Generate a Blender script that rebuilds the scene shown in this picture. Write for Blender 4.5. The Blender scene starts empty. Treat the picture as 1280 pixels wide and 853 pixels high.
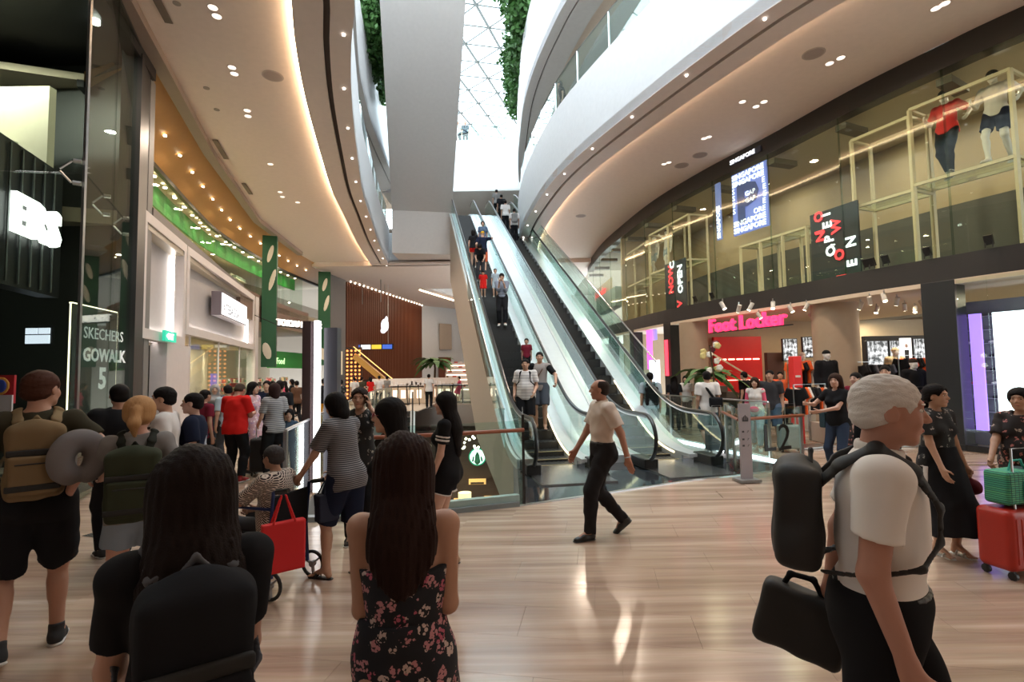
import bpy, bmesh, math, random
import numpy as np
from mathutils import Vector, Matrix
random.seed(7)
SC = bpy.context.scene; COL = SC.collection
# ============================================================ camera
FOC, PIT, ROL, EYE = 640., math.atan(39/640), math.radians(.92), 1.78
cp, sp, cr, sr = math.cos(PIT), math.sin(PIT), math.cos(ROL), math.sin(ROL)
fw, u0, r0 = Vector((0, cp, sp)), Vector((0, -sp, cp)), Vector((1, 0, 0))
rt, up = r0*cr-u0*sr, u0*cr+r0*sr
cam = bpy.data.cameras.new('camera'); camo = bpy.data.objects.new('camera', cam); COL.objects.link(camo)
camo.matrix_world = Matrix((( rt.x, up.x, -fw.x, 0), (rt.y, up.y, -fw.y, 0), (rt.z, up.z, -fw.z, EYE), (0, 0, 0, 1)))
cam.sensor_width = 36; cam.lens = 36*FOC/1280; cam.clip_start = .05; cam.clip_end = 400
SC.camera = camo
# ============================================================ sky, exposure, lamps
W = bpy.data.worlds.new('sky'); SC.world = W; W.use_nodes = True
bg = W.node_tree.nodes['Background']; bg.inputs[0].default_value = (.86, .95, 1., 1); bg.inputs[1].default_value = 5.6
SC.view_settings.view_transform = 'Standard'; SC.view_settings.look = 'None'; SC.view_settings.exposure = 0.2; SC.view_settings.gamma = 1
SC.cycles.use_denoising = True; SC.cycles.max_bounces = 7; SC.cycles.diffuse_bounces = 4; SC.cycles.glossy_bounces = 3; SC.cycles.transparent_max_bounces = 24
SC.cycles.caustics_reflective = False; SC.cycles.caustics_refractive = False; SC.cycles.sample_clamp_indirect = 6
def lamp(name, loc, size, watt, col=(1, .8, .62), rot=(0, 0, 0), spread=math.pi, shape='DISK', size_y=None):
    l = bpy.data.lights.new(name, 'AREA'); l.shape = shape; l.size = size; l.energy = watt; l.color = col; l.spread = spread
    if size_y: l.size_y = size_y
    o = bpy.data.objects.new(name, l); o.location = loc; o.rotation_euler = rot; COL.objects.link(o); return o
def ray(px, py):
    return fw*FOC+rt*(px-640)+up*(426.5-py)
def G(px, py, z=0.):          # where the line of sight meets a level
    d = ray(px, py); t = (z-EYE)/d.z; return Vector((d.x*t, d.y*t, z))
def D(px, py, y):             # where it meets a depth
    d = ray(px, py); t = y/d.y; return Vector((d.x*t, y, EYE+d.z*t))
# the lamps of the mall: warm recessed ceiling lamps of both galleries
LAMPS = []
for x, y, w in ((-5.2, 3, 8), (-6.3, 8.4, 40), (-5.6, 10.5, 60), (-8.2, 14.5, 80), (-7.2, 19, 110), (-9.6, 24, 110), (-9.2, 30, 110), (-6, 38, 110), (-2, 38, 110), (-7, 46, 110), (4.5, 1.6, 40), (8.6, 6.5, 60), (6.8, 10.6, 120), (5.6, 14.6, 120), (4, 19.5, 110), (3.2, 25, 90), (3, 37, 90)):
    LAMPS.append(lamp('gallery_lamp', (x, y, 8.36), .2, w*1.35))
# ============================================================ helpers
def mat(name, col, rough=.6, metal=0., emit=0., bump=None, spec=.5, coat=0.):
    key = f'{name}_{hash((name, tuple(round(c, 4) for c in col), rough, metal, emit)) & 0xffff:x}'
    if rough >= .85 and spec == .5: spec = .12
    m = bpy.data.materials.get(key)
    if m: return m
    m = bpy.data.materials.new(key); m.use_nodes = True; nt = m.node_tree; b = nt.nodes['Principled BSDF']
    b.inputs['Base Color'].default_value = (*col, 1); b.inputs['Roughness'].default_value = rough; b.inputs['Metallic'].default_value = metal
    b.inputs['Specular IOR Level'].default_value = spec; b.inputs['Coat Weight'].default_value = coat
    if emit: b.inputs['Emission Color'].default_value = (*col, 1); b.inputs['Emission Strength'].default_value = emit
    if not emit:
        tc = nt.nodes.new('ShaderNodeTexCoord'); n = nt.nodes.new('ShaderNodeTexNoise'); n.inputs['Scale'].default_value = (bump[1] if bump else 7.)
        nt.links.new(tc.outputs['Object'], n.inputs['Vector'])
        if bump:
            bp = nt.nodes.new('ShaderNodeBump'); bp.inputs['Strength'].default_value = .6; bp.inputs['Distance'].default_value = bump[0]
            nt.links.new(n.outputs['Fac'], bp.inputs['Height']); nt.links.new(bp.outputs['Normal'], b.inputs['Normal'])
        else:
            mx = nt.nodes.new('ShaderNodeMix'); mx.data_type = 'RGBA'; mx.inputs[6].default_value = (*[c*.94 for c in col], 1); mx.inputs[7].default_value = (*[min(1, c*1.05) for c in col], 1)
            nt.links.new(n.outputs['Fac'], mx.inputs[0]); nt.links.new(mx.outputs[2], b.inputs['Base Color'])
    return m
def nodemat(name, fn, rough=.6, metal=0., spec=.5):
    m = bpy.data.materials.get(name)
    if m: return m
    m = bpy.data.materials.new(name); m.use_nodes = True; nt = m.node_tree; b = nt.nodes['Principled BSDF']
    b.inputs['Roughness'].default_value = rough; b.inputs['Metallic'].default_value = metal; b.inputs['Specular IOR Level'].default_value = spec
    fn(nt, b, lambda t, **k: _nd(nt, t, k)); return m
def _nd(nt, t, k):
    n = nt.nodes.new('ShaderNode'+t)
    for a, v in k.items():
        if a.startswith('i_'): n.inputs[a[2:].replace('_', ' ')].default_value = v
        elif a.startswith('n') and a[1:].isdigit(): n.inputs[int(a[1:])].default_value = v
        else: setattr(n, a, v)
    return n
def glass_mat(name='clear_glass', tint=(.86, .95, .93), refl=1., rough=0.):
    m = bpy.data.materials.get(name)
    if m: return m
    m = bpy.data.materials.new(name); m.use_nodes = True; nt = m.node_tree; nt.nodes.clear()
    o = nt.nodes.new('ShaderNodeOutputMaterial'); mx = nt.nodes.new('ShaderNodeMixShader'); t = nt.nodes.new('ShaderNodeBsdfTransparent'); g = nt.nodes.new('ShaderNodeBsdfGlossy')
    f = nt.nodes.new('ShaderNodeFresnel'); f.inputs[0].default_value = 1.5; ml = nt.nodes.new('ShaderNodeMath'); ml.operation = 'MULTIPLY'; ml.inputs[1].default_value = refl
    ge = nt.nodes.new('ShaderNodeNewGeometry'); im = nt.nodes.new('ShaderNodeMapRange'); im.inputs[3].default_value = 1.5; im.inputs[4].default_value = 1/1.5
    nt.links.new(ge.outputs['Backfacing'], im.inputs[0]); nt.links.new(im.outputs[0], f.inputs[0])
    t.inputs[0].default_value = (*tint, 1); g.inputs['Roughness'].default_value = rough; g.inputs[0].default_value = (.95, 1, 1, 1)
    nt.links.new(f.outputs[0], ml.inputs[0]); nt.links.new(ml.outputs[0], mx.inputs[0]); nt.links.new(t.outputs[0], mx.inputs[1]); nt.links.new(g.outputs[0], mx.inputs[2]); nt.links.new(mx.outputs[0], o.inputs[0])
    return m
def tag(o, label=None, cat=None, group=None, kind=None):
    if label: o['label'] = label
    if cat: o['category'] = cat
    if group: o['group'] = group
    if kind: o['kind'] = kind
    return o
def empty(name, loc=(0, 0, 0), rz=0., parent=None):
    o = bpy.data.objects.new(name, None); o.empty_display_size = .1; o.location = loc; o.rotation_euler = (0, 0, math.radians(rz)); COL.objects.link(o)
    if parent is not None: o.parent = parent
    return o
def thing(name, label, cat, loc=(0, 0, 0), rz=0., group=None):
    return tag(empty(name, loc, rz), label, cat, group)
def dup(root, loc=None, rz=None, label=None, group=None):
    r = root.copy(); COL.objects.link(r)
    if loc is not None: r.location = loc
    if rz is not None: r.rotation_euler = (0, 0, math.radians(rz))
    if label: r['label'] = label
    if group: r['group'] = group
    for ch in list(root.children):
        c = ch.copy(); COL.objects.link(c); c.parent = r
        for g in list(ch.children):
            d = g.copy(); COL.objects.link(d); d.parent = c
    return r
class MB:
    """collects shapes, builds them as one mesh"""
    def __init__(s): s.v, s.f = [], []
    def add(s, vs, fs):
        n = len(s.v); s.v += [tuple(v) for v in vs]; s.f += [tuple(i+n for i in f) for f in fs]; return s
    def box(s, c, h, rz=0., M=None):
        c = Vector(c); a = math.radians(rz); ca, sa = math.cos(a), math.sin(a); vs = []
        for z in (-1, 1):
            for x, y in ((-1, -1), (1, -1), (1, 1), (-1, 1)):
                p = Vector((x*h[0], y*h[1], z*h[2]))
                p = M@p if M is not None else Vector((p.x*ca-p.y*sa, p.x*sa+p.y*ca, p.z))
                vs.append(c+p)
        return s.add(vs, [(3, 2, 1, 0), (4, 5, 6, 7), (0, 1, 5, 4), (1, 2, 6, 5), (2, 3, 7, 6), (3, 0, 4, 7)])
    def lo(s, x0, x1, y0, y1, z0, z1): return s.box(((x0+x1)/2, (y0+y1)/2, (z0+z1)/2), (abs(x1-x0)/2, abs(y1-y0)/2, abs(z1-z0)/2))
    def beam(s, a, b, w, h, upv=(0, 0, 1)):      # bar of section w x h from a to b
        a, b = Vector(a), Vector(b); d = (b-a).normalized(); x = d.cross(Vector(upv))
        if x.length < 1e-4: x = d.cross(Vector((1, 0, 0)))
        x.normalize(); z = x.cross(d).normalized()
        vs = [p+x*(i*w/2)+z*(j*h/2) for p in (a, b) for i, j in ((-1, -1), (1, -1), (1, 1), (-1, 1))]
        return s.add(vs, [(0, 1, 2, 3), (7, 6, 5, 4), (0, 4, 5, 1), (1, 5, 6, 2), (2, 6, 7, 3), (3, 7, 4, 0)])
    def tube(s, pts, r, n=8, closed=False):
        P = [Vector(p) for p in pts]; N = len(P); rs = r if isinstance(r, (list, tuple)) else [r]*N
        last = None; rings = []
        for i, p in enumerate(P):
            d = ((P[(i+1) % N] if closed or i < N-1 else P[i])-(P[i-1] if closed or i > 0 else P[0])).normalized()
            if last is None: x = d.cross(Vector((0, 0, 1))); x = d.cross(Vector((0, 1, 0))) if x.length < 1e-3 else x
            else: x = last-d*last.dot(d)
            x.normalize(); last = x; y = d.cross(x)
            rings.append([p+(x*math.cos(2*math.pi*k/n)+y*math.sin(2*math.pi*k/n))*rs[i] for k in range(n)])
        fs = []
        for i in range(N if closed else N-1):
            j = (i+1) % N
            for k in range(n): fs.append((i*n+k, i*n+(k+1) % n, j*n+(k+1) % n, j*n+k))
        if not closed: fs += [tuple(range(n))[::-1], tuple((N-1)*n+k for k in range(n))]
        return s.add([v for r_ in rings for v in r_], fs)
    def cyl(s, c, r, z0, z1, n=20, r2=None):
        r2 = r if r2 is None else r2
        vs = [(c[0]+r*math.cos(2*math.pi*k/n), c[1]+r*math.sin(2*math.pi*k/n), z0) for k in range(n)]+[(c[0]+r2*math.cos(2*math.pi*k/n), c[1]+r2*math.sin(2*math.pi*k/n), z1) for k in range(n)]
        return s.add(vs, [tuple(range(n))[::-1], tuple(range(n, 2*n))]+[(k, (k+1) % n, n+(k+1) % n, n+k) for k in range(n)])
    def prism(s, poly, z0, z1):
        n = len(poly); vs = [(p[0], p[1], z0) for p in poly]+[(p[0], p[1], z1) for p in poly]
        return s.add(vs, [tuple(range(n))[::-1], tuple(range(n, 2*n))]+[(k, (k+1) % n, n+(k+1) % n, n+k) for k in range(n)])
    def slab(s, A, B, z0, z1):       # slab between two curves of equal length
        n = len(A)
        vs = [(p[0], p[1], z0) for p in A]+[(p[0], p[1], z0) for p in B]+[(p[0], p[1], z1) for p in A]+[(p[0], p[1], z1) for p in B]
        fs = []
        for i in range(n-1): fs += [(i, i+1, n+i+1, n+i), (2*n+i, 3*n+i, 3*n+i+1, 2*n+i+1), (i, 2*n+i, 2*n+i+1, i+1), (n+i, n+i+1, 3*n+i+1, 3*n+i)]
        fs += [(0, n, 3*n, 2*n), (n-1, 3*n-1, 4*n-1, 2*n-1)]
        return s.add(vs, fs)
    def wall(s, pts, z0, z1, t):     # upright wall along a curve, t thick towards its left
        return s.slab(pts, offset(pts, t), z0, z1)
    def build(s, name, m, parent=None, smooth=False, bevel=0.):
        me = bpy.data.meshes.new(name); me.from_pydata(s.v, [], s.f)
        bm = bmesh.new(); bm.from_mesh(me); bmesh.ops.recalc_face_normals(bm, faces=bm.faces); bm.to_mesh(me); bm.free()
        me.materials.append(m)
        if smooth:
            me.polygons.foreach_set('use_smooth', np.ones(len(me.polygons), bool)); me.update()
            try: me.set_sharp_from_angle(angle=math.radians(40))
            except Exception: pass
        o = bpy.data.objects.new(name, me); COL.objects.link(o)
        if parent is not None: o.parent = parent
        if bevel:
            b = o.modifiers.new('edge', 'BEVEL'); b.width = bevel; b.segments = 2; b.limit_method = 'ANGLE'
        return o
def offset(pts, t):
    out = []
    for i, p in enumerate(pts):
        a, b = pts[max(i-1, 0)], pts[min(i+1, len(pts)-1)]; dx, dy = b[0]-a[0], b[1]-a[1]; L = math.hypot(dx, dy) or 1
        out.append((p[0]-dy/L*t, p[1]+dx/L*t))
    return out
def smooth_curve(P, n=6):            # through all the points
    out = []
    for i in range(len(P)-1):
        p0, p1, p2, p3 = P[max(i-1, 0)], P[i], P[i+1], P[min(i+2, len(P)-1)]
        for k in range(n):
            t = k/n
            out.append(tuple(.5*((2*p1[j])+(-p0[j]+p2[j])*t+(2*p0[j]-5*p1[j]+4*p2[j]-p3[j])*t*t+(-p0[j]+3*p1[j]-3*p2[j]+p3[j])*t**3) for j in range(2)))
    return out+[tuple(P[-1][:2])]
def resample(P, n):
    L = [0]
    for a, b in zip(P, P[1:]): L.append(L[-1]+math.hypot(b[0]-a[0], b[1]-a[1]))
    out = []; j = 0
    for i in range(n):
        t = L[-1]*i/(n-1)
        while j < len(P)-2 and L[j+1] < t: j += 1
        q = (t-L[j])/((L[j+1]-L[j]) or 1); out.append((P[j][0]+(P[j+1][0]-P[j][0])*q, P[j][1]+(P[j+1][1]-P[j][1])*q))
    return out
def at_y(P, y):                      # point of a curve at depth y
    for a, b in zip(P, P[1:]):
        if (a[1]-y)*(b[1]-y) <= 0 and a[1] != b[1]:
            q = (y-a[1])/(b[1]-a[1]); return (a[0]+(b[0]-a[0])*q, y)
    return P[0] if abs(P[0][1]-y) < abs(P[-1][1]-y) else P[-1]
def along(P, d0, d1, n=8):           # piece of a curve between two lengths
    L = [0]
    for a, b in zip(P, P[1:]): L.append(L[-1]+math.hypot(b[0]-a[0], b[1]-a[1]))
    out = []
    for i in range(n):
        t = d0+(d1-d0)*i/(n-1); j = 0
        while j < len(P)-2 and L[j+1] < t: j += 1
        q = (t-L[j])/((L[j+1]-L[j]) or 1); out.append((P[j][0]+(P[j+1][0]-P[j][0])*q, P[j][1]+(P[j+1][1]-P[j][1])*q))
    return out
def text(name, body, size, loc, xdir, m, parent=None, ydir=(0, 0, 1), ext=.01, align='LEFT', bold=0., spacing=1.):
    c = bpy.data.curves.new(name, 'FONT'); c.body = body; c.size = size; c.extrude = ext; c.align_x = align; c.offset = bold*size; c.space_character = spacing; c.resolution_u = 2
    tmp = bpy.data.objects.new(name, c); me = bpy.data.meshes.new_from_object(tmp); bpy.data.objects.remove(tmp); bpy.data.curves.remove(c)
    me.name = name; me.materials.clear(); me.materials.append(m); o = bpy.data.objects.new(name, me); COL.objects.link(o)
    x = Vector(xdir).normalized(); y = Vector(ydir); y = (y-x*y.dot(x)).normalized(); z = x.cross(y)
    M = Matrix(((x.x, y.x, z.x, loc[0]), (x.y, y.y, z.y, loc[1]), (x.z, y.z, z.z, loc[2]), (0, 0, 0, 1)))
    o.matrix_world = M
    if parent is not None: o.parent = parent; o.matrix_parent_inverse = Matrix.Identity(4); o.matrix_basis = parent_inv(parent)@M
    return o
def parent_inv(p):
    M = Matrix.Translation(p.location)@Matrix.Rotation(p.rotation_euler.z, 4, 'Z'); return M.inverted()
# ============================================================ figures: distance fields turned into meshes
def rotm(ax, deg):
    a = math.radians(deg); c, s = math.cos(a), math.sin(a)
    if ax == 'x': return np.array([[1,0,0],[0,c,-s],[0,s,c]])
    if ax == 'y': return np.array([[c,0,s],[0,1,0],[-s,0,c]])
    return np.array([[c,-s,0],[s,c,0],[0,0,1]])
def A3(*v): return np.array(v, dtype=float)
def unit(v):
    v = np.asarray(v, float); n = np.linalg.norm(v); return v/n if n > 1e-9 else v
class Field:
    """a union of soft shapes, meshed by surface nets"""
    def __init__(s): s.P = []
    def cone(s, a, b, ra, rb, k=.02, flat=None, fl=1., cut=False, sub=False):
        a, b = np.asarray(a, float), np.asarray(b, float)
        s.P.append(('c', a, b, ra, rb, k, None if flat is None else unit(flat), fl, cut, sub)); return s
    def ell(s, c, r, R=None, k=.02, sub=False):
        s.P.append(('e', np.asarray(c, float), np.asarray(r, float), R, None, k, None, 1., False, sub)); return s
    def box(s, c, h, rad=.01, R=None, k=.005, sub=False):
        s.P.append(('b', np.asarray(c, float), np.asarray(h, float), R, rad, k, None, 1., False, sub)); return s
    def half(s, p, n, k=.0):      # keep the side the normal points away from
        s.P.append(('h', np.asarray(p, float), unit(n), None, None, k, None, 1., False, True)); return s
    def bounds(s):
        lo, hi = np.full(3, 1e9), np.full(3, -1e9)
        for q in s.P:
            if q[0] == 'h' or q[9]: continue
            l, h = s.aabb(q, 0); lo, hi = np.minimum(lo, l), np.maximum(hi, h)
        return lo, hi
    def aabb(s, q, m):
        if q[0] == 'c':
            r = max(q[3], q[4]); r = r*max(1, 1/q[7]) if q[7] < 1 else r
            return np.minimum(q[1], q[2])-r-m, np.maximum(q[1], q[2])+r+m
        if q[0] == 'e':
            r = q[2] if q[3] is None else np.full(3, q[2].max())
            return q[1]-r-m, q[1]+r+m
        r = q[2]+q[4] if q[3] is None else np.full(3, np.linalg.norm(q[2])+q[4])
        return q[1]-r-m, q[1]+r+m
    def mesh(s, vox, noise=None):
        lo, hi = s.bounds(); lo = lo-2.5*vox; hi = hi+2.5*vox
        n = np.ceil((hi-lo)/vox).astype(int)+1
        F = np.full(n, 9*vox, np.float32)
        ax = [(lo[i]+vox*np.arange(n[i])).astype(np.float32) for i in range(3)]
        for q in s.P:
            m = q[5]+4*vox
            if q[0] == 'h': i0, i1 = np.zeros(3, int), n
            else:
                l, h = s.aabb(q, m)
                i0 = np.clip(np.floor((l-lo)/vox).astype(int), 0, n); i1 = np.clip(np.ceil((h-lo)/vox).astype(int)+1, 0, n)
            if (i1 <= i0).any(): continue
            sl = tuple(slice(i0[i], i1[i]) for i in range(3))
            X = ax[0][sl[0]][:, None, None]; Y = ax[1][sl[1]][None, :, None]; Z = ax[2][sl[2]][None, None, :]
            if q[0] == 'h':
                d = -((X-q[1][0])*q[2][0]+(Y-q[1][1])*q[2][1]+(Z-q[1][2])*q[2][2])
            else:
                x, y, z = X-q[1][0], Y-q[1][1], Z-q[1][2]
                if q[0] == 'c':
                    a, b, ra, rb, fx, fl = q[1], q[2], q[3], q[4], q[6], q[7]
                    ab = b-a; L2 = float(ab@ab)+1e-12
                    t0 = (x*ab[0]+y*ab[1]+z*ab[2])/L2
                    t = np.clip(t0, 0, 1)
                    dx, dy, dz = x-t*ab[0], y-t*ab[1], z-t*ab[2]
                    d2 = dx*dx+dy*dy+dz*dz
                    if fx is not None:
                        w = dx*fx[0]+dy*fx[1]+dz*fx[2]
                        d2 = d2+(fl*fl-1)*w*w
                    d = np.sqrt(np.maximum(d2, 0))-(ra+(rb-ra)*t)
                    if fl > 1: d = d/(1+(fl-1)*.5)
                    if q[8]: d = np.maximum(d, (t0-1)*math.sqrt(L2))
                else:
                    if q[3] is not None:
                        M = q[3]; x, y, z = (x*M[0,0]+y*M[1,0]+z*M[2,0], x*M[0,1]+y*M[1,1]+z*M[2,1], x*M[0,2]+y*M[1,2]+z*M[2,2])
                    r = q[2]
                    if q[0] == 'e':
                        d = (np.sqrt((x/r[0])**2+(y/r[1])**2+(z/r[2])**2)-1)*float((r[0]*r[1]*r[2])**(1/3) if r.max() < 3*r.min() else r.min())
                    else:
                        qx, qy, qz = np.abs(x)-r[0]+0*y+0*z, np.abs(y)-r[1]+0*x+0*z, np.abs(z)-r[2]+0*x+0*y
                        d = np.sqrt(np.maximum(qx, 0)**2+np.maximum(qy, 0)**2+np.maximum(qz, 0)**2)+np.minimum(np.maximum(np.maximum(qx, qy), qz), 0)-q[4]
            G = F[sl]; k = q[5]
            if q[9]:
                d = -d
                if k > 0: h = np.maximum(k-np.abs(G-d), 0)/k; F[sl] = np.maximum(G, d)+h*h*k*.25
                else: F[sl] = np.maximum(G, d)
            else:
                if k > 0: h = np.maximum(k-np.abs(G-d), 0)/k; F[sl] = np.minimum(G, d)-h*h*k*.25
                else: F[sl] = np.minimum(G, d)
        if noise is not None: F += noise(ax[0][:, None, None], ax[1][None, :, None], ax[2][None, None, :]).astype(np.float32)
        F[0]=F[-1]=1; F[:,0]=F[:,-1]=1; F[:,:,0]=F[:,:,-1]=1
        return nets(F, lo, vox)
def nets(F, lo, vox):
    S = F < 0; n = F.shape
    C = tuple(k-1 for k in n)
    acc = np.zeros(C+(3,), np.float32); cnt = np.zeros(C, np.float32)
    quads = []
    cid = np.arange(C[0]*C[1]*C[2]).reshape(C)
    for a in range(3):
        s0 = [slice(None)]*3; s1 = [slice(None)]*3; s0[a] = slice(0, -1); s1[a] = slice(1, None)
        A, B = F[tuple(s0)], F[tuple(s1)]
        I = np.argwhere(S[tuple(s0)] != S[tuple(s1)])
        if len(I) == 0: continue
        fa, fb = A[tuple(I.T)], B[tuple(I.T)]
        t = fa/(fa-fb); P = I.astype(np.float32); P[:, a] += t
        b, c = (a+1) % 3, (a+2) % 3
        J = []
        for db, dc in ((0, 0), (-1, 0), (-1, -1), (0, -1)):
            K = I.copy(); K[:, b] += db; K[:, c] += dc; J.append(K)
            np.add.at(acc, tuple(K.T), P); np.add.at(cnt, tuple(K.T), 1)
        Q = np.stack([cid[tuple(K.T)] for K in J], 1)
        fl = fa < 0
        Q[~fl] = Q[~fl][:, ::-1]
        quads.append(Q)
    if not quads: return np.zeros((0, 3)), np.zeros((0, 4), int)
    Q = np.concatenate(quads); used = np.unique(Q); mp = np.full(cid.size, -1); mp[used] = np.arange(len(used))
    V = (acc.reshape(-1, 3)[used]/cnt.reshape(-1)[used][:, None])*vox+lo
    return V, mp[Q]
def npmesh(name, V, Q, m, parent, smooth=True):
    me = bpy.data.meshes.new(name)
    me.vertices.add(len(V)); me.vertices.foreach_set('co', np.asarray(V, np.float32).ravel())
    me.loops.add(Q.size); me.loops.foreach_set('vertex_index', Q.astype(np.int32).ravel())
    me.polygons.add(len(Q)); me.polygons.foreach_set('loop_start', np.arange(0, Q.size, Q.shape[1], dtype=np.int32))
    me.update(calc_edges=True)
    if smooth: me.polygons.foreach_set('use_smooth', np.ones(len(Q), bool))
    me.materials.append(m)
    o = bpy.data.objects.new(name, me); COL.objects.link(o)
    if parent is not None: o.parent = parent
    return o
def folds(amp, fr=22., seed=1, vert=1.):
    r = np.random.RandomState(seed); D = r.randn(5, 3)*[1, 1, .35/vert]; ph = r.rand(5)*6.3
    def f(X, Y, Z):
        o = 0
        for d, q in zip(D, ph): o = o+np.sin(fr*(X*d[0]+Y*d[1]+Z*d[2])+q+2*np.sin(fr*.35*(Z*d[1]-X*d[2])))
        return o*amp*.4
    return f
def strands(amp, fr=170.):
    def f(X, Y, Z):
        return amp*(.6*np.sin(70*X+1.2*np.sin(7*Z)+20*Y)+.5*np.sin(fr*1.3*X-fr*.6*Y+2*np.sin(6*Z+1))+.5*np.sin(fr*1.7*X+fr*1.2*Y+1.5*np.sin(11*Z)))+0*Z
    return f
def fuzz(amp):
    r = np.random.RandomState(4); D = r.randn(7, 3)*210; ph = r.rand(7)*6.3
    def f(X, Y, Z):
        o = 0
        for d, q in zip(D, ph): o = o+np.sin(d[0]*X+d[1]*Y+d[2]*Z+q)
        return o*amp*.45
    return f
def ik(a, t, l1, l2, pole):
    a, t = np.asarray(a, float), np.asarray(t, float); d = t-a; L = np.linalg.norm(d)
    if L > (l1+l2)*.995: t = a+d/L*(l1+l2)*.995; d = t-a; L = np.linalg.norm(d)
    u = d/L; x = (l1*l1-l2*l2+L*L)/(2*L); h = math.sqrt(max(l1*l1-x*x, 0))
    p = np.asarray(pole, float); p = unit(p-u*(p@u))
    return a+u*x+p*h, t
class Skel:
    def __init__(s, pose, fem=False, fat=0., hs=1.):
        g = pose.get; s.fem, s.fat, s.hs = fem, fat, hs
        P = A3(g('px', 0), g('py', 0), g('pz', .94)); s.P = P
        s.pose = pose
        RP = rotm('z', g('pyaw', 0))@rotm('y', g('ptilt', 0))
        RT = rotm('z', g('yaw', 0))@rotm('x', -g('lean', 0))@rotm('y', g('side', 0)); s.RT, s.RP = RT, RP
        T = lambda x, y, z: P+RT@A3(x, y, z)
        hw, sw = (.085, .15) if fem else (.088, .172); s.sw = sw
        s.hip = {1: P+RP@A3(hw, 0, -.03), -1: P+RP@A3(-hw, 0, -.03)}
        s.waist = T(0, .0, .13); s.chest = T(0, .0, .33); s.neck = T(0, -.012, .50); s.T = T
        s.sh = {1: T(sw, -.01, .455), -1: T(-sw, -.01, .455)}
        s.hj = T(0, .0, .545)
        s.RH = RT@rotm('z', g('hyaw', 0))@rotm('x', -g('hpitch', 0))@rotm('y', g('hroll', 0))
        s.hc = s.hj+s.RH@(A3(0, .018, .107)*hs)
        s.foot, s.knee, s.ank, s.fpitch, s.fyaw = {}, {}, {}, {}, {}
        for k, n in ((1, 'R'), (-1, 'L')):
            f = g('foot'+n, (k*.1, 0, 0)); f = A3(*f) if len(f) == 3 else A3(f[0], f[1], 0)
            fp = g('fp'+n, 0); fy = g('fy'+n, -8*k)
            an = f+A3(0, 0, .085)+A3(0, .02, 0)*0
            kn, an = ik(s.hip[k], an, .425, .425, rotm('z', fy)@A3(0, 1, .1))
            s.knee[k], s.ank[k], s.fpitch[k], s.fyaw[k] = kn, an, fp, fy
        s.el, s.wr, s.hd, s.curl, s.pn = {}, {}, {}, {}, {}
        for k, n in ((1, 'R'), (-1, 'L')):
            t = g('hand'+n, None)
            t = s.P+RT@A3(k*(sw+.05), .0, -.07) if t is None else A3(*t)
            pole = A3(*g('pole'+n, (k*.35, -1, -.3)))
            s.el[k], s.wr[k] = ik(s.sh[k], t, .285, .25, pole)
            d = unit(s.wr[k]-s.el[k]); hd = g('hdir'+n, None); s.hd[k] = unit(d if hd is None else A3(*hd))
            pn = g('palm'+n, (-k, .15, 0)); pn = A3(*pn); s.pn[k] = unit(pn-s.hd[k]*(pn@s.hd[k]))
            s.curl[k] = g('curl'+n, .35)
    def H(s, x, y, z): return s.hc+s.RH@(A3(x, y, z)*s.hs)
    def torso(s, F, g=0., lo=False, k=.05):
        RT, P, f, T = s.RT, s.P, s.fat, s.T
        w = .93 if s.fem else 1.
        F.ell(T(0, -.005, .36), (.145*w+g+f*.3, .098+g+f*.35, .15+g), RT, k)
        F.ell(T(0, 0, .22), ((.115 if s.fem else .132)+g+f*.8, .088+g+f, .15+g), RT, k)
        if f > .02: F.ell(T(0, .045+f*.5, .14), (.11+f*.6+g, .07+f*.7+g, .12+g), RT, k)
        F.cone(T(-s.sw*.84, -.01, .437), T(s.sw*.84, -.01, .437), .046+g*.7, .046+g*.7, k*.7)
        F.cone(T(-.05, -.02, .49), T(-s.sw*.8, -.012, .45), .04+g*.5, .034+g*.6, k*.7); F.cone(T(.05, -.02, .49), T(s.sw*.8, -.012, .45), .04+g*.5, .034+g*.6, k*.7)
        if s.fem:
            for q in (-1, 1): F.ell(T(q*.068, .082, .315), (.056+g*.6, .05+g*.6, .056+g*.6), RT, .04)
        if lo or g == 0: s.hips(F, g, k)
    def hips(s, F, g=0., k=.05):
        w = 1.06 if s.fem else 1.
        F.ell(s.P+s.RP@A3(0, -.005, .02), (.152*w+g+s.fat*.6, .105+g+s.fat*.7, .125+g), s.RP, k)
        for q in (-1, 1): F.ell(s.P+s.RP@A3(q*.07*w, -.05, -.045), (.075+g, .075+g, .085+g), s.RP, k)
    def arm(s, F, k, g=0., frac=1., cut=False, kk=.02):
        th = .88 if s.fem else 1.; th += s.fat*1.2
        a, e, w = s.sh[k], s.el[k], s.wr[k]
        F.ell(a, (.05*th+g*.75, .05*th+g*.8, .05*th+g*.7), None, .025)
        if frac <= 1:
            b = a+(e-a)*frac; F.cone(a, b, .05*th+g, (.05-.012*frac)*th+g*1.25, kk, cut=cut)
        else:
            F.cone(a, e, .05*th+g, .039*th+g, kk); q = frac-1; b = e+(w-e)*q
            F.cone(e, b, .039*th+g, (.039-.013*q)*th+g*1.2, kk, cut=cut)
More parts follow.
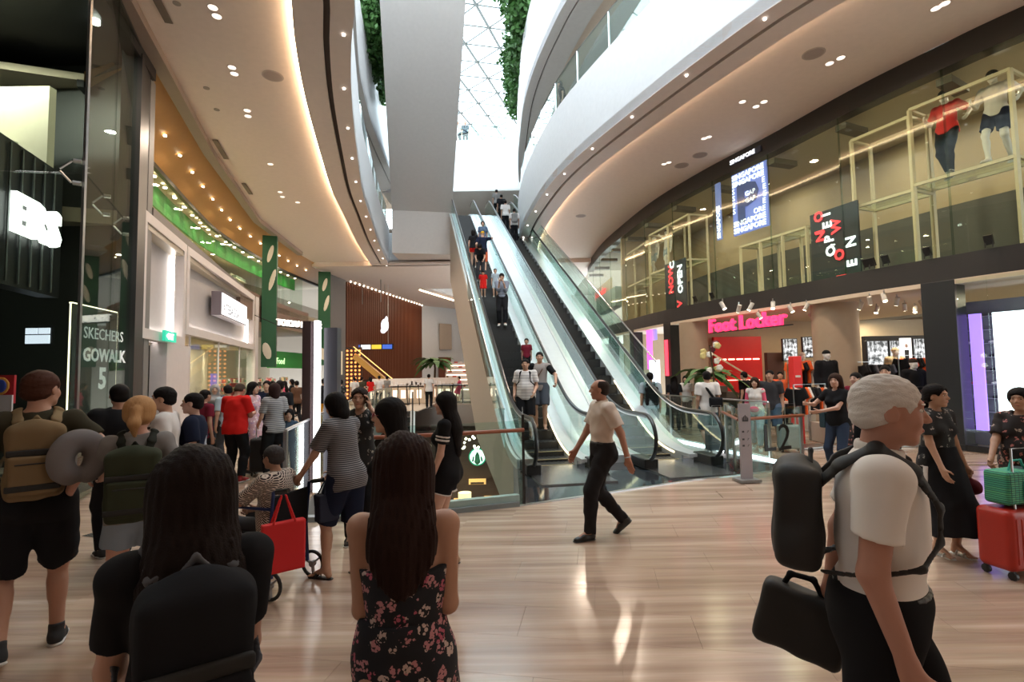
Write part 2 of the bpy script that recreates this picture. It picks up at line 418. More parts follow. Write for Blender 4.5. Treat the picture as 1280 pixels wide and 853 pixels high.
    def leg(s, F, k, g=0., frac=2., cut=False, gb=None, kk=.03):
        th = (1.+s.fat*.8)*(.97 if s.fem else 1.); gb = g if gb is None else gb
        h, n, a = s.hip[k], s.knee[k], s.ank[k]
        r0, r1, r2 = .088*th, .056*th, .036*th
        if frac <= 1:
            b = h+(n-h)*frac; F.cone(h, b, r0+g, r0+(r1-r0)*frac+gb, kk, cut=cut)
        else:
            F.cone(h, n, r0+g, r1+(g+gb)/2, kk); q = frac-1; b = n+(a-n)*q
            F.cone(n, b, r1+(g+gb)/2-.003, r1+(r2-r1)*q+gb, kk, cut=cut)
            if q > .5:
                bk = rotm('z', s.fyaw[k])@A3(0, -1, 0); c = n+(a-n)*.3
                F.cone(c+bk*.014, n+(a-n)*.5+bk*.01, .048*th+g*.8, .042*th+g*.8, kk)
    def hand(s, F, k, vox):
        w, d, pn = s.wr[k], s.hd[k], s.pn[k]; sp = np.cross(d, pn)*k; sc = .92 if s.fem else 1.
        # thumb side: towards +sp
        if sp@A3(0, 1, .6) < 0: sp = -sp
        r = max(.0088*sc, vox*.85)
        F.cone(w, w+d*.03, .027*sc, .027*sc, .02, pn, 1.5)
        for j in range(4):
            kx = w+d*(.088-.004*abs(j-1.2))*sc+sp*(1.5-j)*.0195*sc
            F.cone(w+d*.02+sp*(1.5-j)*.012*sc, kx, .015*sc, .0115*sc, .012)
            L = (.95, 1.05, .98, .78)[j]*sc*.001; q = kx; a = s.curl[k]*.6
            for L0 in (42, 27, 21):
                v = d*math.cos(a)+pn*math.sin(a); q2 = q+v*L0*L; F.cone(q, q2, r, r*.93, .004); q = q2; a += s.curl[k]
        b = w+d*.03+sp*.025*sc; m = b+(d*.6+sp*.75+pn*.35)*.042*sc
        F.cone(b, m, .014*sc, r*1.15, .012); F.cone(m, m+unit(d*.9+sp*.25+pn*(.3+s.curl[k]*.5))*.034*sc, r*1.15, r, .004)
    def head(s, F, vox):
        R, H, q = s.RH, s.H, s.hs
        e = lambda c, r, k=.015, sub=False: F.ell(H(*c), np.array(r)*q, R, k, sub)
        e((0, -.012, .03), (.075, .092, .08)); e((0, .028, -.015), (.058, .06, .08), .03)
        jw = .046 if s.fem else .052
        e((0, .03, -.062), (jw, .048, .036), .03); e((0, .066, -.09), (.021, .018, .017), .02)
        F.cone(H(-.04, -.0, -.04), H(-.025, .06, -.085), .018*q, .012*q, .02); F.cone(H(.04, 0, -.04), H(.025, .06, -.085), .018*q, .012*q, .02)
        for t in (-1, 1):
            e((t*.036, .062, -.025), (.022, .022, .022), .02)
            e((t*.077, -.008, -.004), (.009, .019, .031), .006)
            e((t*.07, .004, -.008), (.012, .012, .02), .008)
            if vox < .0125: e((t*.032, .094, .012), (.017, .013, .010), .008, True)
        if vox < .0125:
            e((0, .079, .034), (.05, .012, .009), .012)
            F.cone(H(0, .084, .018), H(0, .106, -.018), .0075*q, .0115*q, .008)
            e((-.011, .097, -.022), (.009, .01, .008), .006); e((.011, .097, -.022), (.009, .01, .008), .006)
            e((0, .084, -.048), (.024, .012, .0055), .006); e((0, .084, -.058), (.02, .011, .006), .006)
        else: F.cone(H(0, .082, .02), H(0, .1, -.02), .012*q, .016*q, .01)
        F.cone(s.neck+A3(0, 0, -.02), s.H(0, -.02, -.05), .056*(.86 if s.fem else 1), .05*(.86 if s.fem else 1), .03)
def hair_mesh(s, style, L, vox, noise):
    F = Field(); H, R, q = s.H, s.RH, s.hs
    e = lambda c, r, k=.01, sub=False: F.ell(H(*c), np.array(r)*q, R, k, sub)
    if style == 'hijab':
        e((0, -.008, .022), (.09, .108, .1)); F.cone(H(0, -.01, -.03), s.neck+A3(0, 0, .0), .085, .11, .05); F.ell(s.T(0, .02, .42), (.17, .13, .09), s.RT, .06)
        e((0, .115, -.02), (.058, .075, .075), .01, True)
        return F.mesh(vox, noise)
    if style == 'cap':
        e((0, -.012, .04), (.086, .104, .085)); F.half(H(0, 0, .028), R@A3(0, 0, -1))
        F2 = Field(); return F.mesh(vox)
    fr = {'short': 0, 'crop': 0, 'balding': 0, 'bob': 1, 'long': 1, 'pony': 1, 'bun': 1, 'curl': 0}[style]
    t = .006 if style in ('crop', 'balding') else (.019 if style == 'curl' else (.009 if style == 'short' else .013))
    e((0, -.014, .034), (.077+t+(.006 if fr else 0), .094+t, .082+t+(.004 if fr else 0)))
    e((0, -.05, -.02), (.07+t, .052+t, .05), .02)
    if style in ('bob', 'long', 'pony'): e((0, -.02, .0), (.082+t*.6, .08, .085), .02)
    # the face opening, the ears and the nape
    if style == 'bob':
        for k in (-1, 1): F.cone(H(k*.075, .005, .02), H(k*.078, .0, -.08), .022, .018, .02)
        F.cone(H(0, -.045, 0), H(0, -.055, -.09), .082, .078, .03)
    if style == 'long':
        w = s.pose.get('hairw', 1.)
        back = s.T(0, -.115-s.fat*.4, .50-L)
        F.cone(H(0, -.03, 0), s.T(0, -.08, .40), .097*w, .118*w, .04, s.RT@A3(0, 1, 0), 1.45)
        F.cone(s.T(0, -.09, .42), back, .118*w, .075*w, .03, s.RT@A3(0, 1, 0), 2.4)
        for k in (-1, 1): F.cone(H(k*.072, -.005, .02), s.T(k*.09*w, -.055, .42), .026, .028, .03)
    if style == 'pony':
        F.ell(H(0, -.112, .03), (.025, .03, .03), R, .02)
        F.cone(H(0, -.12, .03), H(0, -.155, -.05), .03, .036, .02); F.cone(H(0, -.155, -.05), H(0, -.13, -.05-L), .036, .012, .02)
    if style == 'bun': F.ell(H(0, -.12, .05), (.045, .04, .045), R, .015)
    cut = {'short': (.1, -.045), 'crop': (.1, -.04), 'curl': (.1, -.03), 'balding': (.07, .02), 'bob': (.115, -.05), 'long': (.11, -.05), 'pony': (.1, -.05), 'bun': (.1, -.045)}[style]
    e((0, cut[0]+.005, cut[1]+.005), (.066 if fr else .085, .085 if style != 'balding' else .12, .1 if style != 'balding' else .13), .01, True)
    if not fr:
        for k in (-1, 1): e((k*.088, .028, -.042), (.032, .05, .078), .008, True)
        F.half(H(0, -.06, -.062), R@A3(0, .5, -1))
    if style == 'balding': e((0, .0, .12), (.062, .1, .05), .01, True)
    if style in ('pony', 'bun'): F.half(H(0, -.05, -.07), R@A3(0, .5, -1)) if style == 'bun' else e((0, .02, -.13), (.09, .09, .07), .01, True)
    return F.mesh(vox, noise)
def azc(p): return math.degrees(math.atan2(-p[0], max(p[1], .1)))      # turns a pose as seen along the line of sight into the world
def RZ(o): return math.degrees(o.rotation_euler.z)
SKIN = {}
def skin_mat(c):
    if c not in SKIN: SKIN[c] = mat('skin', c, .55, bump=(.0006, 400))
    return SKIN[c]
def uv_ball(c, r, n=10, R=None, squash=(1, 1, 1)):
    V, Q = [], []
    for i in range(n+1):
        th = math.pi*i/n
        for j in range(n):
            a = 2*math.pi*j/n; p = A3(math.sin(th)*math.cos(a)*squash[0], math.cos(th)*squash[1], math.sin(th)*math.sin(a)*squash[2])*r
            V.append(c+(R@p if R is not None else p))
    for i in range(n):
        for j in range(n): Q.append((i*n+j, i*n+(j+1) % n, (i+1)*n+(j+1) % n, (i+1)*n+j))
    return np.array(V), np.array(Q)
NF = [0]
def person(label, loc, rot, h=1.7, pose=None, fem=False, fat=0., skin=(.48, .28, .19), hair=('short', (.012, .01, .01), .2), top=None, bottom=None,
           shoes=None, vox=.012, group=None, name='person', cat='person', hs=1., extra=None, hairamp=.0015):
    """top = (material, sleeve 0..2, hem below the pelvis joint, looseness, neck), bottom = (kind, material, length 0..2, looseness), shoes = (material, kind)"""
    pose = pose or {}; s = Skel(pose, fem, fat, hs); S = h/(1.72+(hs-1)*.2); NF[0] += 1; sd = NF[0]
    if name == 'person': rot = rot+azc(loc)
    root = empty(name, loc, rot); tag(root, label, cat, group)
    add = lambda n, VQ, m: npmesh(n, VQ[0]*S, VQ[1], m, root) if len(VQ[1]) else None
    near = vox < .0125; eyes = vox < .0145
    F = Field(); s.torso(F); s.head(F, vox)
    kinds = bottom[0] if bottom else None
    for k in (-1, 1):
        s.arm(F, k, 0, 2); s.hand(F, k, vox)
        bare = shoes is None or shoes[1] in ('sandal', 'flipflop')
        s.leg(F, k)
        if bare or True:
            fr = rotm('z', s.fyaw[k])@rotm('x', s.fpitch[k]); a = s.ank[k]
            r = .026; F.cone(a, a+fr@A3(0, .14, -.058), .036, .02, .02, fr@A3(0, 0, 1), 1.15); F.cone(a, a+fr@A3(0, -.03, -.05), .034, .028, .02)
            if near and bare: 
                for j in range(5): F.cone(a+fr@A3((j-2)*.015*k*-1, .13, -.062), a+fr@A3((j-2)*.017*k*-1, .175-.006*j, -.066), .01, .009, .006)
    m = mat('mannequin_shell', (.75, .72, .68), .3) if name == 'mannequin' else skin_mat(skin)
    add('body', F.mesh(vox), m)
    if name != 'mannequin' and eyes:
        for k in (-1, 1):
            V, Q = uv_ball(s.H(k*.031, .0765, .0125), .0105*hs, 10, s.RH, (1.15, 1, .62)); o = add('eye', (V, Q), mat('eye_white', (.7, .68, .65), .2))
            o.data.materials.append(mat('iris', (.02, .012, .01), .15))
            for f in o.data.polygons:
                if f.index < 30: f.material_index = 1
            F = Field(); F.cone(s.H(k*.016, .09, .033), s.H(k*.05, .079, .034), .0035, .0028, .002, s.RH@A3(0, 1, 0), .8); 
            add('eyebrow', F.mesh(.0028), mat('brow', tuple(x*1.2 for x in hair[1]), .8))
        F = Field(); F.ell(s.H(0, .0885, -.0525), (.021*hs, .0085*hs, .0075*hs), s.RH); add('lips', F.mesh(.003), mat('lips', (skin[0]*.85, skin[1]*.55, skin[2]*.6), .4))
    if hair: add('hair', hair_mesh(s, hair[0], hair[2], vox*.8, (fuzz(hairamp) if hair[0] in ('short', 'crop', 'curl') else strands(hairamp)) if near else None), mat('hair', hair[1], .65, bump=(.003, 220), spec=.1) if hair[0] not in ('cap', 'hijab') else mat('cloth', hair[1], .9))
    loose = folds(.0065 if near else .004, 24, sd)
    if top:
        tm, sl, hem, g, nk = top; F = Field(); s.torso(F, g, lo=True)
        if hem > .04: 
            c = s.P+s.RT@A3(0, 0, -hem+.04); F.cone(s.waist, c, .125+g+s.fat, .15+g+s.fat*.8, .05, s.RT@A3(0, 1, 0), 1.35)
        for k in (-1, 1):
            if sl > 0: s.arm(F, k, g, sl, True)
        F.half(s.P+s.RT@A3(0, 0, -hem), s.RT@A3(0, 0, -1))
        F.P = [q for q in F.P if q[0] != 'h']+[q for q in F.P if q[0] == 'h']
        F.cone(s.neck+s.RT@A3(0, .012+nk*.5, .04), s.neck+s.RT@A3(0, .035+nk, .03-nk), .058, .05, .01, sub=True)
        F.half(s.neck+s.RT@A3(0, 0, .035), s.RT@A3(0, -.25, 1), .01)
        if extra and extra.get('cut'): F.half(s.P+s.RT@A3(0, 0, extra['cut']), s.RT@A3(0, -.12, 1))
        if sl == 0:
            for k in (-1, 1): F.ell(s.sh[k]+A3(k*.035, 0, .01), (.06, .12, .1), None, .01, True)
        add('shirt' if 'shirt' not in (extra or {}) else extra['shirt'], F.mesh(vox*.9, loose), tm)
        if extra and extra.get('collar'):
            F = Field(); n = s.neck+s.RT@A3(0, .0, .02)
            for i in range(24):
                a, b = [2*math.pi*(i+j)/24 for j in (0, 1)]
                pt = lambda t: n+s.RT@A3(.066*math.sin(t), .062*math.cos(t)+.008, -.012*math.cos(t)+.0)
                F.cone(pt(a), pt(b), .009, .009, .004, s.RT@A3(0, 0, 1), .45)
            add('collar', F.mesh(max(.006, vox*.7)), tm)
    if bottom:
        kind, bm, ln, g = bottom; F = Field()
        if kind in ('trousers', 'shorts'):
            s.hips(F, g*.8)
            F.ell(s.P+A3(0, 0, .06), (.128+g+s.fat*.8, .09+g+s.fat*.9, .08), s.RP, .04)
            for k in (-1, 1): s.leg(F, k, g, ln, True, gb=g*1.15 if ln > 1 else g*1.6)
            F.half(s.P+A3(0, 0, .10), (0, 0, 1))
        else:
            s.hips(F, g*.2-.008); zz = -.35*ln; mid = (s.knee[1]+s.knee[-1])/2; b = s.P+(mid-s.P)*min(ln, 1.9) if kind == 'skirt' else s.P+A3(0, 0, -.45*ln)
            F.cone(s.P+A3(0, 0, .10), b, .142+g+s.fat*.6, .185+g*2.6, .05, A3(0, 1, 0), 1.25, cut=True)
            F.half(s.P+A3(0, 0, .15), (0, 0, 1))
            loose = folds(.006, 28, sd, 6.)
        add(kind, F.mesh(vox*.9, loose), bm)
        if near and kind in ('trousers', 'shorts') and top and top[2] < .02:
            F = Field(); c = s.P+s.RT@A3(0, 0, .085)
            rx, ry = .134+g*.8+s.fat*.6, .096+g*.8+s.fat*.7
            for i in range(28):
                a, b = [2*math.pi*(i+j)/28 for j in (0, 1)]
                F.cone(c+A3(rx*math.sin(a), ry*math.cos(a), 0), c+A3(rx*math.sin(b), ry*math.cos(b), 0), .009, .009, .004)
            add('belt', F.mesh(.007), mat('belt_leather', (.02, .016, .014), .4))
    if shoes:
        sm, kind = shoes
        for k in (-1, 1):
            fr = rotm('z', s.fyaw[k])@rotm('x', s.fpitch[k]); a = s.ank[k]; q = lambda x, y, z: a+fr@A3(x, y, z)
            F = Field(); U = fr@A3(0, 0, 1)
            if kind in ('sandal', 'flipflop'):
                F.cone(q(0, -.04, -.082), q(0, .15, -.082), .036, .044, .01, U, 4.)
                add('sandal', F.mesh(min(vox, .009)), sm)
                F = Field()
                for y in ((.03, .1) if kind == 'sandal' else (.09,)):
                    for i in range(8):
                        t0, t1 = math.pi*i/8, math.pi*(i+1)/8
                        F.cone(q(.044*math.cos(t0), y, -.075+.052*(1-y*3)*math.sin(t0)), q(.044*math.cos(t1), y, -.075+.052*(1-y*3)*math.sin(t1)), .009, .009, .004)
                add('sandal_strap', F.mesh(min(vox, .008)), sm)
            else:
                hi = .03 if kind == 'sneaker' else .0
                F.cone(q(0, -.028, -.045), q(0, .06, -.05), .042, .042, .02); F.cone(q(0, .06, -.05), q(0, .15, -.065), .042, .034, .03, U, 1.3)
                F.cone(q(0, -.01, -.02), q(0, -.005, .01+hi), .04, .041, .02, cut=True)
                F.half(q(0, 0, -.08), -U)
                add('shoe', F.mesh(vox*.8), sm)
                F = Field(); F.cone(q(0, -.03, -.078), q(0, .15, -.078), .043, .045, .01, U, 5. if kind != 'sneaker' else 3.2)
                add('sole', F.mesh(min(vox, .007) if near else vox*.7), mat('rubber_white', (.6, .58, .55), .6) if kind == 'sneaker' else mat('rubber_black', (.012, .012, .012), .5))
    SK[root.name] = (s, S)
    return root
SK = {}
# ============================================================ the setting: plan curves of the galleries
R_FAC = smooth_curve([(17, -1), (14.3, 3), (12.1, 6.4), (10.05, 9.56), (9.37, 10.85), (8.6, 12.56), (7.78, 14.99), (6.78, 17.6), (5.9, 20.7), (5.33, 24.5), (5.0, 28), (5.0, 33), (5.3, 45)])
L_FAC = smooth_curve([(-4.3, -1), (-5.0, 2.5), (-5.9, 5.2), (-7.0, 8.7), (-7.94, 11.2), (-9.2, 15.), (-10.5, 19.), (-11.41, 22.5), (-12.1, 28.6), (-12.1, 33.8), (-11.9, 36.5)])
R_SL = smooth_curve([(8.3, 4.6), (6.9, 6.8), (5.52, 9), (4.98, 10), (3.89, 12.4), (2.6, 15.65), (1.9, 18), (1.4, 20.7), (1.02, 23.6), (.86, 27), (.95, 31.3)])
L_SL = smooth_curve([(-2.0, 4.6), (-2.6, 6.8), (-3.17, 8.8), (-3.64, 10.1), (-4.31, 12.3), (-5.17, 15.65), (-5.85, 18.5), (-6.36, 21.3), (-7.2, 26), (-7.94, 31.3)])
N = 60
rf, lf = resample(R_FAC, N), resample(L_FAC, N)
rs, ls = resample(R_SL, N), resample(L_SL, N)
def match(P, Q):          # for each point of Q the point of P at the same depth
    return [at_y(P, q[1]) for q in Q]
def hit(curve, px, py, off=0.):     # where the line of sight meets an upright wall on a curve
    d = ray(px, py); P = offset(curve, off) if off else curve; best = None
    for a, b in zip(P, P[1:]):
        ex, ey = b[0]-a[0], b[1]-a[1]; den = d.x*ey-d.y*ex
        if abs(den) < 1e-9: continue
        t = (a[0]*ey-a[1]*ex)/den; u = (a[0]*d.y-a[1]*d.x)/den
        if t > 0 and -1e-6 <= u <= 1+1e-6 and (best is None or t < best[0]): best = (t, Vector((ex, ey, 0)).normalized())
    if best is None: raise ValueError((px, py))
    return Vector((d.x*best[0], d.y*best[0], EYE+d.z*best[0])), best[1]
M_CEIL = mat('ceiling_paint', (.76, .66, .60), .75); M_WHITE = mat('white_fascia', (.74, .75, .77), .45); M_LIP = mat('soffit_lip', (.70, .61, .56), .6)
M_DARK = mat('slot_dark', (.05, .036, .03), .7); M_BLACK = mat('black_metal', (.012, .012, .013), .35); M_STEEL = mat('brushed_steel', (.55, .56, .57), .28, 1.)
M_COVE = mat('cove_strip_light', (1., .72, .45), emit=14); M_GLASS = glass_mat(); M_STORE = glass_mat('shop_glass', (.9, .95, .9), .5); M_BEIGE = mat('beige_render', (.50, .42, .36), .7)
M_WARMWALL = mat('shop_beige_wall', (.5, .40, .27), .7); M_GREY = mat('grey_panel', (.2, .19, .185), .5)
# --- floor: vein-cut stone slabs over a bed
def stone(nt, b, nd):
    g = nd('NewGeometry'); mp = nd('Mapping'); mp.inputs['Rotation'].default_value = (0, 0, math.radians(9.5)); mp.inputs['Scale'].default_value = (.16, 3.4, 1)
    oi = nd('ObjectInfo'); ad = nd('VectorMath', operation='ADD'); sc = nd('VectorMath', operation='SCALE'); sc.inputs[3].default_value = .05
    nt.links.new(g.outputs['Position'], mp.inputs[0]); nt.links.new(oi.outputs['Random'], sc.inputs[0]); nt.links.new(mp.outputs[0], ad.inputs[0]); nt.links.new(sc.outputs[0], ad.inputs[1])
    n1 = nd('TexNoise', i_Scale=1.6, i_Detail=6., i_Roughness=.62); n2 = nd('TexNoise', i_Scale=7., i_Detail=3.)
    nt.links.new(ad.outputs[0], n1.inputs['Vector']); nt.links.new(ad.outputs[0], n2.inputs['Vector'])
    r = nd('ValToRGB'); e = r.color_ramp.elements; e[0].position = .28; e[0].color = (.28, .185, .135, 1); e[1].position = .72; e[1].color = (.63, .49, .395, 1)
    x = e.new(.5); x.color = (.43, .305, .23, 1); x = e.new(.6); x.color = (.52, .385, .295, 1)
    mx = nd('Mix', data_type='RGBA', blend_type='MULTIPLY'); mx.inputs[0].default_value = .12
    nt.links.new(n1.outputs['Fac'], r.inputs[0]); nt.links.new(r.outputs[0], mx.inputs[6]); nt.links.new(n2.outputs['Color'], mx.inputs[7])
    nt.links.new(mx.outputs[2], b.inputs['Base Color'])
    rr = nd('MapRange'); rr.inputs[3].default_value = .12; rr.inputs[4].default_value = .24; nt.links.new(n2.outputs['Fac'], rr.inputs[0]); nt.links.new(rr.outputs[0], b.inputs['Roughness'])
M_STONE = nodemat('vein_cut_stone', stone, .16, spec=.6)
# floor outline with the two openings: built as a left sheet, a near sheet, a right sheet and a far sheet
V_LEFT = smooth_curve([(-2.75, 6.35), (-3.3, 9.0), (-3.9, 12.), (-4.6, 15.5), (-5.3, 19), (-5.9, 23), (-6.1, 26)])   # left edge of the opening
E0 = [(-2.75, 6.35), (-1.6, 6.42), (-.86, 6.62), (.07, 6.95), (1.36, 7.6), (2.93, 8.4), (4.45, 8.95), (5.25, 9.35)]          # near edge
def sheet(poly, z0=-.06, z1=-.012, name='floor', m=None): return tag(MB().prism(poly, z0, z1).build(name, m or M_STONE), kind='structure')
near_poly = [(-4.3, -1.), (15.6, -1.)]+[p for p in R_FAC if -1 < p[1] < 9.3]+E0[::-1]+[p for p in L_FAC if -1 < p[1] < 6.4][::-1]
floor = sheet(near_poly)
left_pts = [p for p in L_FAC if 6.2 < p[1]]
a = resample(left_pts, 40); b = [at_y(V_LEFT, p[1]) if p[1] < 26 else (-6.1, p[1]) for p in a]
tag(MB().slab(a, b, -.06, -.012).build('floor_left', M_STONE), kind='structure')
R_EDGE = [(5.25, 9.35), (5.0, 10.2), (4.35, 12.4), (3.7, 14.5), (3.3, 17), (3.1, 20), (3.0, 30)]
re = resample(R_EDGE, 30); fr_ = [at_y(R_FAC, p[1]) for p in re]
tag(MB().slab(re, fr_, -.06, -.012).build('floor_right', M_STONE), kind='structure')
M_FAR = mat('pale_stone_floor', (.45, .38, .32), .25)
sheet([(-12.1, 30), (5.0, 30), (6, 70), (-13, 70)], name='floor_far', m=M_FAR)
tag(MB().prism([(-6.1, 25), (-4.6, 25), (-4.6, 30.2), (-6.1, 30.2)], -.06, -.012).build('floor_landing', M_FAR), kind='structure')
tag(MB().lo(-12.2, 5.3, 30, 70, -1.3, -.06).build('wall_slab_edge', mat('slab_edge_grey', (.3, .27, .25), .6)), kind='structure')
# slab bodies below the near and side sheets
tag(MB().prism(near_poly, -.9, -.06).build('floor_body', M_GREY), kind='structure')
tag(MB().slab(a, b, -.9, -.06).build('floor_left_body', M_GREY), kind='structure')
tag(MB().slab(re, fr_, -.9, -.06).build('floor_right_body', mat('slab_edge_pale', (.5, .48, .47), .5)), kind='structure')
tag(MB().wall([(p[0]-.02, p[1]) for p in resample(R_EDGE, 20)], -.05, .02, .05).build('trim_2', mat('edge_led', (.9, .95, 1.), emit=3.5)), kind='structure')
# the slabs one by one, rows along the veins
ang = math.radians(-9.5); ux, uy = Vector((math.cos(ang), math.sin(ang))), Vector((-math.sin(ang), math.cos(ang)))
def inside(P, x, y):
    c = False; n = len(P)
    for i in range(n):
        x1, y1 = P[i][:2]; x2, y2 = P[(i+1) % n][:2]
        if (y1 > y) != (y2 > y) and x < (x2-x1)*(y-y1)/(y2-y1)+x1: c = not c
    return c
tm = MB().box((0, 0, -.006), (.5992, .2242, .006)).build('slab', M_STONE, floor, bevel=0)
tme = tm.data; bpy.data.objects.remove(tm); cnt = 0
cand = []
for i in range(-14, 22):
    for j in range(0, 30):
        off = (j*.43) % 1 * 1.2
        c = ux*(i*1.2+off)+uy*(j*.45+.6)
        cs = [c+ux*sx*.6+uy*sy*.225 for sx in (-1, 1) for sy in (-1, 1)]
        if all(inside(near_poly, q.x, q.y) for q in cs) and c.y > 1.5 and abs(c.x) < c.y*1.15+.8: cand.append((c.length, c))
cand.sort(key=lambda t: t[0])
for _, c in cand[:300]:
    o = bpy.data.objects.new('slab', tme); COL.objects.link(o); o.parent = floor; o.location = (c.x, c.y, 0); o.rotation_euler.z = ang
fill = MB()                       # the far slabs of the near sheet, too small to tell apart
for _, c in cand[300:]: fill.box((c.x, c.y, -.006), (.5992, .2242, .006), rz=-9.5)
if len(cand) > 300: tag(fill.build('slab', M_STONE, floor), kind='stuff')
# dark inlay line across the floor by the sports shop
tag(MB().beam((-4.9, 6.0, .001), (-2.4, 5.2, .001), .14, .004).build('trim_3', mat('dark_inlay', (.05, .045, .04), .25)), kind='structure')
# --- ceilings of the galleries
c1 = offset(rs, .0); L1, L2 = 8.5, 8.62
def band(A, B, z0, z1, name, m): return tag(MB().slab(A, B, z0, z1).build(name, m), kind='structure')
R_LIP, R_S2, R_C = offset(rs, .42), offset(rs, -.1), offset(rs, -.62)
L_LIP, L_S2, L_C = offset(ls, -.42), offset(ls, .12), offset(ls, .66)
band(R_LIP, rs, L1, L1+.3, 'ceiling_lip_right', M_LIP); band(rs, R_S2, L1+.1, L1+.3, 'ceiling_slot_right', M_DARK); band(R_S2, R_C, L1, L1+.3, 'ceiling_band_right', M_LIP)
band(L_LIP, ls, L1, L1+.3, 'ceiling_lip_left', M_LIP); band(ls, L_S2, L1+.1, L1+.3, 'ceiling_slot_left', M_DARK); band(L_S2, L_C, L1, L1+.3, 'ceiling_band_left', M_LIP)
Z3 = 8.74
band(R_C, match(R_FAC, R_C), Z3, Z3+.2, 'ceiling_right', M_CEIL); band(L_C, match(L_FAC, L_C), Z3, Z3+.2, 'ceiling_left', M_CEIL)
for nm, A, s in (('cove_light_right', R_C, -.05), ('cove_light_left', L_C, .05)):    # the strip hidden in the step washes the ceiling
    B = offset(A, s); o = MB().slab([p for p in A], B, L1+.12, L1+.18).build(nm, M_COVE); tag(o, 'warm light strip in the ceiling cove of the '+('left' if 'left' in nm else 'right')+' gallery edge', 'light'); o['label'] = ('long warm cove light strip in the ceiling above the sports shops' if 'right' in nm else 'long warm cove light strip in the ceiling above the green banner shop')
band([(-4.6, -1), (17.5, -1)], [(-2.0-2.9, 4.7), (13.2, 4.7)], L1, L1+.4, 'ceiling_near', M_CEIL)
# ceiling beyond the opening, with the skylight slit at its far left
def slabz(poly, z0, z1, name, m): return tag(MB().prism(poly, z0, z1).build(name, m), kind='structure')
slabz([(-12.3, 31.3), (5.3, 31.3), (5.3, 40.4), (-7.3, 40.4), (-12.3, 38)], 8.5, 8.8, 'ceiling_far', M_CEIL)
slabz([(-4.4, 40.4), (5.3, 40.4), (7, 66), (-4.4, 66)], 8.5, 8.8, 'ceiling_far_right', M_CEIL)
slabz([(-12.3, 38), (-7.3, 40.4), (-6.2, 44), (-4.9, 48), (-4.4, 48.5), (-4.4, 66), (-13, 66)], 8.5, 8.8, 'ceiling_far_left', M_CEIL)
tag(MB().tube([(-7.3, 40.6, 8.46), (-6.2, 44, 8.46), (-4.9, 48, 8.46), (-4.4, 48.5, 8.46)], .05, 6).build('cove_light_far', M_COVE), 'warm light strip round the far skylight opening', 'light')
# --- fascias of the opening
FT = 10.85
def fasc(P, t, z0, z1, name, m=M_WHITE): return tag(MB().wall(P, z0, z1, t).build(name, m, smooth=True), kind='structure')
fasc(R_LIP, -.25, L1+.02, FT, 'wall_fascia_right'); fasc(L_LIP, .25, L1+.02, FT, 'wall_fascia_left')
tag(MB().lo(-8.6, 1.2, 31.3, 31.6, L1, FT-.3).build('wall_fascia_far', M_WHITE), kind='structure')
tag(MB().lo(-8.3, -3.4, 30.9, 31.3, 8.48, 8.6).build('trim_4', M_LIP), kind='structure')
tag(MB().lo(-4.8, 13.2, 4.45, 4.7, L1, FT).build('wall_fascia_near', M_WHITE), kind='structure')
# --- floors of the next level (hidden upside) and the level above
slabR = band(offset(R_LIP, -.2), match(R_FAC, R_LIP), FT-.2, FT-.05, 'floor_upper_right', M_FAR)
band(offset(L_LIP, .2), match(L_FAC, L_LIP), FT-.2, FT-.05, 'floor_upper_left', M_FAR)
slabz([(-12.3, 31.35), (5.3, 31.35), (6, 60), (-12.3, 60)], FT-.2, FT-.05, 'floor_upper_far', M_FAR)
# the level above: soffit with its own slot, fascia, planter
R5 = smooth_curve([(8.2, 5), (5.6, 9), (4.1, 11.8), (3.1, 13.9), (2.25, 16.1), (1.85, 17.6), (1.4, 19.7), (1.05, 22.4), (.9, 26), (.86, 29), (1.0, 32.9)])
L5 = smooth_curve([(-2.4, 5), (-3.2, 8.5), (-4.2, 12.), (-5.2, 15.6), (-6.15, 19.23), (-6.5, 21), (-6.92, 23.98), (-7.19, 27.02), (-7.6, 32.9)])
r5, l5 = resample(R5, 44), resample(L5, 44); T5 = 16.9; B5 = 13.8
for P, s, n in ((r5, 1, 'right'), (l5, -1, 'left')):
    lip = offset(P, .35*s); fac = R_FAC if s > 0 else L_FAC
    band(lip, P, B5, B5+.3, f'ceiling_upper_lip_{n}', M_WHITE); band(P, offset(P, -.05*s), B5+.08, B5+.3, f'ceiling_upper_slot_{n}', M_DARK)
    q1, q2, q3 = offset(P, -.05*s), offset(P, -.8*s), offset(P, -1.5*s)
    band(q1, q2, B5, B5+.3, f'ceiling_upper_band_{n}', M_WHITE); band(q2, q3, B5+.14, B5+.4, f'ceiling_upper_cove_{n}', mat('peach_cove', (.78, .68, .6), .6))
    q3m = [(q[0]+s*.01, q[1]) for q in q3]
    band(q3, [(at_y(fac, q[1])[0]+s*.2, q[1]) for q in q3], B5, B5+.3, f'ceiling_upper_{n}', M_WHITE)
    fasc(lip, -.25*s, B5+.02, T5, f'wall_fascia_upper_{n}')
    band([(p[0], p[1]) for p in offset(P, .1*s)], [(at_y(fac, q[1])[0]+s*.2, q[1]) for q in P], T5-.3, T5-.12, f'floor_garden_{n}', M_FAR)
    W_ = [p for p in (R_FAC if s > 0 else L_FAC) if p[1] > 3]
    fasc(W_, -.2*s, FT-.1, T5, f'wall_upper_{n}', mat('upper_shop_wall', (.55, .55, .55), .6))
tag(MB().lo(-8., 1.25, 32.8, 33.2, B5-.12, T5+.15).build('wall_fascia_top_far', M_WHITE), kind='structure')
tag(MB().lo(-8.3, 1.3, 32.7, 50, B5-.2, B5-.08).build('ceiling_top_far', mat('far_soffit', (.6, .6, .6), .6)), kind='structure')
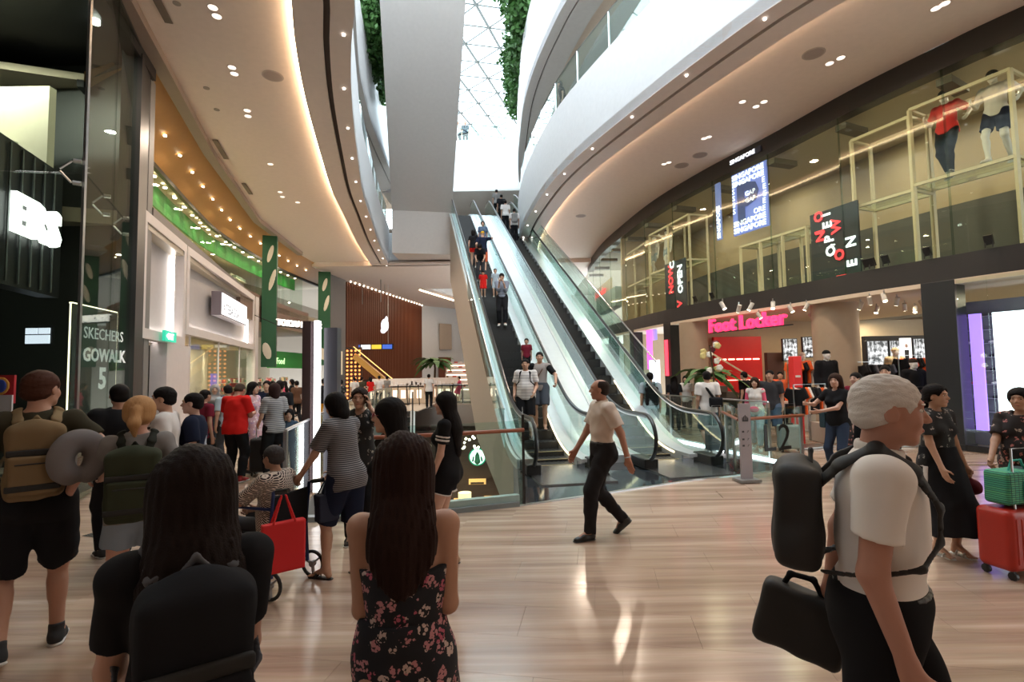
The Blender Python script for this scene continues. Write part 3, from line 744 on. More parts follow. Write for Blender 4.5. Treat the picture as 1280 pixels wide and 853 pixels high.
tag(MB().lo(-12, 5.3, 46, 46.3, FT, B5-.1).build('wall_upper_far', mat('far_beige', (.5, .45, .42), .6)), kind='structure')
tag(MB().lo(-12, 5.3, 33.2, 46, T5-.02, T5+.15).build('floor_garden_far', M_FAR), kind='structure')
# --- walls that close the room behind and below
tag(MB().lo(-5.6, 18, -1.3, -1., -.1, 11).build('wall_back', M_BEIGE), kind='structure')
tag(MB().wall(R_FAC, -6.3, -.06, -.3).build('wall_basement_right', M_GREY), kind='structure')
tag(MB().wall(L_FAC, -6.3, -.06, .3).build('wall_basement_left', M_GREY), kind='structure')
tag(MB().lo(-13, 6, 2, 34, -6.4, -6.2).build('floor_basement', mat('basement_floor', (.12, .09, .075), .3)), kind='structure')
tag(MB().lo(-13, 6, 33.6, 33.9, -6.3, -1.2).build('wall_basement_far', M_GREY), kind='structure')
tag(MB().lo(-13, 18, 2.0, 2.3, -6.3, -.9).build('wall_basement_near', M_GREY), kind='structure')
# --- far end walls
tag(MB().wall([(-11.9, 36.2), (-9.0, 50.2)], 0, 8.5, .3).build('wall_far_left', mat('dark_wood_back', (.05, .018, .008), .6)), kind='structure')
slat_root = thing('wood_screen', 'tall screen of dark reddish wood battens on the far curved wall', 'wood screen', (-11.9, 36.2, 0))
M_SLAT = mat('reddish_wood', (.17, .055, .025), .5)
for i in range(64):
    t = (i+.5)/64; x, y = -11.9+2.9*t, 36.2+14*t
    m_ = MB().box((x+11.9+.14, y-36.2-.03, 4.9), (.05, .05, 3.5), rz=-11.7).build('batten', M_SLAT, slat_root) if i == 0 else None
    if i == 0: slat_me = m_.data; x0, y0 = x, y
    else:
        o = bpy.data.objects.new('batten', slat_me); COL.objects.link(o); o.parent = slat_root; o.location = (x-x0, y-y0, 0)
for i in range(22):
    t = (i+.5)/22; o = MB().cyl((-11.9+2.9*t+.32, 36.2+14*t-.1), .05, 8.4, 8.5, 10).build('small_downlight', mat('lamp_face', (1, .8, .6), emit=9)); tag(o, 'tiny ceiling downlight grazing the reddish wood battens', 'light', 'downlights over the wood screen')
tag(MB().wall([(-9.0, 50.2), (-4.6, 54.5), (-1, 58), (3, 60)], 0, 8.5, .3).build('wall_far_white', mat('far_white_wall', (.62, .66, .7), .6)), kind='structure')
tag(MB().wall([(3, 60), (5.3, 45)], 0, 8.5, .3).build('wall_far_right', M_BEIGE), kind='structure')
# outer shell of the building, unseen except through the shops
M_SHELL = mat('shell_beige', (.30, .25, .2), .8)
tag(MB().lo(26, 26.3, -1.3, 71, -6.3, T5).build('wall_outer_right', M_SHELL), kind='structure'); tag(MB().lo(-20.3, -20, -1.3, 71, -6.3, T5).build('wall_outer_left', M_SHELL), kind='structure'); tag(MB().lo(-20, 26, 70.5, 71, -6.3, T5).build('wall_outer_far', M_SHELL), kind='structure'); tag(MB().lo(-20, -5.6, -1.3, -1., -6.3, T5).build('wall_outer_near', M_SHELL), kind='structure')
tag(MB().prism([(5.6, 45.2), (26, 45.2), (26, 70), (6.5, 70)], 8.5, 8.8).build('ceiling_outer_far', M_SHELL), kind='structure'); q_ = offset(R_FAC, -6.4); tag(MB().slab(q_, [(26, p[1]) for p in q_], 8.3, 8.5).build('ceiling_outer_right', M_SHELL), kind='structure'); tag(MB().slab(q_, [(26, p[1]) for p in q_], -.3, -.06).build('floor_outer_right', M_FAR), kind='structure')
q_ = offset([p for p in L_FAC if p[1] > 10.6], 5.7); tag(MB().slab(q_, [(-20, p[1]) for p in q_], 8.3, 8.5).build('ceiling_outer_left', M_SHELL), kind='structure'); tag(MB().lo(-20, -12.3, 36, 70.5, 8.5, 8.7).build('ceiling_outer_left_far', M_SHELL), kind='structure')
tag(MB().lo(5.4, 26, 24.6, 24.8, .0, 8.3).build('wall_shop_end', mat('shop_beige_wall', (.5, .40, .27), .7)), kind='structure'); tag(MB().lo(7.2, 17.5, 19.0, 19.15, 0, 3.5).build('wall_shop_rear', mat('shop_beige_wall', (.5, .40, .27), .7)), kind='structure')
# --- steel and glass roof
M_RSTEEL = mat('roof_steel', (.13, .155, .16), .6)
roof = thing('glass_roof', 'glass roof on a triangular net of thin grey steel members', 'glass roof', (0, 40, 27))
def rz_(x, y): return 1.2-.0016*((y-40)**2)*.5-.004*x*x
us, vs_ = 2.7, 2.35; nodes = {}
for i in range(-7, 8):
    for j in range(-10, 20):
        x = i*us+(us/2 if j % 2 else 0)-1+.25*(j*.0); y = j*vs_+3; nodes[i, j] = Vector((x, y, rz_(x, y+40-40)))
pane = MB(); npn = 0; pm = glass_mat('roof_glass', (.93, .98, 1.), .6)
rt_az = math.radians(14); ca, sa = math.cos(rt_az), math.sin(rt_az)
for k in nodes: v = nodes[k]; nodes[k] = Vector((v.x*ca-v.y*sa, v.x*sa+v.y*ca, v.z))
def rmem(a, b, r): return MB().tube([a, b], r, 5)
mem = MB()
for (i, j), p in nodes.items():
    o_ = 0 if j % 2 == 0 else 1
    for q in ((i+1, j), (i-1+o_, j+1), (i+o_, j+1)):
        if q in nodes:
            d = nodes[q]-p; diag = q == (i+o_, j+1)
            rmem(p, nodes[q], .10 if diag else .055).build('steel_member', M_RSTEEL, roof) if abs(p.x) < 9 and -24 < p.y < 36 else mem.tube([p, nodes[q]], .04, 4)
    for tri in (((i, j), (i+1, j), (i+o_, j+1)), ((i, j), (i+o_, j+1), (i-1+o_, j+1))):
        if all(t in nodes for t in tri) and abs(p.x) < 9 and -24 < p.y < 36:
            c = sum((nodes[t] for t in tri), Vector())/3; vs3 = [c+(nodes[t]-c)*.97+Vector((0, 0, .06)) for t in tri]; vs3 += [v+Vector((0, 0, .02)) for v in vs3]
            MB().add(vs3, [(0, 1, 2), (5, 4, 3), (0, 3, 4, 1), (1, 4, 5, 2), (2, 5, 3, 0)]).build('glass_pane', pm, roof)
tag(mem.build('outer_members', M_RSTEEL, roof), kind='stuff')
# --- the stair box that comes down over the opening (an escalator cased in grey panels)
box = thing('escalator_casing', 'wide grey cased underside of an escalator coming down over the atrium', 'escalator casing', (-5.2, 29, 8.6))
ed = (ray(521, 98)); eh = Vector((ed.x, ed.y, 0)).normalized(); et = Vector((eh.y, -eh.x, 0))
E1, E2 = D(490, 262, 29), D(563, 262, 29); w_ = 3.42
A0 = Vector((E1.x, 29, 11.22)); run = 19.
top_a = A0-eh*run+Vector((0, 0, run*.577)); O_ = Vector((5.2, -29, -8.6))
pts = [A0, top_a, top_a+Vector((0, 0, 2.6)), A0+Vector((0, 0, 2.6))]
mb = MB(); vv = [p+O_ for p in pts]+[p+et*w_+O_ for p in pts]; mb.add(vv, [(0, 1, 2, 3), (7, 6, 5, 4), (0, 4, 5, 1), (1, 5, 6, 2), (2, 6, 7, 3), (3, 7, 4, 0)])
mb.build('sloping_case', mat('grey_cladding', (.58, .56, .545), .55), box)
b0 = [A0+O_, A0+et*w_+O_]; 
MB().add([b0[0], b0[1], b0[1]+Vector((0, 1.88, 0)), b0[0]+Vector((0, 1.88, 0))]+[v-Vector((0, 0, 2.5)) for v in (b0[0], b0[1], b0[1]+Vector((0, 1.88, 0)), b0[0]+Vector((0, 1.88, 0)))], [(3, 2, 1, 0), (4, 5, 6, 7), (0, 1, 5, 4), (1, 2, 6, 5), (2, 3, 7, 6), (3, 0, 4, 7)]).build('landing_case', mat('casing_beige', (.52, .46, .42), .6), box)
# ============================================================ escalators
M_STEP = mat('step_black', (.014, .014, .015), .5); M_RISER = mat('riser_dark', (.03, .03, .032), .45); M_YEL = mat('step_line', (.42, .33, .16), .6)
M_DECK = mat('escalator_deck', (.80, .83, .86), .28, .45); M_SKIRT = mat('escalator_skirt', (.7, .72, .74), .3, .4); M_RAIL = mat('handrail_rubber', (.015, .015, .016), .3)
M_BG = glass_mat('balustrade_glass', (.84, .94, .92), 1.0)
M_LED = mat('skirt_led', (1., .82, .5), emit=4.)
eo = Vector((.385, 9.5, 0)); SLOPE = math.tan(math.asin(ed.normalized().z)); HZ = 11.0; FL0 = 1.25; RUN = HZ/SLOPE
def epath(o=0., x0=-.4, x1=None, step=.5):      # (s, z) line parallel to the steps, o above them
    out = []; x1 = FL0+RUN+1.5 if x1 is None else x1; s = x0
    def z(s):
        k = .9
        def soft(t): return 0 if t < -k else (t if t > k else (t+k)**2/(4*k))
        return SLOPE*(soft(s-FL0)-soft(s-FL0-RUN))
    while s < x1: out.append((s, z(s)+o)); s += step if (s > FL0+1 and s < FL0+RUN-1.4) else .15
    out.append((x1, z(x1)+o)); return out
def EP(s, t, z): return eo+eh*s+et*t+Vector((0, 0, z))
def ribbon(P, t0, t1, th, O=Vector()):          # flat band following a path
    mb = MB(); vs = []
    for s, z in P: vs += [EP(s, t0, z)-O, EP(s, t1, z)-O, EP(s, t1, z-th)-O, EP(s, t0, z-th)-O]
    fs = []
    for i in range(len(P)-1):
        for k in range(4): a, b = i*4+k, i*4+(k+1) % 4; fs.append((a, b, b+4, a+4))
    n = (len(P)-1)*4; fs += [(0, 3, 2, 1), (n, n+1, n+2, n+3)]
    return mb.add(vs, fs)
def escalator(t0, label, wd=.86, steps_from=0, right_wide=.34, left_wide=.2):
    root = thing('escalator', label, 'escalator', tuple(EP(0, t0, 0)), 0, 'escalators rising through the atrium'); O = EP(0, t0, 0)
    # steps
    me = None; tread = .4; n = int((FL0+RUN+.6)/tread)
    P = epath(0, -.2, FL0+RUN+1.4, .5)
    def zs(s):
        for (a, za), (b, zb) in zip(P, P[1:]):
            if a <= s <= b: return za+(zb-za)*(s-a)/(b-a)
        return P[-1][1]
    rz = -math.degrees(math.atan2(eh.x, eh.y))
    for i in range(n):
        s = .25+i*tread
        z = zs(s+.2)
        if me is None:
            m_ = MB().box((0, 0, -.12), (wd/2-.01, .2, .12)); 
            for q in range(9): m_.box(((q-4)*wd/9.4, .0, .004), (.018, .19, .004))
            o = m_.build('step', M_STEP, root); me = o.data
            l_ = MB().box((0, -.185, .006), (wd/2-.02, .012, .004)).build('step_line', M_YEL, o); lme = l_.data
        else:
            o = bpy.data.objects.new('step', me); COL.objects.link(o); o.parent = root
            if i < 3: l_ = bpy.data.objects.new('step_line', lme); COL.objects.link(l_); l_.parent = o
        o.location = EP(s+.2, t0+wd/2, z)-O; o.rotation_euler.z = math.radians(rz)
        if i == 0: l_.location = (0, 0, 0)
    MB().box(tuple(EP(-.55, t0+wd/2, -.005)-O), (wd/2+.2, .8, .012), rz=rz).build('comb_plate', mat('comb_plate', (.3, .31, .33), .25, .9), root)
    # balustrades
    for side, tt, wide in ((-1, t0, left_wide), (1, t0+wd, right_wide)):
        b = MB().add([], []); 
        lo = ribbon(epath(.12, .2), tt, tt+side*.03, .4, O).build('skirt', M_SKIRT, root, smooth=True)
        ribbon(epath(.155, -.1), tt, tt+side*wide, .06, O).build('deck', M_DECK, root, smooth=True)
        ribbon(epath(.12, .5, FL0+2.4, .3), tt-side*.002, tt-side*.012, .03, O).build('skirt_light', M_LED, root)
        g = tt+side*wide*.7
        # glass: panels about 1.6 m long
        pth = epath(0, -.35); k0 = 0; i = 0; segs = []
        L = pth[-1][0]; s_ = -.35
        while s_ < L-.1:
            s2 = min(s_+1.7, L); Q = [(s_+.006, zs(max(s_, -.2)))]+[q for q in pth if s_+.01 < q[0] < s2-.01]+[(s2-.006, zs(s2))]
            mb = MB(); vs = []
            for s, z in Q: vs += [EP(s, g-.006, z+.15)-O, EP(s, g+.006, z+.15)-O, EP(s, g+.006, z+.93)-O, EP(s, g-.006, z+.93)-O]
            fs = []
            for q in range(len(Q)-1):
                for k in range(4): a, bb = q*4+k, q*4+(k+1) % 4; fs.append((a, bb, bb+4, a+4))
            m = (len(Q)-1)*4; fs += [(0, 3, 2, 1), (m, m+1, m+2, m+3)]
            mb.add(vs, fs).build('glass_panel', M_BG, root); s_ = s2
        # newel glass and handrail
        hp = [(s, z+.96) for s, z in epath(0, -.35, None, .5)]
        pts = [EP(s, g, z)-O for s, z in hp]
        arc = [EP(-.35-.42*math.sin(a), g, .54+.42*math.cos(a))-O for a in [math.pi*k/10 for k in range(1, 11)]]
        arc += [EP(-.3+.05*k, g, .12)-O for k in range(0, 3)]
        mb = MB().tube(list(reversed(arc))+pts, .036, 8); mb.build('handrail', M_RAIL, root, smooth=True)
        MB().tube([p-Vector((0, 0, .045)) for p in pts], .022, 6).build('handrail_guide', M_STEEL, root, smooth=True)
        c = EP(-.35, g, .54)-O; vs = [c+et*.006]; 
        ring = [(-.35-.39*math.sin(math.pi*k/10), .54+.39*math.cos(math.pi*k/10)) for k in range(11)]
        vs = [EP(s, g-.006, z)-O for s, z in ring]+[EP(s, g+.006, z)-O for s, z in ring]
        MB().add(vs, [tuple(range(11)), tuple(range(21, 10, -1))]+[(k, k+1, k+12, k+11) for k in range(10)]).build('newel_glass', M_BG, root)
        MB().box(tuple(EP(-.25, g, .09)-O), (.13, .32, .09), rz=rz).build('newel_base', M_BLACK, root, bevel=.02)
    return root
GAP = 1.30
esc1 = escalator(0., 'escalator with several riders standing on it, beside the tall beige side wall')
esc2 = escalator(.86+GAP, 'escalator with the wide bright deck, behind the man walking in a white shirt', right_wide=.42)
# cover between the two flights, and the tall casing on the atrium side
cov = thing('escalator_cladding', 'beige clad body of the escalator pair with white metal cover between the flights', 'escalator body', tuple(EP(0, 0, 0))); O = EP(0, 0, 0)
P_ = epath(.13, .3)
ribbon(P_, .86+.34, .86+GAP-.2, .3, O).build('centre_cover', M_DECK, cov, smooth=True)
def para(t0, t1, P, dz, name, m, parent, s_min=None):
    mb = MB(); vs = []
    Q = P
    for s, z in Q:
        zz = z-dz if not callable(dz) else dz(s, z)
        vs += [EP(s, t0, z)-O, EP(s, t1, z)-O, EP(s, t1, zz)-O, EP(s, t0, zz)-O]
    fs = []
    for q in range(len(Q)-1):
        for k in range(4): a, bb = q*4+k, q*4+(k+1) % 4; fs.append((a, bb, bb+4, a+4))
    m_ = (len(Q)-1)*4; fs += [(0, 3, 2, 1), (m_, m_+1, m_+2, m_+3)]
    return mb.add(vs, fs).build(name, m, parent)
tw = .86*2+GAP
para(-.2, tw+.34, epath(-.25, 1.6, FL0+RUN+1.2), lambda s, z: z-1.0 if s < 6 else z-1.3, 'truss_case', M_BEIGE, cov)
para(-.24, -.2, epath(.1, .9, FL0+RUN+.3), lambda s, z: z-min(4.0, .9+s*.42), 'side_wall', mat('escalator_side_beige', (.46, .39, .34), .6), cov)
para(-.3, -.24, epath(.16, .2, FL0+RUN+.3), .18, 'side_trim', mat('white_trim', (.62, .63, .62), .4), cov)
# the glass screen outside the left balustrade and to the right of the second flight
def screen(t, s0, s1, name, label, h=1.35):
    r = thing(name, label, 'glass screen', tuple(EP(0, t, 0))); s = s0
    P = epath(0, -.3)
    def z(s):
        for (a, za), (b, zb) in zip(P, P[1:]):
            if a <= s <= b: return za+(zb-za)*(s-a)/(b-a)
        return P[-1][1]
    Or = EP(0, t, 0)
    while s < s1:
        e = min(s+1.9, s1); vs = []
        for q in (s+.01, e-.01):
            for tt in (t-.006, t+.006):
                for dz in (.05, .05+h): vs.append(EP(q, tt, z(q)+dz)-Or)
        MB().add(vs, [(0, 1, 3, 2), (4, 6, 7, 5), (0, 4, 5, 1), (2, 3, 7, 6), (0, 2, 6, 4), (1, 5, 7, 3)]).build('glass_panel', M_BG, r)
        s = e
    MB().tube([EP(q, t, z(q)+.07+h)-Or for q in [s0+(s1-s0)*k/60 for k in range(61)]], .02, 6).build('top_rail', M_STEEL, r)
    return r
screen(tw+.5, 2.2, FL0+RUN, 'glass_screen', 'tall glass screen running up along the outer side of the escalator towards the shops')
screen(-.34, 1.3, 9., 'glass_screen', 'glass screen along the escalator side above the opening, with a steel rail', .8)
# black polished landing plate in front of both flights
lp = [(.07, 6.98), (1.36, 7.63), (2.93, 8.43), (4.45, 8.98), (5.2, 9.33), (4.35, 10.4)]
pl = [EP(.4, tw+.45, 0), EP(.4, -.25, 0)]
tag(MB().prism([p for p in lp]+[(p.x, p.y) for p in pl], -.5, -.015).build('floor_landing_plate', mat('polished_black_granite', (.028, .032, .038), .07, spec=.8)), kind='structure')
tag(MB().prism([(p[0], p[1]-.03) for p in lp[:5]]+[(p[0], p[1]+.02) for p in lp[:5]][::-1], -.02, .004).build('trim_5', M_STEEL), kind='structure')
# dark side of the landing towards the opening, grey kerb below the railing
tag(MB().wall([(p[0], p[1]) for p in E0[:4]], -.75, .05, .12).build('trim_6', mat('kerb_grey', (.22, .25, .26), .4)), kind='structure')
tag(MB().wall([(-1.6, 6.48), (-.86, 6.68), (.07, 7.0)], .05, .13, .1).build('trim_7', mat('kerb_pale', (.5, .55, .56), .4)), kind='structure')
# ============================================================ railings of this level
def railing(pts, label, z0=.0, h=1.05, rail=True, m_rail=None, n_=None, post=True, group='glass railings', npan=1.5, name='railing'):
    r = thing(name, label, 'railing', (pts[0][0], pts[0][1], z0)); O = Vector((pts[0][0], pts[0][1], z0))
    L = sum(math.hypot(b[0]-a[0], b[1]-a[1]) for a, b in zip(pts, pts[1:])); n = max(1, round(L/npan)); Q = resample(pts, n+1)
    for i in range(n):
        a, b = Vector((*Q[i], z0)), Vector((*Q[i+1], z0)); d = (b-a).normalized()
        MB().beam(a+d*.012+Vector((0, 0, h/2))-O, b-d*.012+Vector((0, 0, h/2))-O, .014, h).build('glass_panel', M_BG, r)
    if rail:
        m_rail = m_rail or mat('rail_wood', (.25, .07, .03), .35)
        inn = offset(pts, -.06)
        MB().tube([(p[0]-O.x, p[1]-O.y, h-.02 if rail is True else rail) for p in inn], .026, 8).build('rail', m_rail, r, smooth=True)
    else: MB().tube([(p[0]-O.x, p[1]-O.y, h+.01) for p in pts], .02, 6).build('rail', M_STEEL, r)
    if post:
        for i in range(n+1):
            MB().box((Q[i][0]-O.x, Q[i][1]-O.y, h/2), (.022, .022, h/2)).build('post', M_STEEL, r)
    return r
railing([(-2.3, 6.42), (-1.6, 6.47), (-.86, 6.67), (.12, 7.02)], 'glass railing with reddish wooden rail behind the girl in black', h=1.12, rail=1.0, post=False)

e_ = thing('glass_end_screen', 'tall frameless glass fin with black edge beside the first newel', 'glass screen', (.13, 7.05, 0))
MB().beam((.0, 0, .55), tuple(EP(-.5, -.32, .55)-Vector((.13, 7.05, 0))), .014, 1.25).build('glass_panel', M_BG, e_); MB().box((0, 0, .45), (.018, .018, .75)).build('edge_post', M_BLACK, e_)
rA, rB, rC = Vector((4.1, 9.95, 0)), G(931, 600), G(1004, 591)
railing([(rA.x, rA.y), (rB.x, rB.y)], 'low glass railing with reddish wooden rail ending at the upright floor sign', h=1.1, rail=.95, npan=1.0)
r2 = railing([(rB.x+.04, rB.y), (rC.x, rC.y)], 'glass railing marked L2 with a reddish wooden rail beside the upright floor sign', h=1.12, rail=.97, npan=2.)
q1, q2 = Vector((rB.x, rB.y, 0)), Vector((rC.x, rC.y, 0)); dd = (q2-q1).normalized(); L_ = (q2-q1).length; nn_ = Vector((dd.y, -dd.x, 0))
q = q1+dd*L_*.3+nn_*.02; text('floor_number', 'L2', .62, (q.x, q.y, .42), dd, mat('number_black', (.01, .01, .01), .5), r2, ext=.006, spacing=1.15)
railing([(p[0]+.05, p[1]) for p in R_EDGE[1:6]], 'glass railing with steel rail by the sports shop entrance', h=1.1, rail=False, npan=1.6)
railing([(p[0]-.05, p[1]) for p in resample(V_LEFT, 14)], 'curved glass railing along the shopping walkway towards the wood screen', h=1.1, rail=False, npan=1.6)
railing([(-4.4, 30.1), (-3.0, 30.1), (3.0, 30.1)], 'straight glass railing along the far end of the opening', h=1.1, rail=False, npan=1.5)
# upper level railings
railing([(p[0]+.12, p[1]) for p in resample([p for p in R_LIP if 7 < p[1] < 31], 30)], 'upper glass railing with dark rail on the white curved edge over the sports shop', z0=FT, h=1.15, rail=False, npan=1.9)
railing([(p[0]-.12, p[1]) for p in resample([p for p in L_LIP if 8 < p[1] < 30.5], 30)], 'upper glass railing on the white curved edge over the banner shop walkway', z0=FT, h=1.15, rail=False, npan=1.9)
railing([(-3.4, 33.), (1.1, 33.)], 'glass railing at the top garden level at the far end, with two people behind', z0=T5+.15, h=1.1, rail=False, npan=1.5)
# ============================================================ a descending flight seen beyond the opening
def small_flight(x0, y0, z0, x1, y1, z1, w, label):
    r = thing('down_escalator', label, 'escalator', (x0, y0, z0)); a, b = Vector((0, 0, 0)), Vector((x1-x0, y1-y0, z1-z0)); d = b.normalized(); sx = d.cross(Vector((0, 0, 1))).normalized()
    n = 16
    for i in range(n):
        p = a+(b-a)*((i+.5)/n); h = Vector((b.x, b.y, 0)).normalized(); rz = -math.degrees(math.atan2(h.x, h.y))
        MB().box(tuple(p-Vector((0, 0, .1))), (w/2, .2, .12), rz=rz).build('step', M_STEP, r)
    for s in (-1, 1):
        o = sx*s*(w/2+.1)
        MB().beam(a+o, b+o, .22, .25).build('deck', M_DECK, r); MB().beam(a+o+Vector((0, 0, .55)), b+o+Vector((0, 0, .55)), .014, .8).build('glass_panel', M_BG, r); MB().beam(a+o+Vector((0, 0, 1.0)), b+o+Vector((0, 0, 1.0)), .07, .05).build('handrail', M_RAIL, r)
    return r
small_flight(-5.35, 24.6, -.1, -3.6, 15.2, -5.9, .9, 'dark escalator going down into the opening behind the women by the railing')
# ============================================================ upright floor sign and directory pylon
g_ = G(932, 601); sg = thing('floor_sign', 'narrow grey upright sign with lift and stairs symbols standing by the railing', 'sign', (g_.x, g_.y-.05, 0), 8)
MB().box((0, 0, .02), (.17, .13, .02)).build('foot', M_GREY, sg); MB().box((0, 0, .62), (.095, .02, .60)).build('board', mat('sign_grey', (.30, .27, .29), .5), sg)
M_INK = mat('sign_ink', (.03, .03, .035), .5)
ic = MB(); zc = .98
ic.box((0, -.023, zc-.03), (.05, .002, .012)); 
for dx, hgt in ((-.045, .05), (-.025, .07), (0, .09), (.025, .07), (.045, .05)): ic.box((dx, -.023, zc+hgt/2-.03), (.006, .002, hgt/2))
ic.build('emblem', M_INK, sg)
for k, z in enumerate((.78, .66, .56)):
    MB().box((-.045, -.023, z), (.018, .002, .014)).build('symbol', M_INK, sg); t_ = MB().beam((.025, -.024, z-.015), (.05, -.024, z+.015), .008, .004); t_.beam((.05, -.024, z+.015), (.034, -.024, z+.015), .008, .004); t_.build('arrow', M_INK, sg)
g_ = G(402, 612); H_ = 2.62
py = thing('pylon', 'tall dark pylon with a vertical white light strip standing near the railing', 'sign pylon', (g_.x, g_.y, 0), 0)
MB().lo(-.22, -.09, -.25, .12, 0, H_).build('dark_panel', mat('pylon_brown', (.07, .045, .045), .25), py); MB().lo(-.09, -.02, -.1, -.02, .02, H_+.0).build('grey_return', mat('pylon_grey', (.25, .24, .28), .4), py)
MB().lo(-.02, .05, -.3, -.2, .02, H_).build('light_strip', mat('pylon_light', (1., .98, .97), emit=3.), py); MB().lo(.075, .28, -.14, .05, 0, H_-.1).build('side_panel', mat('pylon_blackgrey', (.06, .06, .075), .3), py)
# ============================================================ shops on the right: a two-storey sports shop behind glass
def emis(name, col, e): return mat(name, col, emit=e)
ZB0, ZB1, ZT = 3.6, 4.12, 8.2
RF = [p for p in R_FAC if 2.5 < p[1] < 34]
def LC(P, y0, y1): return [p for p in P if y0 <= p[1] <= y1]
tag(MB().wall(RF, ZT, 8.74, -.35).build('trim_8', M_BLACK), kind='structure')
tag(MB().wall(RF, ZB0, ZB1, -.45).build('trim_9', mat('fascia_black', (.022, .02, .02), .4)), kind='structure')
RI = offset(RF, -6.2)
tag(MB().slab(offset(RF, -.45), RI, ZB0+.1, ZB1).build('floor_shop_upper', mat('shop_floor_grey', (.3, .28, .25), .3)), kind='structure')
tag(MB().slab(offset(RF, -.4), RI, 8.3, 8.5).build('ceiling_shop_upper', mat('shop_ceiling_warm', (.5, .42, .3), .7)), kind='structure')
tag(MB().wall(offset(RF, -3.4), ZB1, 8.3, -.2).build('wall_shop_upper', M_WARMWALL), kind='structure')
tag(MB().wall(offset(RF, -3.15), ZB1, 6.0, -.1).build('wall_shop_upper_low', mat('shop_grey_low', (.10, .10, .095), .6)), kind='structure')
tag(MB().slab(RF, RI, 3.5, ZB0).build('ceiling_shop_lower', mat('shop_ceiling', (.62, .53, .42), .7)), kind='structure')
tag(MB().wall(offset(LC(RF, 2, 20), -8.5), 0, 3.6, -.2).build('wall_shop_back', M_WARMWALL), kind='structure')
tag(MB().slab(offset(LC(RF, 2, 20), 0), offset(LC(RF, 2, 20), -9), -.06, -.005).build('floor_shop', mat('shop_floor', (.34, .27, .2), .3)), kind='structure')
# glass front of the upper storey, panel by panel
front = thing('shop_glazing', 'tall curved glass front of the upper storey of the sports shop', 'glass front', (RF[0][0], RF[0][1], ZB1)); O = Vector(front.location)
Ltot = sum(math.hypot(b[0]-a[0], b[1]-a[1]) for a, b in zip(RF, RF[1:]))
q = resample(RF, int(Ltot/2.2)+1)
for a, b in zip(q, q[1:]):
    A, B = Vector((*a, (ZB1+ZT)/2)), Vector((*b, (ZB1+ZT)/2)); d = (B-A).normalized()
    MB().beam(A+d*.01-O, B-d*.01-O, .02, ZT-ZB1).build('glass_panel', M_STORE, front)
    MB().box(tuple(B-O), (.008, .02, (ZT-ZB1)/2), rz=math.degrees(math.atan2(d.y, d.x))+90).build('glass_fin', glass_mat('fin_glass', (.75, .82, .78), .5), front)
    nrm = Vector((d.y, -d.x, 0)); 
    MB().beam(B+Vector((0, 0, ZT-.22-B.z))+nrm*.1-O, B+Vector((0, 0, ZT-.22-B.z))+nrm*1.0-O, .28, .16).build('bracket', mat('bracket_dark', (.10, .085, .06), .5), front)
# the cream steel display frames behind the glass
M_CREAM = mat('cream_steel', (.68, .58, .40), .4)
def frame(px0, px1, label, zs=(ZB1, 6.05, 7.55), deep=.75, posts=None):
    a, _ = hit(RF, px0, 300, -.35); b, _ = hit(RF, px1, 300, -.35); r = thing('window_display_rig', label, 'display frame', (a.x, a.y, ZB1), 0, 'cream steel display frames behind the upper glass'); O = Vector(r.location)
    a, b = Vector((a.x, a.y, 0)), Vector((b.x, b.y, 0)); d = (b-a).normalized(); nr = Vector((-d.y, d.x, 0)); nr = nr if nr.x > 0 else -nr; nr = nr*deep
    n = posts or max(1, round((b-a).length/1.6)); t = .07
    for i in range(n+1):
        p = a+(b-a)*i/n
        for o in (Vector(), nr):
            MB().beam(p+o+Vector((0, 0, zs[0]))-O, p+o+Vector((0, 0, zs[-1]))-O, t, t, (1, 0, 0)).build('post', M_CREAM, r)
        for z in zs[1:]: MB().beam(p+Vector((0, 0, z))-O, p+nr+Vector((0, 0, z))-O, t*.8, t*.8).build('cross_bar', M_CREAM, r)
    for z in zs[1:]:
        for o in (Vector(), nr): MB().beam(a+o+Vector((0, 0, z))-O, b+o+Vector((0, 0, z))-O, t, t).build('rail', M_CREAM, r)
    sh = MB().add([v-O+Vector((0, 0, zs[1]+.03)) for v in (a, b, b+nr, a+nr)]+[v-O+Vector((0, 0, zs[1]+.055)) for v in (a, b, b+nr, a+nr)], [(3, 2, 1, 0), (4, 5, 6, 7), (0, 1, 5, 4), (1, 2, 6, 5), (2, 3, 7, 6), (3, 0, 4, 7)])
    sh.build('glass_shelf', M_STORE, r)
    return a, b, nr
fA = frame(1279, 1147, 'cream steel display frame carrying the two mannequins in red and white shirts', zs=(ZB1, 5.95, 7.75), posts=1)
frame(1146, 1071, 'empty cream steel display frame next to the frame with the two mannequins', zs=(ZB1, 5.85, 7.6), posts=1)
frame(1009, 925, 'cream steel display frame below the bright screen of repeated words', zs=(ZB1, 5.75), posts=3)
frame(862, 812, 'cream steel display frame carrying the pair of white-clad mannequins', zs=(ZB1, 5.9, 7.6), posts=2)
frame(811, 776, 'cream steel display frame nearest the small red reversed shop name', zs=(ZB1, 5.8, 7.4), posts=2)
def wallpanel(name, label, cat, px0, px1, pyA, pyB, m, off=-.12, th=.05, curve=None, group=None):
    """upright board on the curve between two pixel columns, from the height seen at (px0, pyA) to that seen at (px0, pyB)"""
    a, _ = hit(curve or RF, px0, pyA, off); a2, _ = hit(curve or RF, px0, pyB, off); b, _ = hit(curve or RF, px1, pyA, off)
    r = thing(name, label, cat, (a.x, a.y, a2.z), 0, group); B = Vector((b.x-a.x, b.y-a.y, 0)); h = a.z-a2.z
    MB().beam(Vector((0, 0, h/2)), B+Vector((0, 0, h/2)), th, h).build('panel', m, r)
    return r, B, h
M_SCR = emis('screen_blue_dark', (.05, .07, .2), 1.3); M_TXT = emis('text_white', (.92, .95, 1.), 1.5); M_RED = emis('text_red', (1., .05, .06), 1.5)
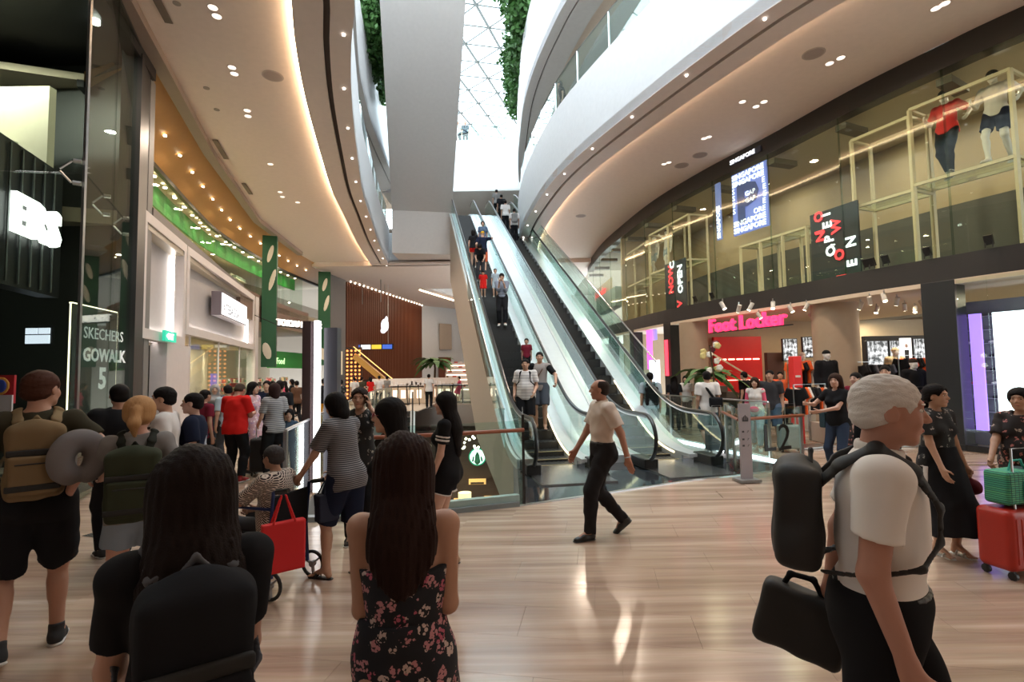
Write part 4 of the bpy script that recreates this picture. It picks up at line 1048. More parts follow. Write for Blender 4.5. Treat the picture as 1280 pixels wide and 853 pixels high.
def onboard(r, B, h, body, u, v, size, m, out=-1, vertical=False, rot180=False, bold=.02, xs=1.):
    d = B.normalized(); n = Vector((d.y, -d.x, 0)); n = n if n.dot(Vector((r.location.x, r.location.y, 0))) < 0 else -n
    X = d if (Vector((0, 0, 1)).cross(n)).dot(d) > 0 else -d           # reading direction as seen from the walkway
    s0 = Vector() if X == d else B
    p = Vector(r.location)+s0+X*(u*B.length)+Vector((0, 0, v*h))+n*.05
    if vertical: return text('lettering', body, size, p, (0, 0, 1), m, r, ydir=-X, ext=.006, bold=bold)
    return text('lettering', body, size, p, X, m, r, ext=.006, bold=bold)
r, B, h = wallpanel('screen', 'bright screen with the word SINGAPORE repeated round a large dark letter P', 'screen', 958, 914, 200, 283, emis('screen_blue', (.10, .13, .38), 1.2))
k = h/9.6
for i in range(9):
    if i in (0, 1, 7, 8): onboard(r, B, h, 'SINGAPORE', .03, .03+(8-i)*.108, k*1.12, M_TXT, bold=.03, xs=1)
    elif i == 6: onboard(r, B, h, 'ORE', .62, .03+2*.108, k*1.12, M_TXT, bold=.008)
    elif i in (2, 5): onboard(r, B, h, 'E', .88, .03+(8-i)*.108, k*1.12, M_TXT, bold=.008); onboard(r, B, h, 'S', .02, .03+(8-i)*.108, k*1.12, M_TXT, bold=.008)
    else: onboard(r, B, h, 'S', .02, .03+(8-i)*.108, k*1.12, M_TXT, bold=.008); onboard(r, B, h, 'E', .9, .03+(8-i)*.108, k*1.12, M_TXT, bold=.008); onboard(r, B, h, 'GAP', .4, .03+(8-i)*.108, k*1.0, M_TXT, bold=.008)
onboard(r, B, h, 'P', .13, .2, h*.82, emis('screen_letter', (.03, .04, .12), 1.), bold=.04)
r, B, h = wallpanel('screen', 'thin upright lit strip of running white letters beside the SINGAPORE screen', 'screen', 900, 894, 228, 300, emis('strip_blue', (.12, .15, .34), 1.))
onboard(r, B, h, 'SINGAPORE', .9, .02, B.length*.95, M_TXT, vertical=True)
r, B, h = wallpanel('screen', 'narrow lit ticker with white letters on the black beam above the SINGAPORE screen', 'screen', 951, 912, 182, 189, emis('ticker_black', (.02, .02, .03), .3), off=.02)
onboard(r, B, h, 'SINGAPORE', .02, .1, h*1.1, M_TXT)
M_BAN = mat('banner_slate', (.035, .04, .055), .35)
r, B, h = wallpanel('banner', 'large dark banner with scattered red and white letters NOW OPEN behind the upper glass', 'banner', 1072, 1012, 250, 346, M_BAN, off=-.2)
for ch, u, v, c in (('O', .30, .90, 1), ('N', .32, .62, 1), ('I', .30, .74, 1), ('P', .50, .58, 0), ('E', .48, .78, 0), ('I', .46, .95, 0), ('O', .52, .38, 0), ('W', .66, .68, 1), ('O', .70, .30, 1), ('I', .72, .06, 1), ('N', .94, .44, 0), ('E', .94, .18, 0)):
    onboard(r, B, h, ch, u, v-.04, B.length*.27, M_TXT if not c else M_RED, vertical=True, bold=.03)
r, B, h = wallpanel('banner', 'smaller dark banner with upright letters NOW in red and OPEN in white', 'banner', 857, 831, 322, 384, M_BAN, off=-.2)
onboard(r, B, h, 'NOW', .42, .34, B.length*.3, M_RED, vertical=True, bold=.03); onboard(r, B, h, 'OPEN', .86, .3, B.length*.3, M_TXT, vertical=True, bold=.03); onboard(r, B, h, 'C', .5, .86, B.length*.3, M_TXT, vertical=True, bold=.03); onboard(r, B, h, 'V', .8, .02, B.length*.3, M_RED, vertical=True, bold=.03)
# pale blue display block and the small red shop name
r, B, h = wallpanel('display_block', 'pale blue display block under the small red shop name', 'display block', 775, 750, 358, 382, mat('pale_blue', (.42, .58, .62), .5), off=-.3, th=.5)
r, B, h = wallpanel('shop_sign', 'small red lit shop name high on the far end of the upper glass', 'shop sign', 765, 744, 346, 363, M_CREAM, off=-.15, th=.01)
onboard(r, B, h, 'Foot Locker', .0, .1, h*.85, M_RED, bold=.03)
# big red name over the entrance
a, _ = hit(RF, 886, 405, .12); b, _ = hit(RF, 990, 388, .12); r = thing('shop_sign', 'large red letters Foot Locker hung over the shop entrance', 'shop sign', (a.x, a.y, a.z)); xd = Vector((b.x-a.x, b.y-a.y, 0))
L_ = xd.length; t_ = text('letters', 'Foot Locker', L_/5.35, (a.x, a.y, 3.02), xd, emis('sign_red', (1., .03, .12), 1.9), r, ext=.05, bold=.022)
MB().beam((0, 0, 3.05-a.z-.06), (xd.x, xd.y, 3.05-a.z-.06), .05, .03).build('carrier_bar', M_BLACK, r)
# small black floodlights on the ledge
for i, (px, lb) in enumerate(((1238, 'small black floodlight on the ledge under the two mannequins'), (1160, 'small black floodlight on the ledge below the empty display frame'), (1107, 'small black floodlight on the ledge just past the dark banner'), (1090, 'small black floodlight close to its twin beside the dark banner'), (1083, 'small black floodlight right at the corner of the dark banner'), (888, 'small black floodlight on the ledge above the first red letter'), (867, 'small black floodlight on the ledge beside the smaller banner'))):
    p, d = hit(RF, px, 330, .1); r = thing('floodlight', lb, 'floodlight', (p.x, p.y, ZB1), math.degrees(math.atan2(d.y, d.x)), 'floodlights on the shop ledge')
    M = Matrix.Rotation(math.radians(-25), 3, 'X'); MB().box((0, 0, .16), (.07, .025, .1), M=M).build('housing', M_BLACK, r); MB().beam((-.06, 0, 0), (-.06, 0, .14), .012, .02).beam((.06, 0, 0), (.06, 0, .14), .012, .02).build('yoke', M_BLACK, r)
# shop lamps inside, upper and lower
for y, px in ((8, 0), (10.5, 0), (13, 0), (16.5, 0), (20, 0), (24, 0)):
    p = at_y(R_FAC, y); LAMPS.append(lamp('shop_lamp', (p[0]+1.9, p[1]+.9, 8.2), .25, 36, (1., .84, .58)))
for y in (7.5, 10, 13, 16):
    p = at_y(R_FAC, y)
    for o in (2.2, 5.6): LAMPS.append(lamp('shop_lamp', (p[0]+o, p[1]+o*.4, 3.42), .25, 38, (1., .84, .6)))
# lower storey: columns, glass and screens
def rcol(px, w, label, m, z1=3.6, off=-.2, name='column'):
    p, d = hit(RF, px, 450, off); r = thing(name, label, 'column', (p.x, p.y, 0), math.degrees(math.atan2(d.y, d.x)))
    MB().lo(-w/2, w/2, -.22, .22, 0, z1).build('shaft', m, r, bevel=.01); MB().lo(-w/2-.02, w/2+.02, -.24, .24, 0, .12).build('base', M_BLACK, r); return r
rcol(1184, .62, 'broad black column between the shop entrance and the purple lit panels', mat('black_ribbed', (.018, .02, .024), .35))
rcol(796, .5, 'dark column of the shop front beside the pink lit panel', M_BLACK); rcol(841, .5, 'dark column at the near side of the shop entrance', M_BLACK); rcol(768, .4, 'slim dark column at the far end of the shop front', M_BLACK)
r, B, h = wallpanel('light_box', 'wide purple lit panel next to the broad black column', 'lit panel', 1226, 1211, 392, 538, emis('purple_light', (.34, .19, .95), 1.7), off=-.5)
r, B, h = wallpanel('light_box', 'narrow purple lit strip against the broad black column', 'lit panel', 1203, 1196, 392, 538, emis('purple_light', (.34, .19, .95), 1.7), off=-.5)
r, B, h = wallpanel('lit_screen', 'huge pale white screen glowing behind the shop glass', 'screen', 1300, 1240, 386, 548, emis('white_screen', (.80, .86, 1.), 3.2), off=-.45)
r, B, h = wallpanel('light_box', 'tall pink lit panel near the small row of people by the shop corner', 'lit panel', 814, 808, 402, 462, emis('pink_light', (1., .12, .6), 1.7), off=-.3)
r, B, h = wallpanel('lit_screen', 'white lit poster under the pink panel', 'screen', 824, 812, 450, 482, emis('poster_white', (1., .85, 1.), 2.2), off=-.2)
r, B, h = wallpanel('lit_screen', 'small violet screen high beside the dark column', 'screen', 820, 813, 395, 425, emis('violet_screen', (.25, .22, .6), 1.2), off=-.4)
r, B, h = wallpanel('light_box', 'red lit strip on the near edge of the dark column', 'lit panel', 834, 831, 425, 470, emis('red_strip', (1., .06, .1), 1.6), off=.06)
# glass of the lower front beyond the column and beside the entrance
gf = thing('shop_glazing', 'ground level shop glass in front of the purple panels and white screen', 'glass front', (9.0, 10, 0)); O = Vector(gf.location)
for p0, p1 in ((1202, 1240), (1240, 1300), (1300, 1370)):
    a, _ = hit(RF, p0, 450); b, _ = hit(RF, p1, 450); MB().beam(Vector((a.x, a.y, 1.8))-O, Vector((b.x, b.y, 1.8))-O, .02, 3.55).build('glass_panel', M_STORE, gf); MB().beam(Vector((a.x, a.y, .06))-O, Vector((b.x, b.y, .06))-O, .08, .12).build('bottom_rail', M_BLACK, gf)
# shoe wall between the purple panel and the white screen
sw = thing('shoe_wall', 'tall grey wall of shoe shelves behind the glass between the lit panels', 'shelving', (0, 0, 0)); p, d = hit(RF, 1232, 450, -1.2); sw.location = (p.x, p.y, 0); sw.rotation_euler.z = math.atan2(d.y, d.x)
MB().lo(-.9, .9, -.05, 0, 0, 3.2).build('back_panel', mat('shelf_grey', (.16, .16, .17), .6), sw)
rnd = random.Random(3)
def shoe_geo():
    F = Field(); F.cone((-.1, 0, .05), (-.02, 0, .045), .04, .04, .02); F.cone((-.02, 0, .045), (.11, 0, .02), .04, .03, .03); F.cone((-.1, 0, .08), (-.06, 0, .09), .032, .034, .02); F.half((0, 0, .0), (0, 0, -1)); return F.mesh(.014)
SG = shoe_geo(); shoe_m = [mat('shoe_'+n, c, .6) for n, c in (('white', (.6, .58, .56)), ('black', (.03, .03, .03)), ('grey', (.25, .25, .27)), ('red', (.5, .05, .04)))]; shoe_me = []
for m in shoe_m: o = npmesh('display_shoe', SG[0], SG[1], m, None); shoe_me.append(o.data); bpy.data.objects.remove(o)
for k in range(9):
    z = .45+k*.3; MB().lo(-.9, .9, 0, .02, z-.01, z).build('shelf', M_STEEL, sw); MB().lo(-.85, .85, .0, .16, z-.012, z).build('shelf', mat('shelf_clear', (.3, .3, .31), .3), sw)
    if 3 < k+2 < 9:
        for q in range(4):
            o = bpy.data.objects.new('display_shoe', shoe_me[rnd.randrange(4)]); COL.objects.link(o); p = Vector((-.6+q*.36, .07, z)); M = Matrix.Rotation(sw.rotation_euler.z, 3, 'Z'); o.location = Vector(sw.location)+M@p; o.rotation_euler.z = sw.rotation_euler.z+.2
            tag(o, 'single display shoe on the grey shoe wall behind the shop glass', 'shoe', 'shoes on the grey shelves by the white screen')
# columns, red wall, screens, racks inside
def inside_pt(px, py, depth_y): return D(px, py, depth_y)
def ycyl(px, y, r, z1, label): 
    p = D(px, 450, y); t = thing('round_column', label, 'column', (p.x, p.y, 0)); MB().cyl((0, 0), r, 0, z1, 28).build('shaft', mat('column_render', (.36, .28, .2), .8), t, smooth=True); return t
ycyl(1046, 14.0, .56, 3.5, 'thick round beige column inside the shop behind the woman in black'); ycyl(868, 18.9, .5, 3.5, 'thick round beige column inside the shop beside the flowers')
def bx(name, label, cat, px0, px1, y, z0, z1, m, dp=.3, group=None, parts=None):
    a, b = D(px0, 450, y), D(px1, 450, y); t = thing(name, label, cat, ((a.x+b.x)/2, y, z0), 0, group); w = abs(b.x-a.x)/2
    MB().lo(-w, w, -dp/2, dp/2, 0, z1-z0).build('body', m, t, bevel=.01); return t, w
t, w = bx('red_wall', 'bright red display wall at the back of the shop with slots of light', 'display wall', 892, 951, 18.85, .9, 2.95, mat('shop_red', (.75, .02, .02), .5), .2)
for i in range(5): MB().lo(-w+.2+i*.3, -w+.42+i*.3, -.13, -.1, 1.2, 1.24).build('light_slot', emis('slot_light', (1, .8, .6), 3), t)
MB().lo(-w+.2, -w+1.6, -.13, -.1, .45, .47).build('light_slot', emis('slot_light', (1, .8, .6), 3), t)
M_SCRB = nodemat('screen_grey_photo', lambda nt, b, nd: (lambda n, r: (nt.links.new(n.outputs['Fac'], r.inputs[0]), nt.links.new(r.outputs[0], b.inputs['Emission Color']), setattr(b.inputs['Emission Strength'], 'default_value', 1.0), setattr(b.inputs['Base Color'], 'default_value', (.02, .02, .02, 1))))(nd('TexNoise', i_Scale=5., i_Detail=4.), nd('ValToRGB')), .3)
for n_ in M_SCRB.node_tree.nodes:
    if n_.type == 'VALTORGB': n_.color_ramp.elements[0].position = .42; n_.color_ramp.elements[1].position = .62
for px0, px1, z0, z1, lb in ((978, 997, 2.0, 2.75, 'small grey picture screen at the back of the shop by the doorway'), (1003, 1022, 2.1, 2.8, 'grey picture screen over the orange and black clothes rail'), (1083, 1110, 1.75, 2.55, 'wide grey picture screen of an athlete over the clothes wall'), (1111, 1125, 1.75, 2.55, 'slim grey picture screen next to the athlete screen'), (1141, 1157, 1.85, 2.6, 'grey picture screen nearest the broad black column')):
    t, w = bx('picture_screen', lb, 'screen', px0, px1, 15.2 if px0 > 1050 else 17, z0, z1, M_BLACK, .08, 'picture screens at the back of the shop'); MB().lo(-w+.03, w-.03, -.05, -.042, .03, z1-z0-.03).build('picture', M_SCRB, t)
t, w = bx('poster', 'white lit poster of a person in a long black coat', 'poster', 1126, 1140, 15.1, 1.35, 2.6, emis('poster_lit', (.85, .85, .85), 1.), .05)
MB().lo(-.06, .06, -.04, -.03, .35, .9).build('printed_coat', mat('print_black', (.02, .02, .02), .6), t); F = Field().ell((0, -.035, 1.02), (.05, .01, .065)); npmesh('printed_face', *F.mesh(.01), mat('print_skin', (.5, .35, .3), .6), t)
t, w = bx('doorway_panel', 'dark brown doorway recess beside the red wall', 'doorway', 957, 978, 17.3, 0, 2.3, mat('brown_dark', (.08, .03, .015), .6), .2)
t, w = bx('dark_wall', 'black merchandise wall behind the clothes rails', 'display wall', 1080, 1166, 15.6, .0, 2.7, mat('merch_black', (.02, .018, .016), .6), .15)
t, w = bx('info_stand', 'bright red upright stand near the pink-clad woman', 'stand', 988, 999, 12.2, 0, 2.05, mat('stand_red', (.8, .02, .02), .45), .2)
MB().lo(-.06, .06, -.112, -.1, 1.55, 1.6).build('label_plate', mat('plate_white', (.7, .65, .6), .5), t)
# clothes rails with single garments
def garment_geo():
    F = Field(); F.box((0, 0, -.38), (.012, .17, .26), .02, None, .05); F.box((0, .2, -.2), (.012, .05, .1), .02, rotm('x', 25), .03); F.box((0, -.2, -.2), (.012, .05, .1), .02, rotm('x', -25), .03); return F.mesh(.02)
GG = garment_geo(); gcols = {n: mat('garment_'+n, c, .85) for n, c in (('black', (.015, .014, .015)), ('orange', (.75, .12, .03)), ('white', (.6, .56, .52)), ('red', (.55, .03, .03)), ('grey', (.14, .14, .15)))}; gme = {}
for n, m in gcols.items(): o = npmesh('garment', GG[0], GG[1], m, None); gme[n] = o.data; bpy.data.objects.remove(o)
def rack(px, y, label, z=1.35, n=10, cols='black black orange white', w=.9, gl='garment', ang=0):
    p = D(px, 450, y); t = thing('clothes_rail', label, 'clothes rail', (p.x, p.y, 0), ang); M = Matrix.Rotation(math.radians(ang), 3, 'Z')
    MB().tube([(-w/2, 0, 0), (-w/2, 0, z), (w/2, 0, z), (w/2, 0, 0)], .018, 6).build('rail_frame', M_STEEL, t); MB().lo(-w/2, w/2, -.2, .2, .0, .03).build('foot_bar', M_STEEL, t)
    cs = cols.split()
    for i in range(n):
        c = cs[(i*7+int(px)) % len(cs)]; q = M@Vector((-w/2+.06+(w-.12)*i/(n-1), 0, z+.0)); o = bpy.data.objects.new('garment', gme[c]); COL.objects.link(o); o.location = Vector((p.x, p.y, 0))+q; o.rotation_euler.z = math.radians(ang+rnd.uniform(-8, 8))
        tag(o, f'{c} garment hanging on the {gl}', 'garment', f'{c} garments on the {gl}')
    return t
rack(1010, 11.6, 'steel clothes rail of black tops right behind the red stand', 1.4, 10, 'black black orange black white', .95, 'clothes rail by the red stand', 20)
rack(1004, 14.5, 'steel clothes rail with orange and black jackets under the picture screen', 2.0, 8, 'orange black orange white', .9, 'high clothes rail under the picture screen')
rack(1096, 13.5, 'clothes rail of mostly black jackets before the athlete screen', 1.9, 10, 'black grey black black', 1.1, 'clothes rail before the athlete screen')
rack(1150, 13.2, 'clothes rail of black and orange sportswear near the broad black column', 2.05, 12, 'orange orange black black', 1.1, 'clothes rail near the broad black column')
rack(1140, 11.6, 'low clothes rail of black tops behind the cap mannequin', 1.3, 12, 'black black red black', 1.3, 'low clothes rail behind the cap mannequin')
for px, y, zt, w_, lb in ((975, 13.0, .95, 1.1, 'pale display table with folded goods by the cashier'), (1120, 12.4, 1.0, 1.6, 'pale display table of folded red and white shirts')):
    p = D(px, 470, y); t = thing('display_table', lb, 'table', (p.x, y, 0)); MB().lo(-w_/2, w_/2, -.35, .35, zt-.05, zt).build('table_top', mat('table_pale', (.6, .5, .4), .5), t); [MB().lo(sx*w_/2-.03, sx*w_/2+.03, sy*.3-.03, sy*.3+.03, 0, zt-.05).build('leg', M_STEEL, t) for sx in (-.95, .95) for sy in (-1, 1)]
    for i in range(6):
        c = ('red', 'white', 'black', 'orange', 'red', 'white')[i]; tag(MB().box((p.x-w_/2+.15+i*(w_-.3)/5, y, zt+.04), (.1, .14, .04), rz=rnd.uniform(-10, 10)).build('folded_shirt', gcols[c], bevel=.01), f'{c} folded shirt stack on the '+lb.split(' with')[0].split(' of')[0]+(' by the cashier' if px < 1000 else ' near the cap mannequin'), 'folded shirt', 'folded shirts')
# track spot lamps under the shop ceiling
tl = [(905, 12.5), (925, 13.2), (940, 12.8), (968, 12.6), (990, 13.4), (1010, 13), (1078, 13), (1090, 12), (1098, 14), (1124, 12.2), (1133, 13.4), (1146, 14), (1108, 11.5), (1155, 12.8), (950, 15), (1015, 15.5)]
for i, (px, y) in enumerate(tl):
    p = D(px, 420, y); t = thing('track_lamp', 'white track spotlight under the shop ceiling above the clothes rails', 'lamp', (p.x, y, 3.5), rnd.uniform(0, 360), 'track lamps inside the sports shop')
    M = Matrix.Rotation(math.radians(28), 3, 'X'); MB().lo(-.012, .012, -.012, .012, -.1, 0).build('stem', M_STEEL, t); mb = MB(); V_ = MB().cyl((0, 0), .05, -.1, .1, 10); mb.add([M@Vector(v)+Vector((0, 0, -.17)) for v in V_.v], V_.f); mb.build('lamp_body', mat('lamp_white', (.6, .56, .5), .4), t)
    V_ = MB().cyl((0, 0), .044, -.104, -.1, 10); MB().add([M@Vector(v)+Vector((0, 0, -.17)) for v in V_.v], V_.f).build('lamp_face', emis('spot_face', (1., .85, .62), 14), t)
# staircase inside the shop
st = thing('shop_staircase', 'dark staircase rising inside the shop behind the woman in pink', 'staircase', (0, 0, 0)); p = D(950, 470, 17.9); st.location = (p.x, 17.9, 0)
for i in range(7): MB().lo(-.32*i-.2, -.32*i+.16, -.7, .7, .2*i, .2*i+.2).build('step', mat('stair_dark', (.06, .05, .04), .5), st)
MB().beam((.2, -.72, .95), (-2.0, -.72, 2.35), .04, .05).build('handrail', M_CREAM, st)
# ============================================================ shops on the left
LF = [p for p in L_FAC if 1.5 < p[1]]
A0 = LC(LF, 11.3, 19.6); A0 = A0
M_WARMW = mat('shop_white_frame', (.60, .56, .56), .5); M_LEDL = emis('frame_led', (1., .93, .85), 11.)
ZL = 5.35
# dark head over the white shopfront and the recess above it
tag(MB().wall(LC(LF, 11.2, 21.2), ZL, ZL+.22, .35).build('trim_10', mat('ledge_dark', (.10, .09, .085), .5)), kind='structure')
LR = offset([p for p in LF if p[1] > 10.6], 1.15); LR0 = [p for p in LF if p[1] > 10.6]
mb = MB(); n = len(LR); mb.add([(p[0], p[1], 8.72) for p in LR0]+[(p[0], p[1], 8.0) for p in LR]+[(p[0], p[1], 8.9) for p in LR0]+[(p[0], p[1], 8.2) for p in LR], [f for i in range(n-1) for f in ((i, i+1, n+i+1, n+i), (2*n+i, 3*n+i, 3*n+i+1, 2*n+i+1), (i, 2*n+i, 2*n+i+1, i+1), (n+i, n+i+1, 3*n+i+1, 3*n+i))])
tag(mb.build('ceiling_soffit_ochre', mat('ochre_soffit', (.42, .22, .07), .55)), kind='structure')
tag(MB().wall(LR, 7.86, 8.02, .12).build('trim_11', M_BLACK), kind='structure')
LRR = offset(LR, 4.5)
tag(MB().wall(LRR, 0, 8.2, .2).build('wall_shop_left_back', mat('shop_cream', (.5, .42, .3), .7)), kind='structure')
tag(MB().slab(LR, LRR, 8.0, 8.15).build('ceiling_shop_left', mat('shop_ceiling_l', (.6, .52, .4), .7)), kind='structure')
tag(MB().slab(LR0, LRR, 5.0, 5.3).build('floor_shop_left_upper', mat('shop_floor_l', (.35, .3, .22), .4)), kind='structure')
tag(MB().slab(LR0, LRR, -.06, -.005).build('floor_shop_left', mat('shop_floor_l2', (.4, .34, .27), .3)), kind='structure')
M_GREEN = mat('banner_green', (.035, .25, .05), .6); M_DGREEN = mat('banner_dark_green', (.008, .07, .03), .7)
gb = thing('green_band', 'long bright green lit band running round the top of the left shop glass', 'green band', (LR[0][0], LR[0][1], 7.2)); O = Vector(gb.location)
gbp = offset(LR, .5)
qq = resample(LC(gbp, 11.5, 33), 22)
for a, b in zip(qq, qq[1:]):
    A, B = Vector((*a, 7.52)), Vector((*b, 7.52)); MB().beam(A-O, A+(B-A)*.985-O, .05, .68).build('panel', M_GREEN, gb)
for i, (a, b) in enumerate(zip(qq, qq[1:])):
    c = ((a[0]+b[0])/2+.14, (a[1]+b[1])/2); o = MB().cyl((c[0]+.1, c[1]), .06, 7.86, 7.9, 10).build('small_downlight', emis('lamp_face', (1, .85, .6), 12)); tag(o, 'small spot washing the green band of the left shop', 'light', 'spots over the green band')
    if i < 20: LAMPS.append(lamp('band_lamp', (c[0]+.12, c[1], 7.82), .1, 6, (.9, 1., .6), rot=(0, math.radians(-12), 0), spread=2.2))
gfl = thing('shop_glazing', 'upper storey glass of the left shop below the green band', 'glass front', (LR[0][0], LR[0][1], 5.5)); O = Vector(gfl.location)
qq = resample(LC(LR, 11, 33), 16)
for a, b in zip(qq, qq[1:]): A, B = Vector((*a, 6.7)), Vector((*b, 6.7)); MB().beam(A-O, A+(B-A)*.99-O, .02, 2.35).build('glass_panel', M_STORE, gfl)
# lit shelves upstairs
for k in range(9):
    y = 12.5+k*2.1; p = at_y(offset(LR, 2.6), y)
    t = thing('shelf_unit', 'pale lit shelf unit upstairs in the left shop behind the glass', 'shelf unit', (p[0], p[1], 5.3), 100, 'shelf units upstairs in the left shop'); MB().lo(-.9, .9, -.02, .02, 0, 2.3).build('back', mat('shelf_cream', (.55, .48, .36), .6), t)
    for z in (.5, 1.0, 1.5, 2.0): MB().lo(-.9, .9, -.3, .0, z, z+.03).build('shelf', mat('shelf_white', (.7, .65, .55), .5), t); MB().lo(-.8, .8, -.26, -.04, z+.03, z+.2).build('goods', mat(('goods_a', 'goods_b', 'goods_c')[k % 3], ((.3, .25, .2), (.5, .45, .4), (.2, .25, .2))[k % 3], .7), t)
    LAMPS.append(lamp('shop_lamp', (p[0]+1.2, p[1], 7.9), .6, 60, (1., .86, .62)))
# downlights of the ochre soffit
for i, p in enumerate(resample(offset(LC(LR0, 12, 32), .55), 16)):
    o = MB().cyl((p[0], p[1]), .04, 8.28, 8.32, 12).build('small_downlight', emis('lamp_face', (1, .85, .6), 12)); tag(o, 'round downlight in the ochre soffit above the left shops', 'light', 'downlights in the ochre soffit')
    if i % 2 == 0: LAMPS.append(lamp('soffit_lamp', (p[0]+.2, p[1], 8.2), .2, 25, (1., .8, .55)))
# the white shopfront with two lit recesses
def lit(ws, px0, px1, z0, z1, face_z=None, deep=.32, backm=None, name='lit_recess', group=None, label='', sides=True):
    a, _ = hit(LF, px0, 350, -.02); b, _ = hit(LF, px1, 350, -.02); r = thing(name, label, 'shop front panel', (a.x, a.y, z0)); B = Vector((b.x-a.x, b.y-a.y, 0)); d = B.normalized(); n = Vector((-d.y, d.x, 0)); n = n if n.x < 0 else -n
    rz = math.degrees(math.atan2(d.y, d.x)); L = B.length; h = z1-z0
    Mz = Matrix.Rotation(math.radians(rz), 3, 'Z')
    def bb(x0, x1, y0, y1, q0, q1, nm, m): 
        mb = MB().lo(x0, x1, y0, y1, q0, q1); mb.v = [tuple(Mz@Vector(v)) for v in mb.v]; return mb.build(nm, m, r)
    s = 1 if (Mz@Vector((0, 1, 0))).dot(n) > 0 else -1
    fr = .22
    bb(0, L, s*deep, s*(deep+.06), 0, h, 'back_panel', backm or mat('recess_grey', (.42, .40, .41), .5))
    for (x0, x1, q0, q1) in ((0, fr, 0, h), (L-fr, L, 0, h), (fr, L-fr, 0, fr), (fr, L-fr, h-fr, h)): bb(x0, x1, 0, s*(deep-.1), q0, q1, 'frame_side', M_WARMW)
    for (x0, x1, q0, q1) in ((fr-.05, fr+.0, fr, h-fr), (L-fr, L-fr+.05, fr, h-fr), (fr, L-fr, fr-.05, fr), (fr, L-fr, h-fr, h-fr+.05)): bb(x0, x1, s*(deep-.09), s*(deep-.03), q0, q1, 'edge_light', M_LEDL)
    return r, d, L, h, n
r1, d1, L1_, h1, n1 = lit(None, 178, 233, 2.62, ZL, label='white framed lit recess over the dark doorway of the left shopfront')
r2_, d2, L2_, h2, n2 = lit(None, 234, 319, 2.95, ZL, label='wide white framed lit recess carrying the small white sign box')
X2 = d2
sb = thing('lightbox_sign', 'small white lit sign box with grey letters on the white shopfront', 'sign', tuple(Vector(r2_.location)+d2*L2_*.34+Vector((0, 0, h2*.36))), math.degrees(math.atan2(d2.y, d2.x)))
mb = MB().lo(0, L2_*.42, -.1 if n2.cross(d2).z > 0 else -.1, .2, 0, h2*.33).build('box', mat('sign_casing', (.12, .1, .12), .4), sb); o_ = MB().lo(.04, L2_*.42-.04, -.12, -.09, .04, h2*.33-.04).build('face', emis('sign_face', (.96, .97, 1.), 1.15), sb)
text('lettering', 'ATEBAGGA', h2*.19, Vector(sb.location)+d2*.14-n2*.13+Vector((0, 0, .12)), d2, mat('letters_grey', (.35, .37, .40), .6), sb, ext=.004)
# doorway, pier and the window below
def lpier(px0, px1, z0, z1, m, label, name='pier', off=-.02, th=.35):
    a, _ = hit(LF, px0, 430, off); b, _ = hit(LF, px1, 430, off); r = thing(name, label, 'pier' if name == 'pier' else name.replace('_', ' '), (a.x, a.y, z0)); B = Vector((b.x-a.x, b.y-a.y, 0)); d = B.normalized(); n = Vector((-d.y, d.x, 0)); n = n if n.x < 0 else -n
    MB().beam(n*th/2+Vector((0, 0, (z1-z0)/2)), B+n*th/2+Vector((0, 0, (z1-z0)/2)), th, z1-z0).build('body', m, r); return r, B, n
lpier(209, 237, 0, 2.62, M_WARMW, 'plain white pier between the dark doorway and the shop window'); lpier(163, 209, 0, 2.6, mat('doorway_black', (.012, .008, .007), .6), 'dark doorway beneath the green exit sign', 'dark_doorway', off=.6, th=.2)
lpier(319, 323, 0, ZL, M_WARMW, 'thin white end pier of the white shopfront by the green banner')
r, B, n = lpier(237, 319, 0, 2.95, M_STORE, 'tall clear window of the white shopfront', 'shop_window', off=.1, th=.03)
for k in range(4): MB().lo(B.x*k/3-.02, B.x*k/3+.02, B.y*k/3-.02, B.y*k/3+.02, 0, 2.95).build('mullion', M_WARMW, r)
t = thing('window_back', 'pale cream folded display wall inside the white shopfront window', 'display wall', (r.location.x, r.location.y, 0)); q = resample([(n.x*1.3, n.y*1.3), (B.x*.33+n.x*1.9, B.y*.33+n.y*1.9), (B.x*.66+n.x*1.3, B.y*.66+n.y*1.3), (B.x+n.x*1.9, B.y+n.y*1.9)], 13); MB().wall(q, 0, 2.95, .1).build('panelling', mat('cream_panelling', (.62, .52, .38), .5), t)
tag(MB().add([(r.location.x+v[0], r.location.y+v[1], 2.95) for v in ((0, 0), (B.x, B.y), (B.x+n.x*3, B.y+n.y*3), (n.x*3, n.y*3))]+[(r.location.x+v[0], r.location.y+v[1], 3.05) for v in ((0, 0), (B.x, B.y), (B.x+n.x*3, B.y+n.y*3), (n.x*3, n.y*3))], [(3, 2, 1, 0), (4, 5, 6, 7), (0, 1, 5, 4), (1, 2, 6, 5), (2, 3, 7, 6), (3, 0, 4, 7)]).build('ceiling_window', mat('shop_ceiling_l', (.6, .52, .4), .7)), kind='structure')
for k in (.2, .5, .8): LAMPS.append(lamp('window_lamp', (r.location.x+B.x*k+n.x*.7, r.location.y+B.y*k+n.y*.7, 2.9), .3, 45, (1., .9, .74)))
t, B3, n3 = lpier(266, 274, .9, 1.9, emis('violet_poster', (.22, .15, .5), .8), 'small violet lit poster in the white shopfront window', 'lit_poster', off=.5, th=.06)
# exit sign
p, d = hit(LF, 212, 422, -.14); ex = thing('exit_sign', 'small green exit sign fixed below the lit recess', 'sign', (p.x, p.y, p.z-.1), math.degrees(math.atan2(d.y, d.x))); MB().lo(-.42, .42, -.03, .03, 0, .24).build('box', emis('exit_green', (.02, .38, .24), 1.2), ex)
text('lettering', '<EXIT', .2, Vector(ex.location)+Matrix.Rotation(ex.rotation_euler.z, 3, 'Z')@Vector((-.36, -.04, .045)), d, emis('exit_white', (.8, 1, .9), 2.2), ex, ext=.004, bold=.02)
